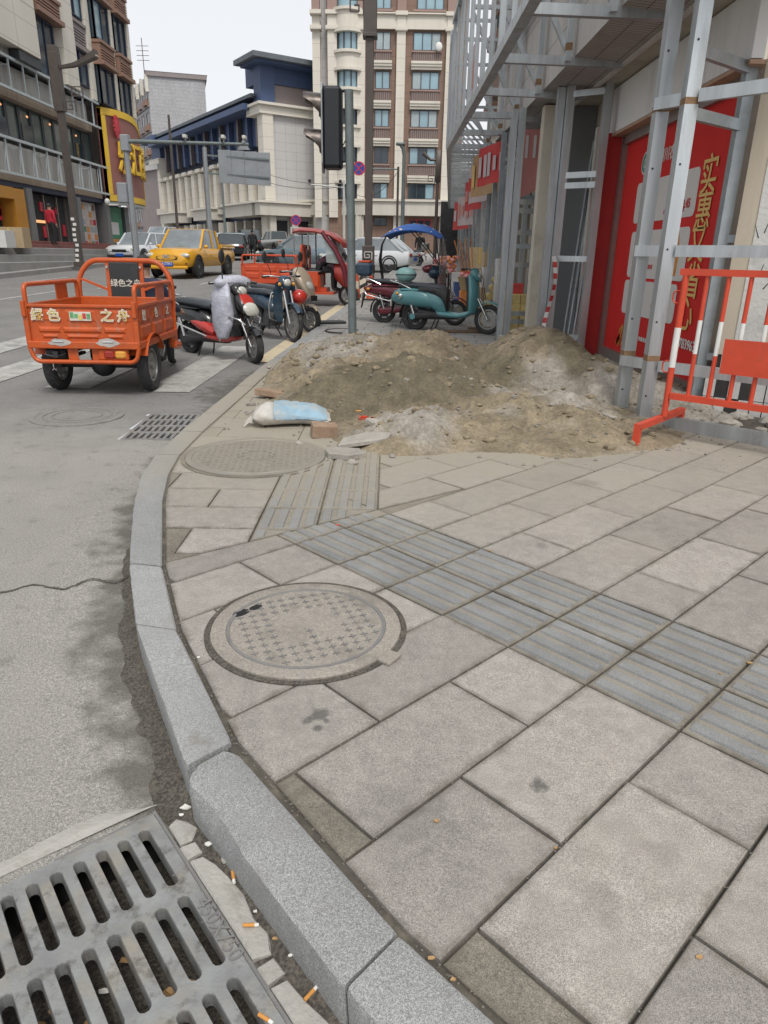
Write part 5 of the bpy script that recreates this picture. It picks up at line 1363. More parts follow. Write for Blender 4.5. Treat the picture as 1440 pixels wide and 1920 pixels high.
mb.add([r0, r1, r2, r3], [(0, 1, 2, 3)]); part('roof_slope', mb, 'roof_tile', nb)
for k in range(9): FA.box('roof_strut', 2.6 + 3.6 * k, 2.8 + 3.6 * k, zc(196), zc(178), -.5, -.3, 'rail_pale')
k = 0; s = 1.0
while s < LN - 1:
    FA.box('upper_column', s + 1.6, s + 2.0, zc(268), zc(199), -.95, -.5, 'navy' if k % 2 else 'grille')
    FA.box('column', s + .2, s + 1.15, zc(392), zc(292) - .12 * (k % 2), -1.2, -.1, 'cream'); FA.box('capital', s + .0, s + 1.35, zc(292), zc(284), -1.2, .15, 'cream')
    FA.box('base_column', s + .1, s + .6, zb, zc(410), -.9, -.2, 'cream_dark'); FA.box('shop_recess', s + .75, s + 2.4, zb, zc(412), -1.58, -1.2, 'dark_inside')
    FA.box('transom', s + .6, s + 2.4, zc(424), zc(420), -1.1, -.9, 'cream_dark')
    for y0_, y1_ in ((318, 342), (350, 374)):
        FA.window(s + 1.3, s + 2.25, zc(y1_), zc(y0_), -1.3, 1, 'glass_dark', 'cream_dark', .1); 
    FA.box('ledge', s + 1.16, s + 2.4, zc(349), zc(344), -1.5, -.7, 'cream')
    FA.box('parapet', s + 1.16, s + 2.4, zc(300), zc(292), -1.5, -.7, 'cream')
    s += 2.42; k += 1
for a, b_, o in ((0.3, 8.5, 1.1), (13.5, 19, .8), (25, 32, .8)): FA.box('balcony_band', a, b_, zc(404), zc(381), -1.0, o, 'cream_dark'); FA.box('band_lip', a - .2, b_ + .2, zc(381), zc(377), -1.0, o + .25, 'cream')
FE.box('balcony_band', -1.1, 9, zc(404), zc(381), -1.0, .9, 'cream_dark'); FE.box('band_lip', -1.3, 9, zc(381), zc(377), -1.0, 1.1, 'cream')
for k in range(4): FE.box('base_column', .1 + 2.3 * k, .7 + 2.3 * k, zb, zc(404), -.3, .5, 'cream_dark'); FE.box('shop_recess', .9 + 2.3 * k, 2.2 + 2.3 * k, zb, zc(412), -.3, -.2, 'dark_inside')
FE.box('video_screen', 5.2, 7.9, zc(366), zc(345), -.25, .2, 'frame_dark')
# small navy turret at the far end
FT = Fac(nb, FA.P(LN, 0), nd, True)
FT.box('turret_wall', -1, 3.5, zb, zc(228), -4, .1, 'cream'); FT.box('turret_top', -.6, 3.1, zc(228), zc(184), -3.6, -.3, 'navy'); eave(FT, -1.8, 4.3, zc(184), -4.8, .9, .6, 'navy'); eave(FT, -1, 3.4, zc(176), -4, .2, .5, 'roof_tile')
# ------------------------------------------------------------------ grey tower block further up
TC = AY(290, 300, 112.); gb = thing('tower_block', 'tall grey tiled tower block with a shallow pitched roof above the hall', 'tower block', (TC.x, 112, 2.5))
FG, FW = Fac(gb, (TC.x, 112), (.96, .28)), Fac(gb, (TC.x, 112), (-.50, .87), True)
zt = lambda py: AY(287, py, 112.).z
GW = 7.8
FG.box('gable_wall', 0, GW, 2, zt(136), -14, 0, 'brick_grey'); FG.box('parapet', -.2, GW + .3, zt(142), zt(133), -14, .25, 'slate_band')
mb = MB(); a, b_, c_, d_ = FG.P(-.3, zt(133), .3), FG.P(GW + .4, zt(133), .3), FG.P(GW * .5, zt(119), -6), FG.P(-.3, zt(133), -14)
mb.add([a, b_, c_, FG.P(GW + .4, zt(133), -14), d_], [(0, 1, 2), (1, 3, 2), (3, 4, 2), (4, 0, 2)]); part('roof', mb, 'brick_grey', gb)
FW.box('side_wall', .02, 24, 2, zt(142), -4, .02, 'brick_grey')
for r in range(9):
    z0 = zt(150) - 3.15 * (r + 1)
    for k in range(7):
        s = .8 + 3.2 * k; FW.window(s, s + 1.6, z0 + .9, z0 + 2.5, .06, 1, 'glass_dark', 'slate_band', .15)
        FW.box('spandrel', s - .25, s + 1.85, z0 + .1, z0 + .8, 0, .5, 'louver_brown' if k % 2 == 0 else 'slate_band')
    FW.box('floor_band', 0, 24, z0 - .15, z0 + .05, 0, .2, 'slate_band')
for k in range(8): FW.box('pilaster', 3.2 * k - .1, 3.2 * k + .35, zt(172), zt(140), 0, .4, 'cream')
mb = MB(); p = FW.P(6, zt(128), -1); mb.cyl(p, p + Vector((0, 0, 5)), .06, n=6)
for k in range(4): mb.cyl(p + Vector((-.9, 0, 2.2 + .6 * k)), p + Vector((.9, 0, 2.2 + .6 * k)), .04, n=5)
part('aerial', mb, 'grille', gb)
lb = thing('low_block', 'low brown and grey block between the tower and the navy roofed hall', 'block', (AY(300, 300, 100.).x, 100, 2.4))
FB_ = Fac(lb, (AY(296, 300, 100.).x, 100), (.72, .69)); zl = lambda py: AY(310, py, 100.).z
FB_.box('wall', 0, 9, 2, zl(318), -6, 0, 'slate_band'); FB_.box('cornice', -.4, 9.4, zl(318), zl(308), -6, .5, 'stone_grey'); FB_.box('base_band', -.3, 9.3, zl(402), zl(392), -1, .6, 'cream_dark')
for r, (w0, w1) in enumerate(((326, 340), (352, 366), (374, 388))):
    for k in range(5): FB_.window(.5 + 1.7 * k, 1.5 + 1.7 * k, zl(w1), zl(w0), .05, 1, 'glass_dark', 'pink_stone', .12)
for k in range(5): FB_.box('base_column', .1 + 2 * k, .6 + 2 * k, 1.8, zl(402), 0, .4, 'cream_dark'); FB_.box('shop_recess', .7 + 2 * k, 1.95 + 2 * k, 1.8, zl(404), 0, .05, 'dark_inside')
# ------------------------------------------------------------------ left: shopping block with the curved yellow framed sign
XLf = -16.
lbk = thing('shopping_block', 'left hand shopping block with stripped fascias, glass band and brown louvred bays above', 'shopping block', (XLf, 36, RZ(36)))
FS = Fac(lbk, (XLf, 0), (0, 1))          # s = world y, outwards = +x
def ly(px, py): return AX(px, py, XLf).y
zg = 1.72
FS.box('core_wall', 16, 47.9, .2, 9.0, -12, -1.2, 'tile_grey')
FS.box('upper_core', 16, 47.9, 9.0, 26, -12, -.15, 'tile_grey')
def fascia(z0, z1, y1_):
    y = 18.
    while y < y1_:
        w_ = 2.6; FS.box('fascia_panel', y, min(y + w_, y1_) - .03, z0 + .15, z1 - .1, -1.2, -.45 + rnd.uniform(-.03, .03), 'weathered'); y += w_
    FS.box('ledge', 18, y1_, z0 - .25, z0 + .1, -1.2, -.28, 'old_timber')
    for z in (z0, z1): FS.box('rail', 18, y1_ + .4, z - .05, z + .05, .0, .1, 'rail_pale')
    y = 18.4; k = 0
    while y < y1_:
        FS.box('upright', y, y + .06, z0, z1, .0, .06, 'rail_pale')
        if k % 2 == 0: FS.box('stay', y, y + .05, z1 - .3, z1 - .25, -.5, .0, 'rail_pale')
        if z0 < 5 and k % 1 == 0:
            mb = MB(); mb.bar(FS.P(y, z0 + .1, -.1), FS.P(y + .9, z1 - .1, -.4), .04); part('stay', mb, 'galv_dark', lbk)
        y += 1.25; k += 1
fascia(4.42, 5.78, 43.0); fascia(7.72, 8.9, 42.6)
y = 18.
while y < 43:
    f = FS.window(y, y + 1.12, 5.9, 7.5, -.75, 1, 'glass_shop', 'frame_dark', .09, alt='glass_dark')
    if rnd.random() < .4: FS.box('opening_light', y + .08, y + 1.04, 5.98, 6.75, -.72, -.66, 'glass_dark')
    y += 1.15
for yl_, zl_ in ((33.6, 7.2), (35.9, 7.1), (38.2, 7.15), (41.2, 7.1)):
    mb = MB(); mb.ell(FS.P(yl_, zl_, -.64), (.02, .12, .05), 8, 5); part('ceiling_lamp', mb, 'shop_lamp', lbk)
# ground floor shops
FS.box('lintel', 18, 46, 3.95, 4.3, -1.2, -.35, 'navy_dark')
for y in (33.9, 39.2, 43.2): FS.box('pier', y, y + .5, zg, 4.0, -1.2, -.2, 'grey_panel')
FS.box('orange_portal', 32.8, 33.75, zg, 3.9, -1.0, -.25, 'orange_panel'); FS.box('orange_head', 28, 32.8, 3.45, 3.92, -1.0, -.25, 'orange_panel')
FS.box('shop_glass', 27.5, 32.7, zg, 3.4, -1.1, -.9, 'dark_inside')
FS.box('shop_glass', 34.5, 39.1, zg, 3.9, -1.1, -.8, 'dark_inside')
for y in (34.6, 36.5, 37.9, 38.9): FS.box('door_stile', y, y + .08, zg, 3.9, -.8, -.7, 'alu_frame')
FS.box('neon_sign', 35.0, 36.4, 2.62, 2.74, -.78, -.7, 'shop_lamp'); FS.box('neon_sign', 29.5, 30.4, 2.75, 2.88, -.88, -.8, 'shop_lamp')
q = random.Random(17)
for k in range(10):
    y, z = q.uniform(28.4, 32.3), q.uniform(2.4, 3.3); FS.box('hung_goods', y, y + .4, z, z + q.uniform(.3, .6), -.9, -.75, 'sign_red' if k % 3 else 'sign_yellow')
for k in range(5):
    y, z = q.uniform(34.9, 38.4), q.uniform(1.9, 3.2); FS.box('hung_goods', y, y + .3, z, z + q.uniform(.3, .6), -.82, -.74, 'sign_red')
FS.box('poster_board', 39.8, 42.9, 1.5, 3.9, -1.0, -.75, 'poster_mix')
for r in range(6):
    for k in range(6):
        if q.random() < .8: FS.box('poster_picture', 39.95 + .49 * k, 40.3 + .49 * k, 1.62 + .38 * r, 1.9 + .38 * r, -.75, -.73, q.choice(['poster_green', 'sign_red', 'print_orange', 'print_white', 'banner_pink', 'curtain', 'brown_box']))
FS.box('green_board', 43.8, 47.0, 1.5, 3.9, -1.0, -.75, 'poster_green'); FS.box('green_board_print', 44.1, 46.3, 2.35, 3.05, -.75, -.73, 'print_white'); FS.box('green_board_print', 44.3, 46.6, 1.9, 2.1, -.75, -.73, 'print_orange')
FS.box('far_piers', 47.2, 47.9, 1.4, 4.0, -1.2, -.6, 'grey_panel')
# upper floors
FS.box('stone_block', 18, 35.8, 9.35, 24, -1.2, .4, 'cream')
for z in (11.2, 13.1, 15.0): FS.box('stone_joint', 18, 35.8, z, z + .03, .4, .406, 'weathered')
for y in (29.6, 31.7, 33.8): FS.box('stone_joint', y, y + .03, 9.35, 24, .4, .405, 'weathered')
def louvre(y0_, y1_, z0, z1, out, m='louver_brown'):
    b_ = FS.box('louvre_box', y0_, y1_, z0, z1, -.14, out - .05, m)
    FS.box('box_sill', y0_ - .1, y1_ + .1, z0 - .16, z0 + .04, -.14, out + .12, m); FS.box('box_head', y0_ - .05, y1_ + .05, z1 - .08, z1 + .06, -.14, out + .06, m)
    n_ = int((z1 - z0 - .3) / .13)
    for k in range(n_): z = z0 + .16 + .13 * k; FS.box('slat', y0_ + .1, y1_ - .1, z, z + .06, out - .05, out + .02, m)
    n_ = n_
for fl in range(5):
    z0 = 9.3 + 3.05 * fl
    FS.window(36.5, 38.4, z0 - .3 if fl == 0 else z0 + .1, z0 + 2.0, -.05, 2, 'glass_dark', 'navy_dark')
    louvre(36.3, 38.8, z0 + 2.2, z0 + 2.95, .3)
    FS.window(40.4, 42.2, z0 + .15, z0 + 1.75, -.05, 2, 'glass_dark', 'navy_dark', alt='glass_sky'); louvre(40.35, 42.3, z0 + 1.9, z0 + 2.95, .05, 'slate_band' if fl == 0 else 'louver_brown')
    for y0_, y1_, oo in ((43.0, 45.0, .55), (45.7, 47.5, .6)):
        FS.window(y0_, y1_, z0 - .35, z0 + 1.45, oo - .25, 2, 'glass_dark', 'navy_dark', alt='glass_sky'); louvre(y0_ - .05, y1_ + .05, z0 + 1.62, z0 + 2.55, oo)
        FS.box('bay_side', y0_, y0_ + .1, z0 - .35, z0 + 1.45, -.14, oo - .2, 'glass_dark')
for a, b_, o in ((38.85, 40.3, .25), (42.35, 42.9, .1), (45.15, 45.6, .35), (47.55, 47.95, .5)): FS.box('pier_stone', a, b_, 9.0, 24, -1.2, o, 'cream')
FS.box('ac_shelf', 34.0, 36.0, 8.95, 9.3, -1, .3, 'frame_dark')
# curved sign
sg = thing('curved_shop_sign', 'big curved plum shop sign with yellow frame and yellow characters', 'shop sign', (XLf, 46.8, 6))
ya, yb = 43.2, 49.3
def curve(t, off=0.): y = ya + (yb - ya) * t; return Vector((XLf + .05 + off + .6 * math.sin(math.pi * t), y, 0))
def csheet(name, t0, t1, zf0, zf1, m, off, n=18):
    mb = MB(); rows_ = []
    for i in range(n + 1):
        t = t0 + (t1 - t0) * i / n; p = curve(t, off); rows_ += [(p.x, p.y, zf0(t)), (p.x, p.y, zf1(t)), (p.x - .25, p.y, zf1(t)), (p.x - .25, p.y, zf0(t))]
    mb.add(rows_, [(4 * i + k, 4 * i + (k + 1) % 4, 4 * i + 4 + (k + 1) % 4, 4 * i + 4 + k) for i in range(n) for k in range(4)] + [(0, 1, 2, 3), (4 * n + 3, 4 * n + 2, 4 * n + 1, 4 * n)]); return part(name, mb, m, sg, 30)
ztp = lambda t: 8.75 + .55 * math.sin(t * math.pi) * .5 - .45 * t
zbt = lambda t: 4.15 + .05 * t
csheet('sign_panel', 0, 1, zbt, ztp, 'sign_plum', 0)
csheet('frame_top', 0, 1, lambda t: ztp(t) - .3, lambda t: ztp(t) + .05, 'sign_yellow', .06); csheet('frame_bottom', 0, 1, lambda t: zbt(t) - .05, lambda t: zbt(t) + .28, 'sign_yellow', .06)
csheet('frame_side', 0, .045, lambda t: zbt(t) + .3, lambda t: ztp(t) - .32, 'sign_yellow', .06, 2); csheet('frame_side', .97, 1, lambda t: zbt(t) + .3, lambda t: ztp(t) - .32, 'sign_yellow', .06, 2)
for ch, t in (('乐', .24), ('汇', .46), ('百', .67), ('货', .87)):
    p = curve(t, .16); d = (curve(t + .02) - curve(t - .02)).normalized(); o = obj('lettering', text_mesh(ch, 'sign_yellow', 1.6, .06, 'CENTER', .02), sg); o.matrix_local = Matrix.Translation(-Vector(sg.location)) @ frame((p.x, p.y, 6.35), d, (0, 0, 1)) @ Matrix.Diagonal((.82, 1.2, 1, 1))
p = curve(.17, .16); mb = MB(); 
for k in range(14):
    a = 6.283 * k / 14; mb.box((p.x, p.y + .38 * math.cos(a), 8.0 + .5 * math.sin(a)), (.06, .16, .16), 0)
mb.ell((p.x, p.y, 8.0), (.06, .33, .42), 14, 8); part('flower_emblem', mb, 'sign_red', sg)
# shadow gap and soffit under the sign
csheet('under_tray', 0, 1, lambda t: zbt(t) - .22, lambda t: zbt(t) - .08, 'rail_pale', -.05)
# raised pavement and steps in front of the left block
ls = obj('left_sidewalk', None, kind='structure')
def lbox(name, x0, x1, y0_, y1_, z0, z1, m): 
    mb = MB(); mb.box(((x0 + x1) / 2, (y0_ + y1_) / 2, (z0 + z1) / 2), (x1 - x0, y1_ - y0_, z1 - z0), b=.015); mb.build(name, m, ls)
mb = MB(); rings = []
for y in (10, 24, 32, 40, 60, 90): z = RZ(y) + .16; rings.append([(-17.5, y, z - .5), (-13.3, y, z - .5), (-13.3, y, z), (-17.5, y, z)])
mb.loft(rings); mb.build('pavement', 'step_stone', ls)
for k in range(3): lbox('step', -17.3, -13.75 - .42 * k, 14, 37.5 - .7 * k, .5, .96 + .26 * k, 'step_stone')
for k in range(2): lbox('red_step', -17.2, -15.35 - .3 * k, 31.8, 43, .5, 1.5 + .14 * (k + 1), 'red_step')
lbox('terrace', -17.3, -15.0, 14, 50, .4, 1.49, 'step_stone')
# ================================================================== vehicles and people
mat('tyre', (.028, .028, .03), .85, var=.2, scale=20, dirt=((.11, .10, .09), .3, 14))
mat('rim_grey', (.30, .30, .29), .4, .6, var=.15, scale=14, dirt=((.2, .18, .15), .3, 20))
mat('rim_dark', (.06, .06, .065), .45, .4, var=.2, scale=14)
mat('chrome', (.62, .62, .62), .2, .9, var=.08, scale=12)
mat('black_plastic', (.022, .022, .024), .5, var=.25, scale=12, dirt=((.07, .065, .06), .25, 16))
mat('seat_vinyl', (.035, .04, .048), .42, var=.2, scale=10)
mat('orange_paint', (.47, .078, .012), .38, var=.1, scale=5, dirt=((.30, .07, .025), .34, 7), bump=.03, bscale=30)
add_dirt('orange_paint', (.24, .17, .12), .38, 11, (1, 1, .35)); add_dirt('orange_paint', (.62, .2, .07), .3, 26)
mat('orange_worn', (.45, .42, .39), .5, .3, var=.2, scale=18)
mat('red_orange', (.5, .06, .014), .4, var=.12, scale=6, dirt=((.3, .06, .02), .2, 8))
mat('maroon', (.13, .018, .028), .25, var=.1, scale=6, coat=.3)
mat('red_gloss', (.45, .03, .02), .25, var=.1, scale=6, coat=.3)
mat('gloss_black', (.02, .02, .022), .2, var=.15, scale=6, coat=.3, dirt=((.08, .075, .07), .2, 10))
mat('teal', (.10, .27, .29), .28, var=.07, scale=6, coat=.3, dirt=((.16, .24, .24), .15, 8))
mat('teal_box', (.21, .38, .37), .4, var=.06, scale=6)
mat('navy_gloss', (.02, .045, .075), .25, var=.12, scale=6, coat=.3, dirt=((.09, .095, .1), .2, 9))
mat('gold_beige', (.42, .34, .25), .3, .2, var=.1, scale=6, coat=.3)
mat('lens', (.5, .5, .45), .1, var=.15, scale=10, spec=.8)
mat('lens_red', (.30, .03, .02), .2, var=.2, scale=14)
mat('lens_amber', (.62, .30, .05), .25, var=.1, scale=14)
mat('plastic_sheet', (.44, .45, .52), .35, var=.22, scale=16, bump=.6, bscale=30)
mat('clear_sheet', (.55, .55, .53), .15, alpha=.35, var=.1)
mat('canopy_blue', (.02, .10, .36), .6, var=.15, scale=4)
mat('dot_white', (.7, .68, .62), .6, var=.05)
mat('dot_pink', (.7, .3, .3), .6, var=.05)
mat('truck_yellow', (.66, .33, .015), .3, var=.06, scale=3, coat=.4, dirt=((.45, .26, .05), .15, 4))
mat('car_white', (.62, .64, .66), .25, var=.04, scale=2, coat=.4)
mat('car_dark', (.03, .033, .038), .25, .2, var=.1, scale=2, coat=.4)
mat('car_blue', (.16, .22, .26), .25, .3, var=.08, scale=2, coat=.4)
mat('car_silver', (.36, .36, .33), .3, .3, var=.06, scale=2, coat=.3)
mat('car_glass', (.03, .04, .045), .06, var=.3, scale=1.2, spec=.8)
mat('car_glass_light', (.22, .25, .27), .08, var=.45, scale=.9, spec=.8)
mat('plate_blue', (.02, .09, .42), .4, var=.05)
mat('skin', (.42, .26, .19), .6, var=.08, scale=8)
mat('hair', (.018, .016, .016), .6, var=.2)
mat('cloth_navy', (.02, .03, .062), .8, var=.2, scale=6, bump=.3, bscale=25)
mat('cloth_black', (.018, .018, .02), .85, var=.25, scale=6, bump=.3, bscale=25)
mat('cloth_grey', (.07, .07, .075), .85, var=.2, scale=6)
mat('cloth_plaid', (.10, .04, .065), .85, var=.5, scale=14)
mat('cloth_red', (.42, .02, .04), .8, var=.2, scale=6)
mat('board_black', (.025, .028, .03), .55, var=.25, scale=6, dirt=((.08, .08, .08), .2, 8))
mat('decal_white', (.60, .57, .5), .6, var=.12, scale=20)
mat('decal_green', (.12, .33, .14), .6, var=.3, scale=22)
mat('decal_yellow', (.60, .45, .12), .6, var=.25, scale=22)
mat('window_film', (.30, .34, .33), .1, var=.25, scale=3, alpha=.8)
mat('cab_red', (.30, .03, .02), .35, var=.12, scale=4, coat=.2)
def shell(mb, st, n=16, p=2.5, z_flat=None):
    """smooth hull: stations (y, z centre, half width, half height) along local y"""
    rings = []
    for y, z, hw, hh in st:
        ring = []
        for k in range(n):
            a = 2 * math.pi * k / n; c, s = math.cos(a), math.sin(a)
            ring.append((hw * math.copysign(abs(c) ** (2 / p), c), y, z + hh * math.copysign(abs(s) ** (2 / p), s)))
        rings.append(ring)
    return mb.loft(rings)
def wheel(par, c, r, wd, rim='rim_grey', spokes=5, tilt=0., n=28, name='wheel', thick=.3, disc=True):
    """wheel in the local y-z plane; tilt turns it about z (steering)"""
    o = obj(name, None, par, c, tilt)
    A = Matrix.Rotation(math.pi / 2, 4, 'Y')
    t = r * thick; ri = r - t
    mb = MB(); h = wd / 2
    mb.lathe([(ri, -h * .7), (r - t * .45, -h), (r - t * .12, -h * .8), (r, -h * .35), (r, h * .35), (r - t * .12, h * .8), (r - t * .45, h), (ri, h * .7), (ri, -h * .7)], A, n); mb.build('tyre', 'tyre', o, 40)
    mb = MB(); mb.lathe([(ri + .003, -h * .6), (ri - .02, -h * .62), (ri - .025, 0), (ri - .02, h * .62), (ri + .003, h * .6)], A, n); mb.cyl((-h * .75, 0, 0), (h * .75, 0, 0), r * .16, n=12)
    for k in range(spokes):
        a = 2 * math.pi * k / spokes; d = Vector((0, math.cos(a), math.sin(a)))
        mb.bar(d * r * .12, d * (ri - .012), h * .7, r * .10 if spokes < 9 else r * .03, up=(1, 0, 0))
    if disc: mb.lathe([(ri * .72, h * .35), (ri * .72, h * .42), (ri * .25, h * .42), (ri * .25, h * .35)], A, 20)
    mb.build('rim', rim, o, 40); return o
# ------------------------------------------------------------------ cargo tricycle
def bentloop(pts, r, m, par, name, n=8, rad=.05, k=4):
    """tube along a polyline with rounded corners"""
    P = [Vector(p) for p in pts]; out = [P[0]]
    for i in range(1, len(P) - 1):
        a, b = (P[i - 1] - P[i]), (P[i + 1] - P[i]); q = min(rad, a.length * .45, b.length * .45); a = P[i] + a.normalized() * q; b = P[i] + b.normalized() * q
        for j in range(k + 1): t = j / k; out.append(a.lerp(P[i], t).lerp(P[i].lerp(b, t), t))
    out.append(P[-1]); mb = MB(); mb.tube(out, r, n); return mb.build(name, m, par, 50)
def flatloop(pts, w_, t_, m, par, name, rad=.06):
    """flat strap (rectangular section) along a rounded polyline"""
    P = [Vector(p) for p in pts]; out = [P[0]]
    for i in range(1, len(P) - 1):
        a, b = (P[i - 1] - P[i]), (P[i + 1] - P[i]); q = min(rad, a.length * .45, b.length * .45); a = P[i] + a.normalized() * q; b = P[i] + b.normalized() * q
        for j in range(6): t = j / 5; out.append(a.lerp(P[i], t).lerp(P[i].lerp(b, t), t))
    out.append(P[-1]); mb = MB(); mb.tube(out, w_, 8); return mb.build(name, m, par, 50)
def relief_panel(par, M, W_, H_, m, cells, name):
    """pressed steel panel with raised trapezoid fields"""
    mb = MB(M); mb.box((0, 0, -.008), (W_, H_, .016))
    for (x0, x1, y0_, y1_, hgt) in cells:
        i = min(.02, (x1 - x0) * .2); lo = [(x0, y0_, 0), (x1, y0_, 0), (x1, y1_, 0), (x0, y1_, 0)]; hi = [(x0 + i, y0_ + i, hgt), (x1 - i, y0_ + i, hgt), (x1 - i, y1_ - i, hgt), (x0 + i, y1_ - i, hgt)]
        mb.add(lo + hi, [(4, 5, 6, 7), (0, 1, 5, 4), (1, 2, 6, 5), (2, 3, 7, 6), (3, 0, 4, 7)])
    return mb.build(name, m, par)
tk = thing('cargo_tricycle', 'orange cargo tricycle with open box and black backrest, seen from behind on the crossing', 'tricycle', (-3.03, 7.5, RZ(7.5)), .02)
hw, yb_, yf, zf, zt_ = .535, -.44, .92, .56, .90
R90 = lambda o, x, y: frame(o, x, y)
cells = []
for (x0, x1) in ((-.40, -.24), (-.16, .16), (.24, .40)): cells += [(x0 - .03, x1 + .03, -.09, -.03, .014), (x0, x1, -.145, -.10, .014)]
cells += [(-.5, -.19, -.02, .13, -.008) if 0 else (-.49, -.2, .02, .135, .006), (-.15, .15, .02, .135, .006), (.2, .49, .02, .135, .006)]
relief_panel(tk, frame((0, yb_, (zf + zt_) / 2), (1, 0, 0), (0, 0, 1)), 2 * hw, zt_ - zf, 'orange_paint', cells, 'tailgate')
for s in (-1, 1):
    cs = []
    for k in range(3): x0 = -.58 + .42 * k; cs += [(x0, x0 + .34, -.15, -.02, .014), (x0, x0 + .34, .01, .14, .008)]
    relief_panel(tk, frame((s * hw, (yb_ + yf) / 2, (zf + zt_) / 2), (0, s, 0), (0, 0, 1)), yf - yb_, zt_ - zf, 'orange_paint', cs, 'side_panel')
relief_panel(tk, frame((0, yf, (zf + zt_) / 2), (-1, 0, 0), (0, 0, 1)), 2 * hw, zt_ - zf, 'orange_paint', [], 'front_panel')
mb = MB(); mb.box((0, (yb_ + yf) / 2, zf + .01), (2 * hw - .02, yf - yb_ - .02, .02)); mb.build('box_floor', 'orange_worn', tk)
mb = MB()
for y in (yb_, yf): mb.box((0, y, zt_), (2 * hw + .02, .035, .03), b=.006)
for s in (-1, 1): mb.box((s * hw, (yb_ + yf) / 2, zt_), (.035, yf - yb_, .03), b=.006)
for s in (-1, 1):
    for y in (yb_ - .012, yf): mb.box((s * hw, y, (zf + zt_) / 2 - .02), (.05, .03, zt_ - zf + .04), b=.006)
mb.box((0, yb_ - .01, zf - .035), (2 * hw + .03, .045, .07), b=.008)
for s in (-1, 1): mb.box((s * hw, (yb_ + yf) / 2, zf - .035), (.045, yf - yb_, .07), b=.008)
mb.build('box_frame', 'orange_paint', tk)
for s in (-1, 1):
    x = s * (hw - .0)
    flatloop([(x, yb_ + .03, zt_ - .02), (x, yb_ + .03, zt_ + .19), (x, yf - .05, zt_ + .19), (x, yf - .05, zt_ - .02)], .024, .04, 'orange_paint', tk, 'side_rail', .07)
    mb = MB(); mb.box((x, .45, zt_ + .09), (.012, .28, .17)); mb.build('rail_plate', 'orange_paint', tk)
    mb = MB(); mb.box((s * (hw + .002), yb_ - .035, zt_ - .03), (.04, .03, .15), b=.006); mb.build('tailgate_latch', 'orange_paint', tk)
flatloop([(-hw, yf + .02, .80), (-hw - .0, yf + .03, 1.12), (-hw + .14, yf + .06, 1.31), (hw - .14, yf + .06, 1.31), (hw, yf + .03, 1.12), (hw, yf + .02, .80)], .03, .05, 'orange_paint', tk, 'hoop', .16)
for s in (-1, 1):
    mb = MB(); mb.bar((s * .19, yf + .04, .84), (s * .19, yf + .06, 1.30), .05, .03); mb.bar((s * .21, yf + .05, .97 + .02), (s * hw, yf + .03, 1.12), .045, .025); mb.build('hoop_brace', 'orange_paint', tk)
mb = MB(); mb.box((0, yf + .035, 1.07), (.34, .03, .44), b=.008); br0 = mb.build('backrest', 'board_black', tk)
o = obj('lettering', text_mesh('绿色之舟', 'decal_white', .088, .001, 'CENTER', .001), tk); o.matrix_local = frame((0.01, yf + .017, 1.06), (1, 0, 0), (0, 0, 1))
mb = MB(); 
for s in (-1, 1):
    for z in (.88, 1.24): mb.cyl((s * .19, yf + .015, z), (s * .19, yf + .03, z), .013, n=8)
mb.build('bolts', 'chrome', tk)
for ch, x in (('绿', -.42), ('色', -.26), ('之', .26), ('舟', .42)):
    o = obj('lettering', text_mesh(ch, 'decal_white', .125, .0012, 'CENTER', .006), tk); o.matrix_local = frame((x, yb_ - .0165, zf + .245), (1, 0, 0), (0, 0, 1))
    o2 = obj('lettering', text_mesh(ch, 'decal_yellow', .115, .0012, 'CENTER', -.001), tk); o2.matrix_local = frame((x, yb_ - .019, zf + .245), (1, 0, 0), (0, 0, 1))
mb = MB(); mb.box((.0, yb_ - .016, zf + .245), (.21, .004, .085)); mb.build('sticker', 'decal_white', tk)
q = random.Random(6)
for k in range(5): mb = MB(); mb.box((-.08 + .04 * k, yb_ - .0195, zf + .245 + q.uniform(-.01, .015)), (.034, .003, q.uniform(.03, .06))); mb.build('sticker_print', ('decal_green', 'decal_green', 'decal_yellow', 'print_red', 'decal_green')[k], tk)
for k, ch in enumerate('绿色之'): o = obj('lettering', text_mesh(ch, 'decal_white', .11, .0012, 'CENTER', .003), tk); o.matrix_local = frame((hw + .0165, -.22 + .42 * k, zf + .235), (0, 1, 0), (0, 0, 1))
for x in (-.24, .25):
    mb = MB(); mb.box((x, yb_ - .022, zf - .002), (.10, .012, .05), b=.004); mb.cyl((x - .05, yb_ - .032, zf), (x + .05, yb_ - .032, zf), .011, n=8); mb.build('hinge', 'chrome', tk)
    mb = MB(); mb.M = frame((x, yb_ - .0345, zf - .005), (1, 0, 0), (0, 0, 1)); q2 = random.Random(int(x * 99)); mb.prism([(.12 * math.cos(6.283 * k / 13) * q2.uniform(.6, 1.1), .045 * math.sin(6.283 * k / 13) * q2.uniform(.6, 1.1)) for k in range(13)], .001); mb.build('bare_metal_patch', 'orange_worn', tk)
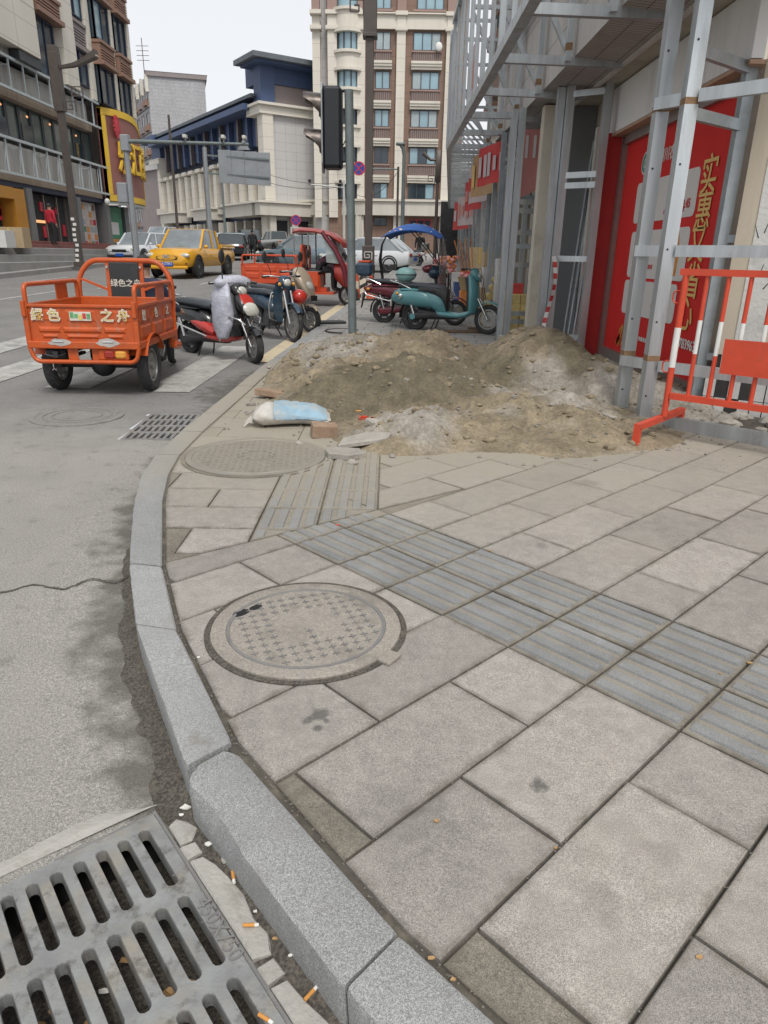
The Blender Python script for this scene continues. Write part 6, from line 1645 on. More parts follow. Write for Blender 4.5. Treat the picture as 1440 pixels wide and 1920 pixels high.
# lower tail frame with lamp
flatloop([(-hw - .01, yb_ - .01, zf - .05), (-hw + .03, yb_ - .01, zf - .2), (hw - .03, yb_ - .01, zf - .2), (hw + .01, yb_ - .01, zf - .05)], .022, .03, 'orange_paint', tk, 'tail_frame', .07)
mb = MB(); mb.box((.14, yb_ + .02, zf - .125), (.16, .012, .13)); mb.box((-.13, yb_ + .02, zf - .125), (.1, .012, .13)); mb.build('tail_plate', 'orange_paint', tk)
for x, m_ in ((.22, 'lens_red'), (.33, 'lens_amber')): mb = MB(); mb.box((x + .02, yb_ + .0, zf - .125), (.11, .05, .075), b=.015); mb.build('tail_light', m_, tk)
mb = MB(); mb.box((.275, yb_ + .02, zf - .125), (.30, .05, .11), b=.01); mb.build('lamp_housing', 'orange_paint', tk)
mb = MB(); mb.box((-.33, yb_ + .1, zf - .13), (.2, .1, .1), b=.02); mb.tube([(-.46, yb_ + .02, zf - .17), (-.4, yb_ - .01, zf - .13), (-.3, yb_, zf - .16), (-.2, yb_ + .02, zf - .12)], .006, 5); mb.build('wiring_box', 'black_plastic', tk)
mb = MB(); mb.tube([(-.33, yb_ - .01, zf - .2), (-.335, yb_ - .01, zf - .25), (-.33, yb_ - .01, zf - .27), (-.31, yb_ - .01, zf - .285)], .006, 5); mb.tube([(-.33, yb_ - .01, zf - .27), (-.35, yb_ - .01, zf - .285)], .006, 5); mb.build('tailgate_hook', 'chrome', tk)
for s in (-1, 1):
    w_ = wheel(tk, (s * .485, .0, .275), .275, .125, 'rim_grey', 8, thick=.36)
    mb = MB(); mb.lathe([(.315, -.09), (.325, -.09), (.325, .09), (.315, .09)], Matrix.Translation((s * .485, 0, .29)) @ Matrix.Rotation(math.pi / 2, 4, 'Y') @ Matrix.Rotation(math.pi * .0, 4, 'Z'), 16, math.pi * .62, math.pi * 1.38); mb.build('mudguard', 'orange_paint', tk)
mb = MB(); mb.cyl((-.48, 0, .275), (.48, 0, .275), .038, n=12); mb.ell((0, 0, .275), (.13, .13, .13), 16, 10); mb.build('axle', 'black_plastic', tk, 40)
mb = MB()
for s in (-1, 1): mb.box((s * .3, .3, .43), (.05, 1.5, .06)); mb.box((s * .34, 0, .35), (.05, .7, .03))
mb.box((0, .5, .36), (.5, .4, .14)); mb.build('chassis', 'black_plastic', tk)
mb = MB(); mb.box((0, 1.25, .42), (.5, .6, .06), b=.02); mb.box((0, 1.2, .6), (.42, .3, .34), b=.03); mb.box((.36, 1.1, .5), (.16, .5, .1), b=.02); mb.build('seat_base', 'orange_paint', tk)
mb = MB(); shell(mb, [(1.05, .80, .05, .03), (1.08, .80, .22, .05), (1.4, .80, .2, .05), (1.45, .80, .05, .03)]); mb.build('seat', 'seat_vinyl', tk, 40)
wheel(tk, (0, 2.05, .25), .25, .1, 'rim_grey', 6)
mb = MB()
for s in (-1, 1): mb.cyl((s * .08, 2.05, .25), (s * .09, 1.88, .85), .02, n=8)
mb.tube([(-.36, 1.62, 1.0), (-.3, 1.72, 1.02), (-.1, 1.84, .98), (.1, 1.84, .98), (.3, 1.72, 1.02), (.36, 1.62, 1.0)], .014, 8); mb.build('fork', 'black_plastic', tk, 40)
mb = MB()
for s in (-1, 1): mb.tube([(s * .26, 1.72, 1.01), (s * .37, 1.6, 1.0), (s * .41, 1.55, 1.0)], .02, 8)
mb.build('handlebar_grip', 'black_plastic', tk, 40)
mb = MB(); mb.box((.5, .95, .50), (.06, .22, .3), b=.02); mb.cyl((.52, .85, .40), (.52, 1.05, .36), .05, n=10); mb.build('toolbox', 'orange_paint', tk)
# ------------------------------------------------------------------ people (one skinned body each)
def person(name, label, loc, rz, J, cols, hairc='hair', scale=1., hood=False):
    """J: joint name -> (x, y, z); x right, y forward"""
    names = ['hip', 'waist', 'chest', 'neck', 'head', 'crown', 'shl', 'ell', 'wrl', 'hal', 'shr', 'elr', 'wrr', 'har', 'hpl', 'knl', 'anl', 'tol', 'hpr', 'knr', 'anr', 'tor']
    rad = dict(hip=(.16, .12), waist=(.15, .115), chest=(.17, .12), neck=(.055, .06), head=(.082, .1), crown=(.07, .085), shl=(.085, .085), ell=(.055, .055), wrl=(.038, .038), hal=(.035, .045), hpl=(.1, .1), knl=(.068, .068), anl=(.045, .05), tol=(.045, .035))
    for k in list(rad):
        if k[-1] == 'l' and len(k) == 3: rad[k[:-1] + 'r'] = rad[k]
    E = [('hip', 'waist'), ('waist', 'chest'), ('chest', 'neck'), ('neck', 'head'), ('head', 'crown'), ('chest', 'shl'), ('shl', 'ell'), ('ell', 'wrl'), ('wrl', 'hal'), ('chest', 'shr'), ('shr', 'elr'), ('elr', 'wrr'), ('wrr', 'har'), ('hip', 'hpl'), ('hpl', 'knl'), ('knl', 'anl'), ('anl', 'tol'), ('hip', 'hpr'), ('hpr', 'knr'), ('knr', 'anr'), ('anr', 'tor')]
    me = bpy.data.meshes.new('body'); me.from_pydata([J[k] for k in names], [(names.index(a), names.index(b)) for a, b in E], [])
    o = bpy.data.objects.new('body', me); COL.objects.link(o)
    md = o.modifiers.new('skin', 'SKIN'); md.use_smooth_shade = True
    sv = me.skin_vertices[0].data
    for i, k in enumerate(names): sv[i].radius = rad[k]; sv[i].use_root = (k == 'hip')
    ms = o.modifiers.new('sub', 'SUBSURF'); ms.levels = 2; ms.render_levels = 2
    dg = bpy.context.evaluated_depsgraph_get(); nm = bpy.data.meshes.new_from_object(o.evaluated_get(dg)); bpy.data.objects.remove(o)
    for c in cols: nm.materials.append(MAT[c])         # top, trousers, skin, shoes
    seg = [('top', 'hip', 'waist'), ('top', 'waist', 'chest'), ('top', 'chest', 'neck'), ('skin', 'neck', 'head'), ('skin', 'head', 'crown'), ('top', 'chest', 'shl'), ('top', 'shl', 'ell'), ('top', 'ell', 'wrl'), ('skin', 'wrl', 'hal'), ('top', 'chest', 'shr'), ('top', 'shr', 'elr'), ('top', 'elr', 'wrr'), ('skin', 'wrr', 'har'), ('leg', 'hip', 'hpl'), ('leg', 'hpl', 'knl'), ('leg', 'knl', 'anl'), ('shoe', 'anl', 'tol'), ('leg', 'hip', 'hpr'), ('leg', 'hpr', 'knr'), ('leg', 'knr', 'anr'), ('shoe', 'anr', 'tor')]
    ix = dict(top=0, leg=1, skin=2, shoe=3)
    for f in nm.polygons:
        c = f.center; best = (9, 'top')
        for t, a, b in seg:
            A, B = Vector(J[a]), Vector(J[b]); d = B - A; u = max(0, min(1, (c - A).dot(d) / max(1e-9, d.length_squared))); D = (A + d * u - c).length
            if D < best[0]: best = (D, t)
        f.material_index = ix[best[1]]; f.use_smooth = True
    nm.name = 'body'
    ob = obj(name, nm, None, loc, rz, label, 'person'); ob.scale = (scale,) * 3
    H_ = Vector(J['head']); up = (Vector(J['crown']) - Vector(J['neck'])).normalized(); fw = Vector((0, 1, 0)); fw = (fw - up * fw.dot(up)).normalized()
    M = frame(H_ + up * .035, fw.cross(up), fw); mb = MB(M); mb.ell((0, -.018, .012), (.09, .108, .115), 14, 8, None, -.25, 1.); mb.build('hair', hairc, ob, 180)
    mb = MB(M); mb.tube([(0, .095, .0), (0, .118, -.035), (0, .1, -.045)], [.008, .014, .006], 6); mb.build('nose', 'skin', ob, 180)
    for s in (-1, 1): mb = MB(M); mb.ell((s * .034, .094, .0), (.011, .006, .007), 8, 5); mb.build('eye', 'hair', ob, 180)
    for sd_ in ('l', 'r'):                               # fingers
        w_, h_ = Vector(J['wr' + sd_]), Vector(J['ha' + sd_]); d = (h_ - w_).normalized(); sx = d.cross(Vector((0, 1, .2))).normalized()
        mb = MB()
        for k in range(4): a = h_ + sx * (.012 * (k - 1.5)) + d * .015; mb.tube([a, a + d * .035, a + d * .055 + Vector((0, .012, -.008))], [.009, .008, .006], 6)
        a = h_ - d * .03; mb.tube([a, a + Vector((0, .03, 0)) + d * .02, a + Vector((0, .035, 0)) + d * .045], [.011, .009, .007], 6); mb.build('fingers', 'skin', ob, 180)
    return ob
def stand(walk=0., lean=0.):
    return dict(hip=(0, 0, .93), waist=(0, lean * .3, 1.1), chest=(0, lean, 1.33), neck=(0, lean * 1.1, 1.49), head=(0, lean * 1.1 + .015, 1.6), crown=(0, lean * 1.1 + .01, 1.69), shl=(-.2, lean, 1.41), ell=(-.25, lean - walk * .12, 1.14), wrl=(-.26, lean + .05 - walk * .16, .9), hal=(-.26, lean + .07 - walk * .16, .82), shr=(.2, lean, 1.41), elr=(.25, lean + walk * .1, 1.14), wrr=(.26, lean + .05 + walk * .2, .9), har=(.26, lean + .07 + walk * .2, .82), hpl=(-.1, 0, .88), knl=(-.1, .03 + walk * .2, .48), anl=(-.1, walk * .22, .09), tol=(-.1, .15 + walk * .22, .035), hpr=(.1, 0, .88), knr=(.1, .03 - walk * .1, .48), anr=(.1, -walk * .28, .1), tor=(.1, .14 - walk * .28, .035))
def sit(z=.8, reach=.45, back=.0):
    return dict(hip=(0, 0, z + .08), waist=(0, .02 - back, z + .26), chest=(0, .07 - back, z + .48), neck=(0, .11, z + .63), head=(0, .14, z + .74), crown=(0, .13, z + .83), shl=(-.2, .06, z + .55), ell=(-.27, .2, z + .32), wrl=(-.3, reach, z + .25), hal=(-.31, reach + .08, z + .22), shr=(.2, .06, z + .55), elr=(.27, .2, z + .32), wrr=(.3, reach, z + .25), har=(.31, reach + .08, z + .22), hpl=(-.11, .03, z + .06), knl=(-.16, .43, z + .03), anl=(-.15, .42, z - .38), tol=(-.15, .56, z - .42), hpr=(.11, .03, z + .06), knr=(.16, .43, z + .03), anr=(.15, .42, z - .38), tor=(.15, .56, z - .42))
person('person', 'person in a navy jacket riding the near cargo tricycle, seen from behind', (-2.95, 8.72, RZ(8.7) - .36), .02, sit(.82, .42), ['cloth_navy', 'cloth_black', 'skin', 'hair'])
wp = GR(475, 487); person('person', 'person in a black jacket walking away up the street past parked cars', wp, .15, stand(1.), ['cloth_black', 'cloth_black', 'skin', 'hair'])
p5_ = GR(787, 500); person('person', 'person in a dark coat standing behind the white scooter up the street', (p5_.x, p5_.y + .6, RZ(p5_.y) + .05), math.pi, stand(0, .03), ['cloth_black', 'cloth_grey', 'skin', 'hair'])
pr = AX(100, 452, -15.35); person('person', 'person in a red coat standing at the shop door on the left', (pr.x, pr.y, 1.62), -.4, stand(0), ['cloth_red', 'cloth_black', 'skin', 'hair'])
# ------------------------------------------------------------------ scooters
def handlebars(o, y, z, wd, m='black_plastic', turn=0., mirrors=True, mirror_h=.26):
    hb = obj('handlebar', None, o, (0, y, z), turn)
    mb = MB(); mb.tube([(-wd, -.10, .02), (-wd * .6, -.03, .03), (0, .0, 0), (wd * .6, -.03, .03), (wd, -.10, .02)], .013, 8); mb.build('bar', 'chrome', hb, 50)
    for s in (-1, 1):
        mb = MB(); mb.tube([(s * wd * .68, -.05, .028), (s * wd * 1.02, -.105, .02)], .019, 8); mb.build('grip', 'black_plastic', hb, 50)
        mb = MB(); mb.tube([(s * wd * .7, .0, .04), (s * wd * 1.0, -.06, .03)], .006, 6); mb.build('brake_lever', 'chrome', hb, 50)
        if mirrors:
            mb = MB(); mb.tube([(s * wd * .62, -.03, .03), (s * wd * .72, -.0, mirror_h * .5), (s * wd * .9, -.02, mirror_h)], .006, 6); mb.ell((s * wd * .95, -.03, mirror_h + .06), (.045, .015, .075), 12, 8); mb.build('mirror', 'black_plastic', hb, 60)
    return hb
def scooter(label, rear, front, z, m, r=.21, wd=.10, opt=()):
    """built from the two wheel contact points"""
    d = Vector((front[0] - rear[0], front[1] - rear[1], 0)); L = d.length; rz = math.atan2(-d.x, d.y)
    o = thing('scooter', label, 'scooter', (rear[0], rear[1], z), rz); k = L / 1.3
    main, second = m
    turn = .0
    for q in opt:
        if isinstance(q, tuple) and q[0] == 'turn': turn = q[1]
    wheel(o, (0, 0, r), r, wd, 'rim_dark', 6, name='rear_wheel'); wheel(o, (0, L, r), r, wd * .92, 'rim_dark' if 'dark_rim' in opt else 'rim_grey', 6, turn, name='front_wheel')
    Y_ = lambda t: t * L
    mb = MB(); shell(mb, [(-.38, .58, .03, .02), (-.34, .585, .09, .06), (-.18, .60, .15, .10), (.05, .58, .17, .13), (.28, .54, .17, .15), (.46, .46, .15, .17), (.56, .40, .10, .15), (.60, .38, .04, .1)]); mb.build('rear_body', main, o, 50)
    mb = MB(); shell(mb, [(-.30, .71, .05, .02), (-.24, .725, .12, .04), (0, .735, .145, .05), (.25, .72, .14, .055), (.45, .70, .12, .06), (.56, .68, .07, .04)]); mb.build('seat', 'seat_vinyl', o, 50)
    mb = MB(); shell(mb, [(.40, .31, .10, .05), (.5, .29, .15, .05), (Y_(.62), .275, .165, .045), (Y_(.72), .30, .15, .05), (Y_(.78), .36, .13, .05)]); mb.build('floorboard', second, o, 50)
    mb = MB(); shell(mb, [(.08, .30, .10, .09), (.3, .27, .12, .08), (.55, .25, .12, .05), (Y_(.6), .24, .08, .03)]); mb.build('battery_case', 'black_plastic', o, 50)
    # leg shield: a bowed upright shell
    rings = []
    for t in (0, .2, .4, .6, .8, 1.):
        zz = .33 + .60 * t; yy = Y_(.745) + .10 * t - .14 * t * t + .035; w_ = (.15 + .06 * math.sin(t * 3.0)) * (1 - .25 * t * t); th = .045 + .015 * math.sin(t * 3.1)
        rings.append([(w_ * math.copysign(abs(math.cos(a)) ** .7, math.cos(a)), yy + th * math.sin(a) + .05 * (1 - abs(math.cos(a))) * (1 if math.sin(a) > 0 else .4), zz) for a in [2 * math.pi * q / 16 for q in range(16)]])
    mb = MB(); mb.loft(rings); mb.build('leg_shield', main, o, 50)
    mb = MB(); rings = []
    for t in (0, .5, 1.): zz = .42 + .46 * t; rings.append([(x, Y_(.72) + .05 * t - .09 * t * t + dy, zz) for x, dy in ((-.12, 0), (.12, 0), (.12, .05), (-.12, .05))])
    mb.loft(rings); mb.build('inner_shield', 'black_plastic', o, 50)
    mb = MB(); shell(mb, [(Y_(.74), .93, .07, .05), (Y_(.76), .955, .12, .075), (Y_(.82), .93, .12, .085), (Y_(.87), .87, .07, .06)]); mb.build('handlebar_cowl', main, o, 50)
    mb = MB(); mb.ell((0, Y_(.835) + .02, .80 if 'low_lamp' in opt else .905), (.085, .05, .065), 14, 8); mb.build('headlight', 'lens', o, 180)
    handlebars(o, Y_(.77), .985, .33, turn=turn, mirrors='no_mirror' not in opt)
    mb = MB()
    for s in (-1, 1): mb.cyl((s * .062, L, r), (s * .062, Y_(.86), .56), .017, n=8)
    mb.build('fork', 'chrome' if 'chrome_fork' in opt else 'rim_grey', o, 50)
    mb = MB(); A = Matrix.Translation((0, L, r)) @ Matrix.Rotation(turn, 4, 'Z') @ Matrix.Rotation(math.pi / 2, 4, 'Y')
    mb.lathe([(r + .03, -.06), (r + .048, -.035), (r + .055, 0), (r + .048, .035), (r + .03, .06)], A, 14, math.pi * .72, math.pi * 1.42); mb.build('front_fender', main, o, 60)
    mb = MB(); A = Matrix.Translation((0, 0, r)) @ Matrix.Rotation(math.pi / 2, 4, 'Y'); mb.lathe([(r + .03, -.065), (r + .05, 0), (r + .03, .065)], A, 10, math.pi * 1.02, math.pi * 1.55); mb.tube([(0, -.33, .56), (0, -.40, .40), (0, -.43, .26)], [.06, .055, .05], 8, flat=.2); mb.build('rear_fender', 'black_plastic', o, 60)
    mb = MB(); shell(mb, [(-.10, r, .02, .03), (-.06, r, .05, .07), (.2, r + .02, .045, .06), (.42, r + .05, .03, .04)]); sw_ = mb.build('swing_arm', 'black_plastic' if main != 'maroon' else 'maroon', o, 50); sw_.location.x = .085
    mb = MB(); mb.box((0, -.365, .60), (.12, .03, .06), b=.012); mb.build('tail_light', 'lens_red', o)
    mb = MB(); mb.box((0, -.415, .44), (.18, .012, .12), b=.004); mb.build('number_plate', 'goods_white' if 'goods_white' in MAT else 'decal_white', o)
    for s in (-1, 1): mb = MB(); mb.tube([(s * .2, Y_(.77) - .02, 1.0), (s * .12, Y_(.84), 1.02), (s * .05, Y_(.88), .9), (s * .07, Y_(.93), .6), (s * .08, L - .03, r + .06)], .005, 5); mb.build('brake_cable', 'black_plastic', o, 50)
    mb = MB(); mb.box((0, .1, .655), (.345, .62, .008)); mb.build('panel_gap', 'black_plastic', o)
    for s in (-1, 1): mb = MB(); mb.ell((s * .17, -.27, .6), (.025, .035, .025), 8, 6); mb.build('indicator', 'lens_amber', o, 180)
    for s in (-1, 1): mb = MB(); mb.cyl((s * .12, .02, r + .04), (s * .12, -.06, .50), .022, n=8); mb.build('shock_absorber', 'chrome', o, 50)
    mb = MB(); mb.tube([(-.09, .42, .24), (-.12, .36, .10), (-.13, .32, .0)], .011, 6); mb.tube([(.09, .42, .24), (.12, .36, .10), (.13, .32, .0)], .011, 6); mb.build('centre_stand', 'black_plastic', o, 50)
    if 'rack' in opt or 'topbox' in opt:
        mb = MB()
        for s in (-1, 1): mb.tube([(s * .12, -.05, .68), (s * .13, -.24, .76), (s * .10, -.42, .80), (0, -.45, .81)], .010, 6)
        for y in (-.28, -.36): mb.cyl((-.11, y, .785), (.11, y, .785), .008, n=6)
        mb.build('rear_rack', 'chrome', o, 50)
    if 'guard' in opt:
        mb = MB()
        for s in (-1, 1):
            mb.tube([(s * .17, -.34, .58), (s * .2, -.3, .50), (s * .2, .0, .43), (s * .2, .45, .34), (s * .19, .62, .30)], .013, 8); mb.tube([(s * .16, Y_(.62), .26), (s * .21, Y_(.74), .42), (s * .22, Y_(.84), .60), (s * .18, Y_(.95), .56), (s * .12, Y_(.98), .5)], .013, 8)
        mb.build('crash_bar', 'chrome', o, 50)
    return o, L
o1, L1 = scooter('black and red scooter draped with a plastic sheet, parked on the zebra crossing', (-2.84, 10.28), (-1.76, 9.42), RZ(9.8), ('gloss_black', 'red_gloss'), .215, .11, ('rack', 'guard', ('turn', -.3), 'no_mirror', 'chrome_fork'))
mb = MB(); shell(mb, [(.25, .48, .165, .07), (.4, .44, .175, .1), (.55, .40, .172, .09), (.7, .34, .16, .04)]); mb.build('red_side_panel', 'red_gloss', o1, 50)
mb = MB(); shell(mb, [(L1 * .80, .80, .10, .10), (L1 * .87, .76, .13, .12), (L1 * .93, .70, .11, .09), (L1 * .97, .66, .05, .05)]); mb.build('front_cowl', 'gloss_black', o1, 50)
mb = MB(); shell(mb, [(L1 * .865, .885, .06, .01), (L1 * .91, .82, .10, .012), (L1 * .96, .74, .085, .012), (L1 * .99, .69, .04, .01)]); mb.build('red_nose_stripe', 'red_gloss', o1, 50)
mb = MB(); shell(mb, [(L1 * .93, .74, .05, .04), (L1 * .96, .70, .12, .07), (L1 * .99, .665, .11, .06), (L1 * 1.0, .64, .05, .03)]); mb.build('headlight_lens', 'lens', o1, 50)
mb = MB(); mb.tube([(.2, L1 * .76, 1.0), (.22, L1 * .77, 1.15), (.2, L1 * .76, 1.26)], .008, 6); mb.ell((.2, L1 * .76, 1.34), (.05, .02, .09), 12, 8); mb.build('mirror', 'black_plastic', o1, 60)
# plastic sheet over handlebar: hangs like a long bag
pc = thing('plastic_sheet', 'crumpled pale lilac plastic sheet hanging over the handlebar of the black and red scooter', 'plastic sheet', o1.location, o1.rotation_euler.z)
mb = MB(); rings = []
for i in range(22):
    t = i / 21; z = 1.10 - .80 * t; y = L1 * .72 - .02 + .05 * t - .05 * t * t; cx_ = .13 + .06 * min(1, t * 3); w_ = (.10 + .09 * math.sin(min(1, t * 1.6) * math.pi * .55)) * (1 - .55 * max(0, t - .75) / .25) * (.35 if i == 0 else 1); d_ = (.055 + .045 * math.sin(t * 2.8))
    rings.append([(cx_ + d_ * math.cos(a) * (1 + .35 * (fbm(math.cos(a) * 2 + 5, t * 7 + math.sin(a) * 2, 5) - .5)), y + w_ * math.sin(a) * (1 + .4 * (fbm(math.cos(a) * 2 + 9, t * 6 + math.sin(a) * 2, 6) - .5)), z + .02 * (fbm(a, t * 5, 8) - .5)) for a in [2 * math.pi * q / 22 for q in range(22)]])
mb.loft(rings); mb.build('sheet', 'plastic_sheet', pc, 180)
mb = MB(); rings = []
for i in range(12):
    t = i / 11; x = -.28 + .56 * t; rr_ = .10 * math.sin(math.pi * (.08 + .84 * t)) ** .6
    rings.append([(x, L1 * .73 + rr_ * 1.1 * math.cos(a) * (1 + .3 * (fbm(x * 9 + 3, a, 3) - .5)), 1.01 + rr_ * math.sin(a) * (1 + .35 * (fbm(x * 9, a * 1.5, 4) - .5))) for a in [2 * math.pi * q / 14 for q in range(14)]])
mb.loft(rings); mb.build('sheet_fold', 'plastic_sheet', pc, 180)
o5, L5 = scooter('turquoise retro scooter with round top box parked on the sidewalk behind the sand heap', (.47, 12.3), (1.66, 11.82), RZ(12) + SW, ('teal', 'teal'), .235, .10, ('rack', 'chrome_fork', 'no_mirror'))
mb = MB(); shell(mb, [(-.42, .52, .05, .05), (-.36, .54, .13, .10), (-.2, .56, .19, .15), (.0, .55, .21, .17), (.2, .53, .20, .16), (.36, .48, .16, .11), (.46, .45, .08, .04)], p=2.2); mb.build('bulged_side', 'teal', o5, 60)
mb = MB(); mb.ell((-.0, -.18, .90), (.15, .18, .12), 18, 12); mb.build('top_box', 'teal_box', o5, 180)
mb = MB(); mb.lathe([(.182, -.008), (.187, 0), (.182, .008)], Matrix.Translation((0, -.18, .90)) @ Matrix.Diagonal((.83, 1, 1, 1)), 24); mb.build('box_seam', 'black_plastic', o5)
mb = MB(); shell(mb, [(.1, .66, .15, .10), (.3, .66, .15, .12), (.5, .6, .13, .12), (.58, .5, .12, .2), (.6, .44, .06, .1)]); mb.build('seat_skirt', 'black_plastic', o5, 50)
mb = MB(); mb.cyl((.10, .0, .235), (.14, .0, .235), .05, n=16); mb.build('hub_cap', 'teal', o5, 40)
mb = MB(); mb.ell((.2, -.2, .56), (.02, .04, .045), 10, 8); mb.build('indicator', 'chrome', o5, 180)
o4, L4 = scooter('dark maroon scooter with blue polka dot rain canopy parked beyond the turquoise one', (-.06, 13.25), (1.22, 13.0), RZ(13) + SW, ('maroon', 'gloss_black'), .22, .105, ('rack', 'guard', 'no_mirror'))
mb = MB(); mb.box((0, -.36, .93), (.34, .30, .22), b=.04); mb.build('tail_box', 'navy_gloss', o4); mb = MB(); mb.box((0, -.36, 1.06), (.26, .22, .035), b=.012); mb.build('box_lid', 'red_orange', o4)
mb = MB(); N, K = 14, 10; rows_ = []
for i in range(N + 1):
    for k in range(K + 1):
        u, v_ = i / N * 2 - 1, k / K * 2 - 1; rows_.append((v_ * .42, .52 + u * .52 + .06 * 0, 1.50 + .20 * (1 - abs(u) ** 2.2) * (1 - .35 * v_ * v_) - .05 * v_ * v_))
rr2 = [(x, y, z - .012) for x, y, z in rows_]; nn_ = len(rows_)
mb.add(rows_ + rr2, [(i * (K + 1) + k, i * (K + 1) + k + 1, (i + 1) * (K + 1) + k + 1, (i + 1) * (K + 1) + k) for i in range(N) for k in range(K)] + [(nn_ + i * (K + 1) + k, nn_ + (i + 1) * (K + 1) + k, nn_ + (i + 1) * (K + 1) + k + 1, nn_ + i * (K + 1) + k + 1) for i in range(N) for k in range(K)]); cnp = mb.build('rain_canopy', 'canopy_blue', o4, 180)
q = random.Random(14)
for k in range(34):
    u, v_ = q.uniform(-.9, .9), q.uniform(-.95, .95); z = 1.50 + .20 * (1 - abs(u) ** 2.2) * (1 - .35 * v_ * v_) - .05 * v_ * v_ + .004; r_ = q.uniform(.012, .035)
    dzu = (.20 * (1 - abs(u + .02) ** 2.2) - .20 * (1 - abs(u) ** 2.2)) * (1 - .35 * v_ * v_) / .0104; dzv = (-.35 * .20 * (1 - abs(u) ** 2.2) * 2 * v_ - .1 * v_) / .42
    mb = MB(); mb.M = frame((v_ * .42, .52 + u * .52, z), (1, 0, dzv), (0, 1, dzu)); mb.prism([(r_ * math.cos(6.283 * j / 9), r_ * math.sin(6.283 * j / 9)) for j in range(9)], .003); o_ = mb.build('dot', 'dot_white' if k % 3 else 'dot_pink', cnp)
mb = MB(); mb.tube([(0, .03, 1.52), (0, -.06, 1.35), (0, -.09, 1.1), (0, -.04, .78)], [.02, .035, .06, .05], 8, flat=.5)
for s in (-1, 1): mb.tube([(s * .36, .95, 1.50), (s * .28, .98, 1.25), (s * .12, 1.02, .98)], .011, 6); mb.tube([(s * .30, .45, 1.62), (s * .22, .75, 1.3), (s * .1, 1.0, 1.0)], .009, 6)
mb.build('canopy_frame', 'black_plastic', o4, 50)
mb = MB(); rings = []
for i in range(8):
    t = i / 7; z = 1.5 - .95 * t; rings.append([(x, 1.04 + .09 * math.sin(t * 2.6) - .10 * (x / .36) ** 2, z) for x in (-.36, -.25, -.12, 0, .12, .25, .36)])
mb.loft(rings, caps=False, closed=False); mb.build('windscreen', 'clear_sheet', o4, 180)
mb = MB(); mb.ell((.0, .92, .90), (.26, .14, .12), 14, 8); mb.box((0, .98, .93), (.34, .16, .07), b=.02); mb.build('hand_muff', 'navy_gloss', o4, 60)
mb = MB(); mb.ell((.05, .80, .96), (.16, .12, .08), 12, 8); mb.build('seat_cloth', 'maroon', o4, 180)
# underbone motorcycle
def motorbike(label, rear, front, z):
    d = Vector((front[0] - rear[0], front[1] - rear[1], 0)); L = d.length; rz = math.atan2(-d.x, d.y); o = thing('motorcycle', label, 'motorcycle', (rear[0], rear[1], z), rz); r = .285
    wheel(o, (0, 0, r), r, .08, 'rim_grey', 5, name='rear_wheel', thick=.2); wheel(o, (0, L, r), r, .075, 'rim_grey', 5, -.12, name='front_wheel', thick=.2)
    mb = MB(); shell(mb, [(-.3, .62, .04, .03), (-.2, .63, .10, .07), (.1, .62, .12, .10), (.4, .58, .12, .12), (.6, .5, .09, .1), (.68, .46, .04, .05)]); mb.build('rear_body', 'navy_gloss', o, 50)
    mb = MB(); shell(mb, [(-.28, .73, .06, .02), (-.2, .74, .12, .04), (.2, .74, .12, .05), (.48, .73, .09, .05), (.55, .71, .04, .02)]); mb.build('seat', 'seat_vinyl', o, 50)
    for s in (-1, 1):
        mb = MB(); rings = []
        for t in (0, .25, .5, .75, 1.): zz = .30 + .62 * t; rings.append([(s * (.10 + .10 * math.sin(t * 2.6)), L * .70 + .02 + .10 * t, zz), (s * (.12 + .10 * math.sin(t * 2.6)), L * .70 + .05 + .10 * t, zz), (s * .06, L * .84 - .02 + .06 * t - .10 * t * t, zz), (s * .05, L * .82 - .06, zz)])
        mb.loft(rings); mb.build('leg_shield', 'navy_gloss', o, 50)
    mb = MB(); shell(mb, [(L * .78, .90, .06, .05), (L * .80, .93, .11, .08), (L * .86, .90, .10, .09), (L * .9, .85, .04, .05)]); mb.build('handlebar_cowl', 'navy_gloss', o, 50)
    mb = MB(); mb.ell((0, L * .885, .90), (.07, .04, .06), 12, 8); mb.build('headlight', 'lens', o, 180)
    for s in (-1, 1): mb = MB(); mb.ell((s * .13, L * .86, .88), (.03, .03, .03), 8, 6); mb.build('indicator', 'lens_amber', o, 180)
    mb = MB(); mb.lathe([(r + .02, -.055), (r + .04, -.03), (r + .045, 0), (r + .04, .03), (r + .02, .055)], Matrix.Translation((0, L, r)) @ Matrix.Rotation(-.12, 4, 'Z') @ Matrix.Rotation(math.pi / 2, 4, 'Y'), 14, math.pi * .70, math.pi * 1.35); mb.build('front_fender', 'navy_gloss', o, 60)
    mb = MB()
    for s in (-1, 1): mb.cyl((s * .065, L, r), (s * .065, L * .87, .78), .02, n=8)
    mb.build('fork', 'chrome', o, 50)
    mb = MB(); mb.box((0, L * .48, .33), (.22, .3, .22), b=.04); mb.cyl((-.14, L * .48, .30), (.14, L * .48, .30), .09, n=14); mb.tube([(.1, L * .6, .25), (.13, .4, .22), (.14, .0, .30), (.14, -.3, .36)], [.02, .025, .045, .05], 8); mb.build('engine', 'rim_dark', o, 50)
    mb = MB()
    for s in (-1, 1): mb.tube([(s * .06, L * .66, .30), (s * .22, L * .70, .36), (s * .24, L * .72, .55), (s * .2, L * .74, .74), (s * .1, L * .78, .78)], .012, 8)
    mb.build('crash_bar', 'chrome', o, 50)
    mb = MB(); mb.cyl((-.06, .5, .24), (-.25, .42, .0), .011, n=6); mb.build('side_stand', 'black_plastic', o, 40)
    handlebars(o, L * .80, .97, .33, turn=-.12); return o, L
o2, L2 = motorbike('dark blue motorcycle with chrome leg guards and spoked wheel at the kerb', (-2.26, 12.28), (-1.50, 11.42), RZ(11.8))
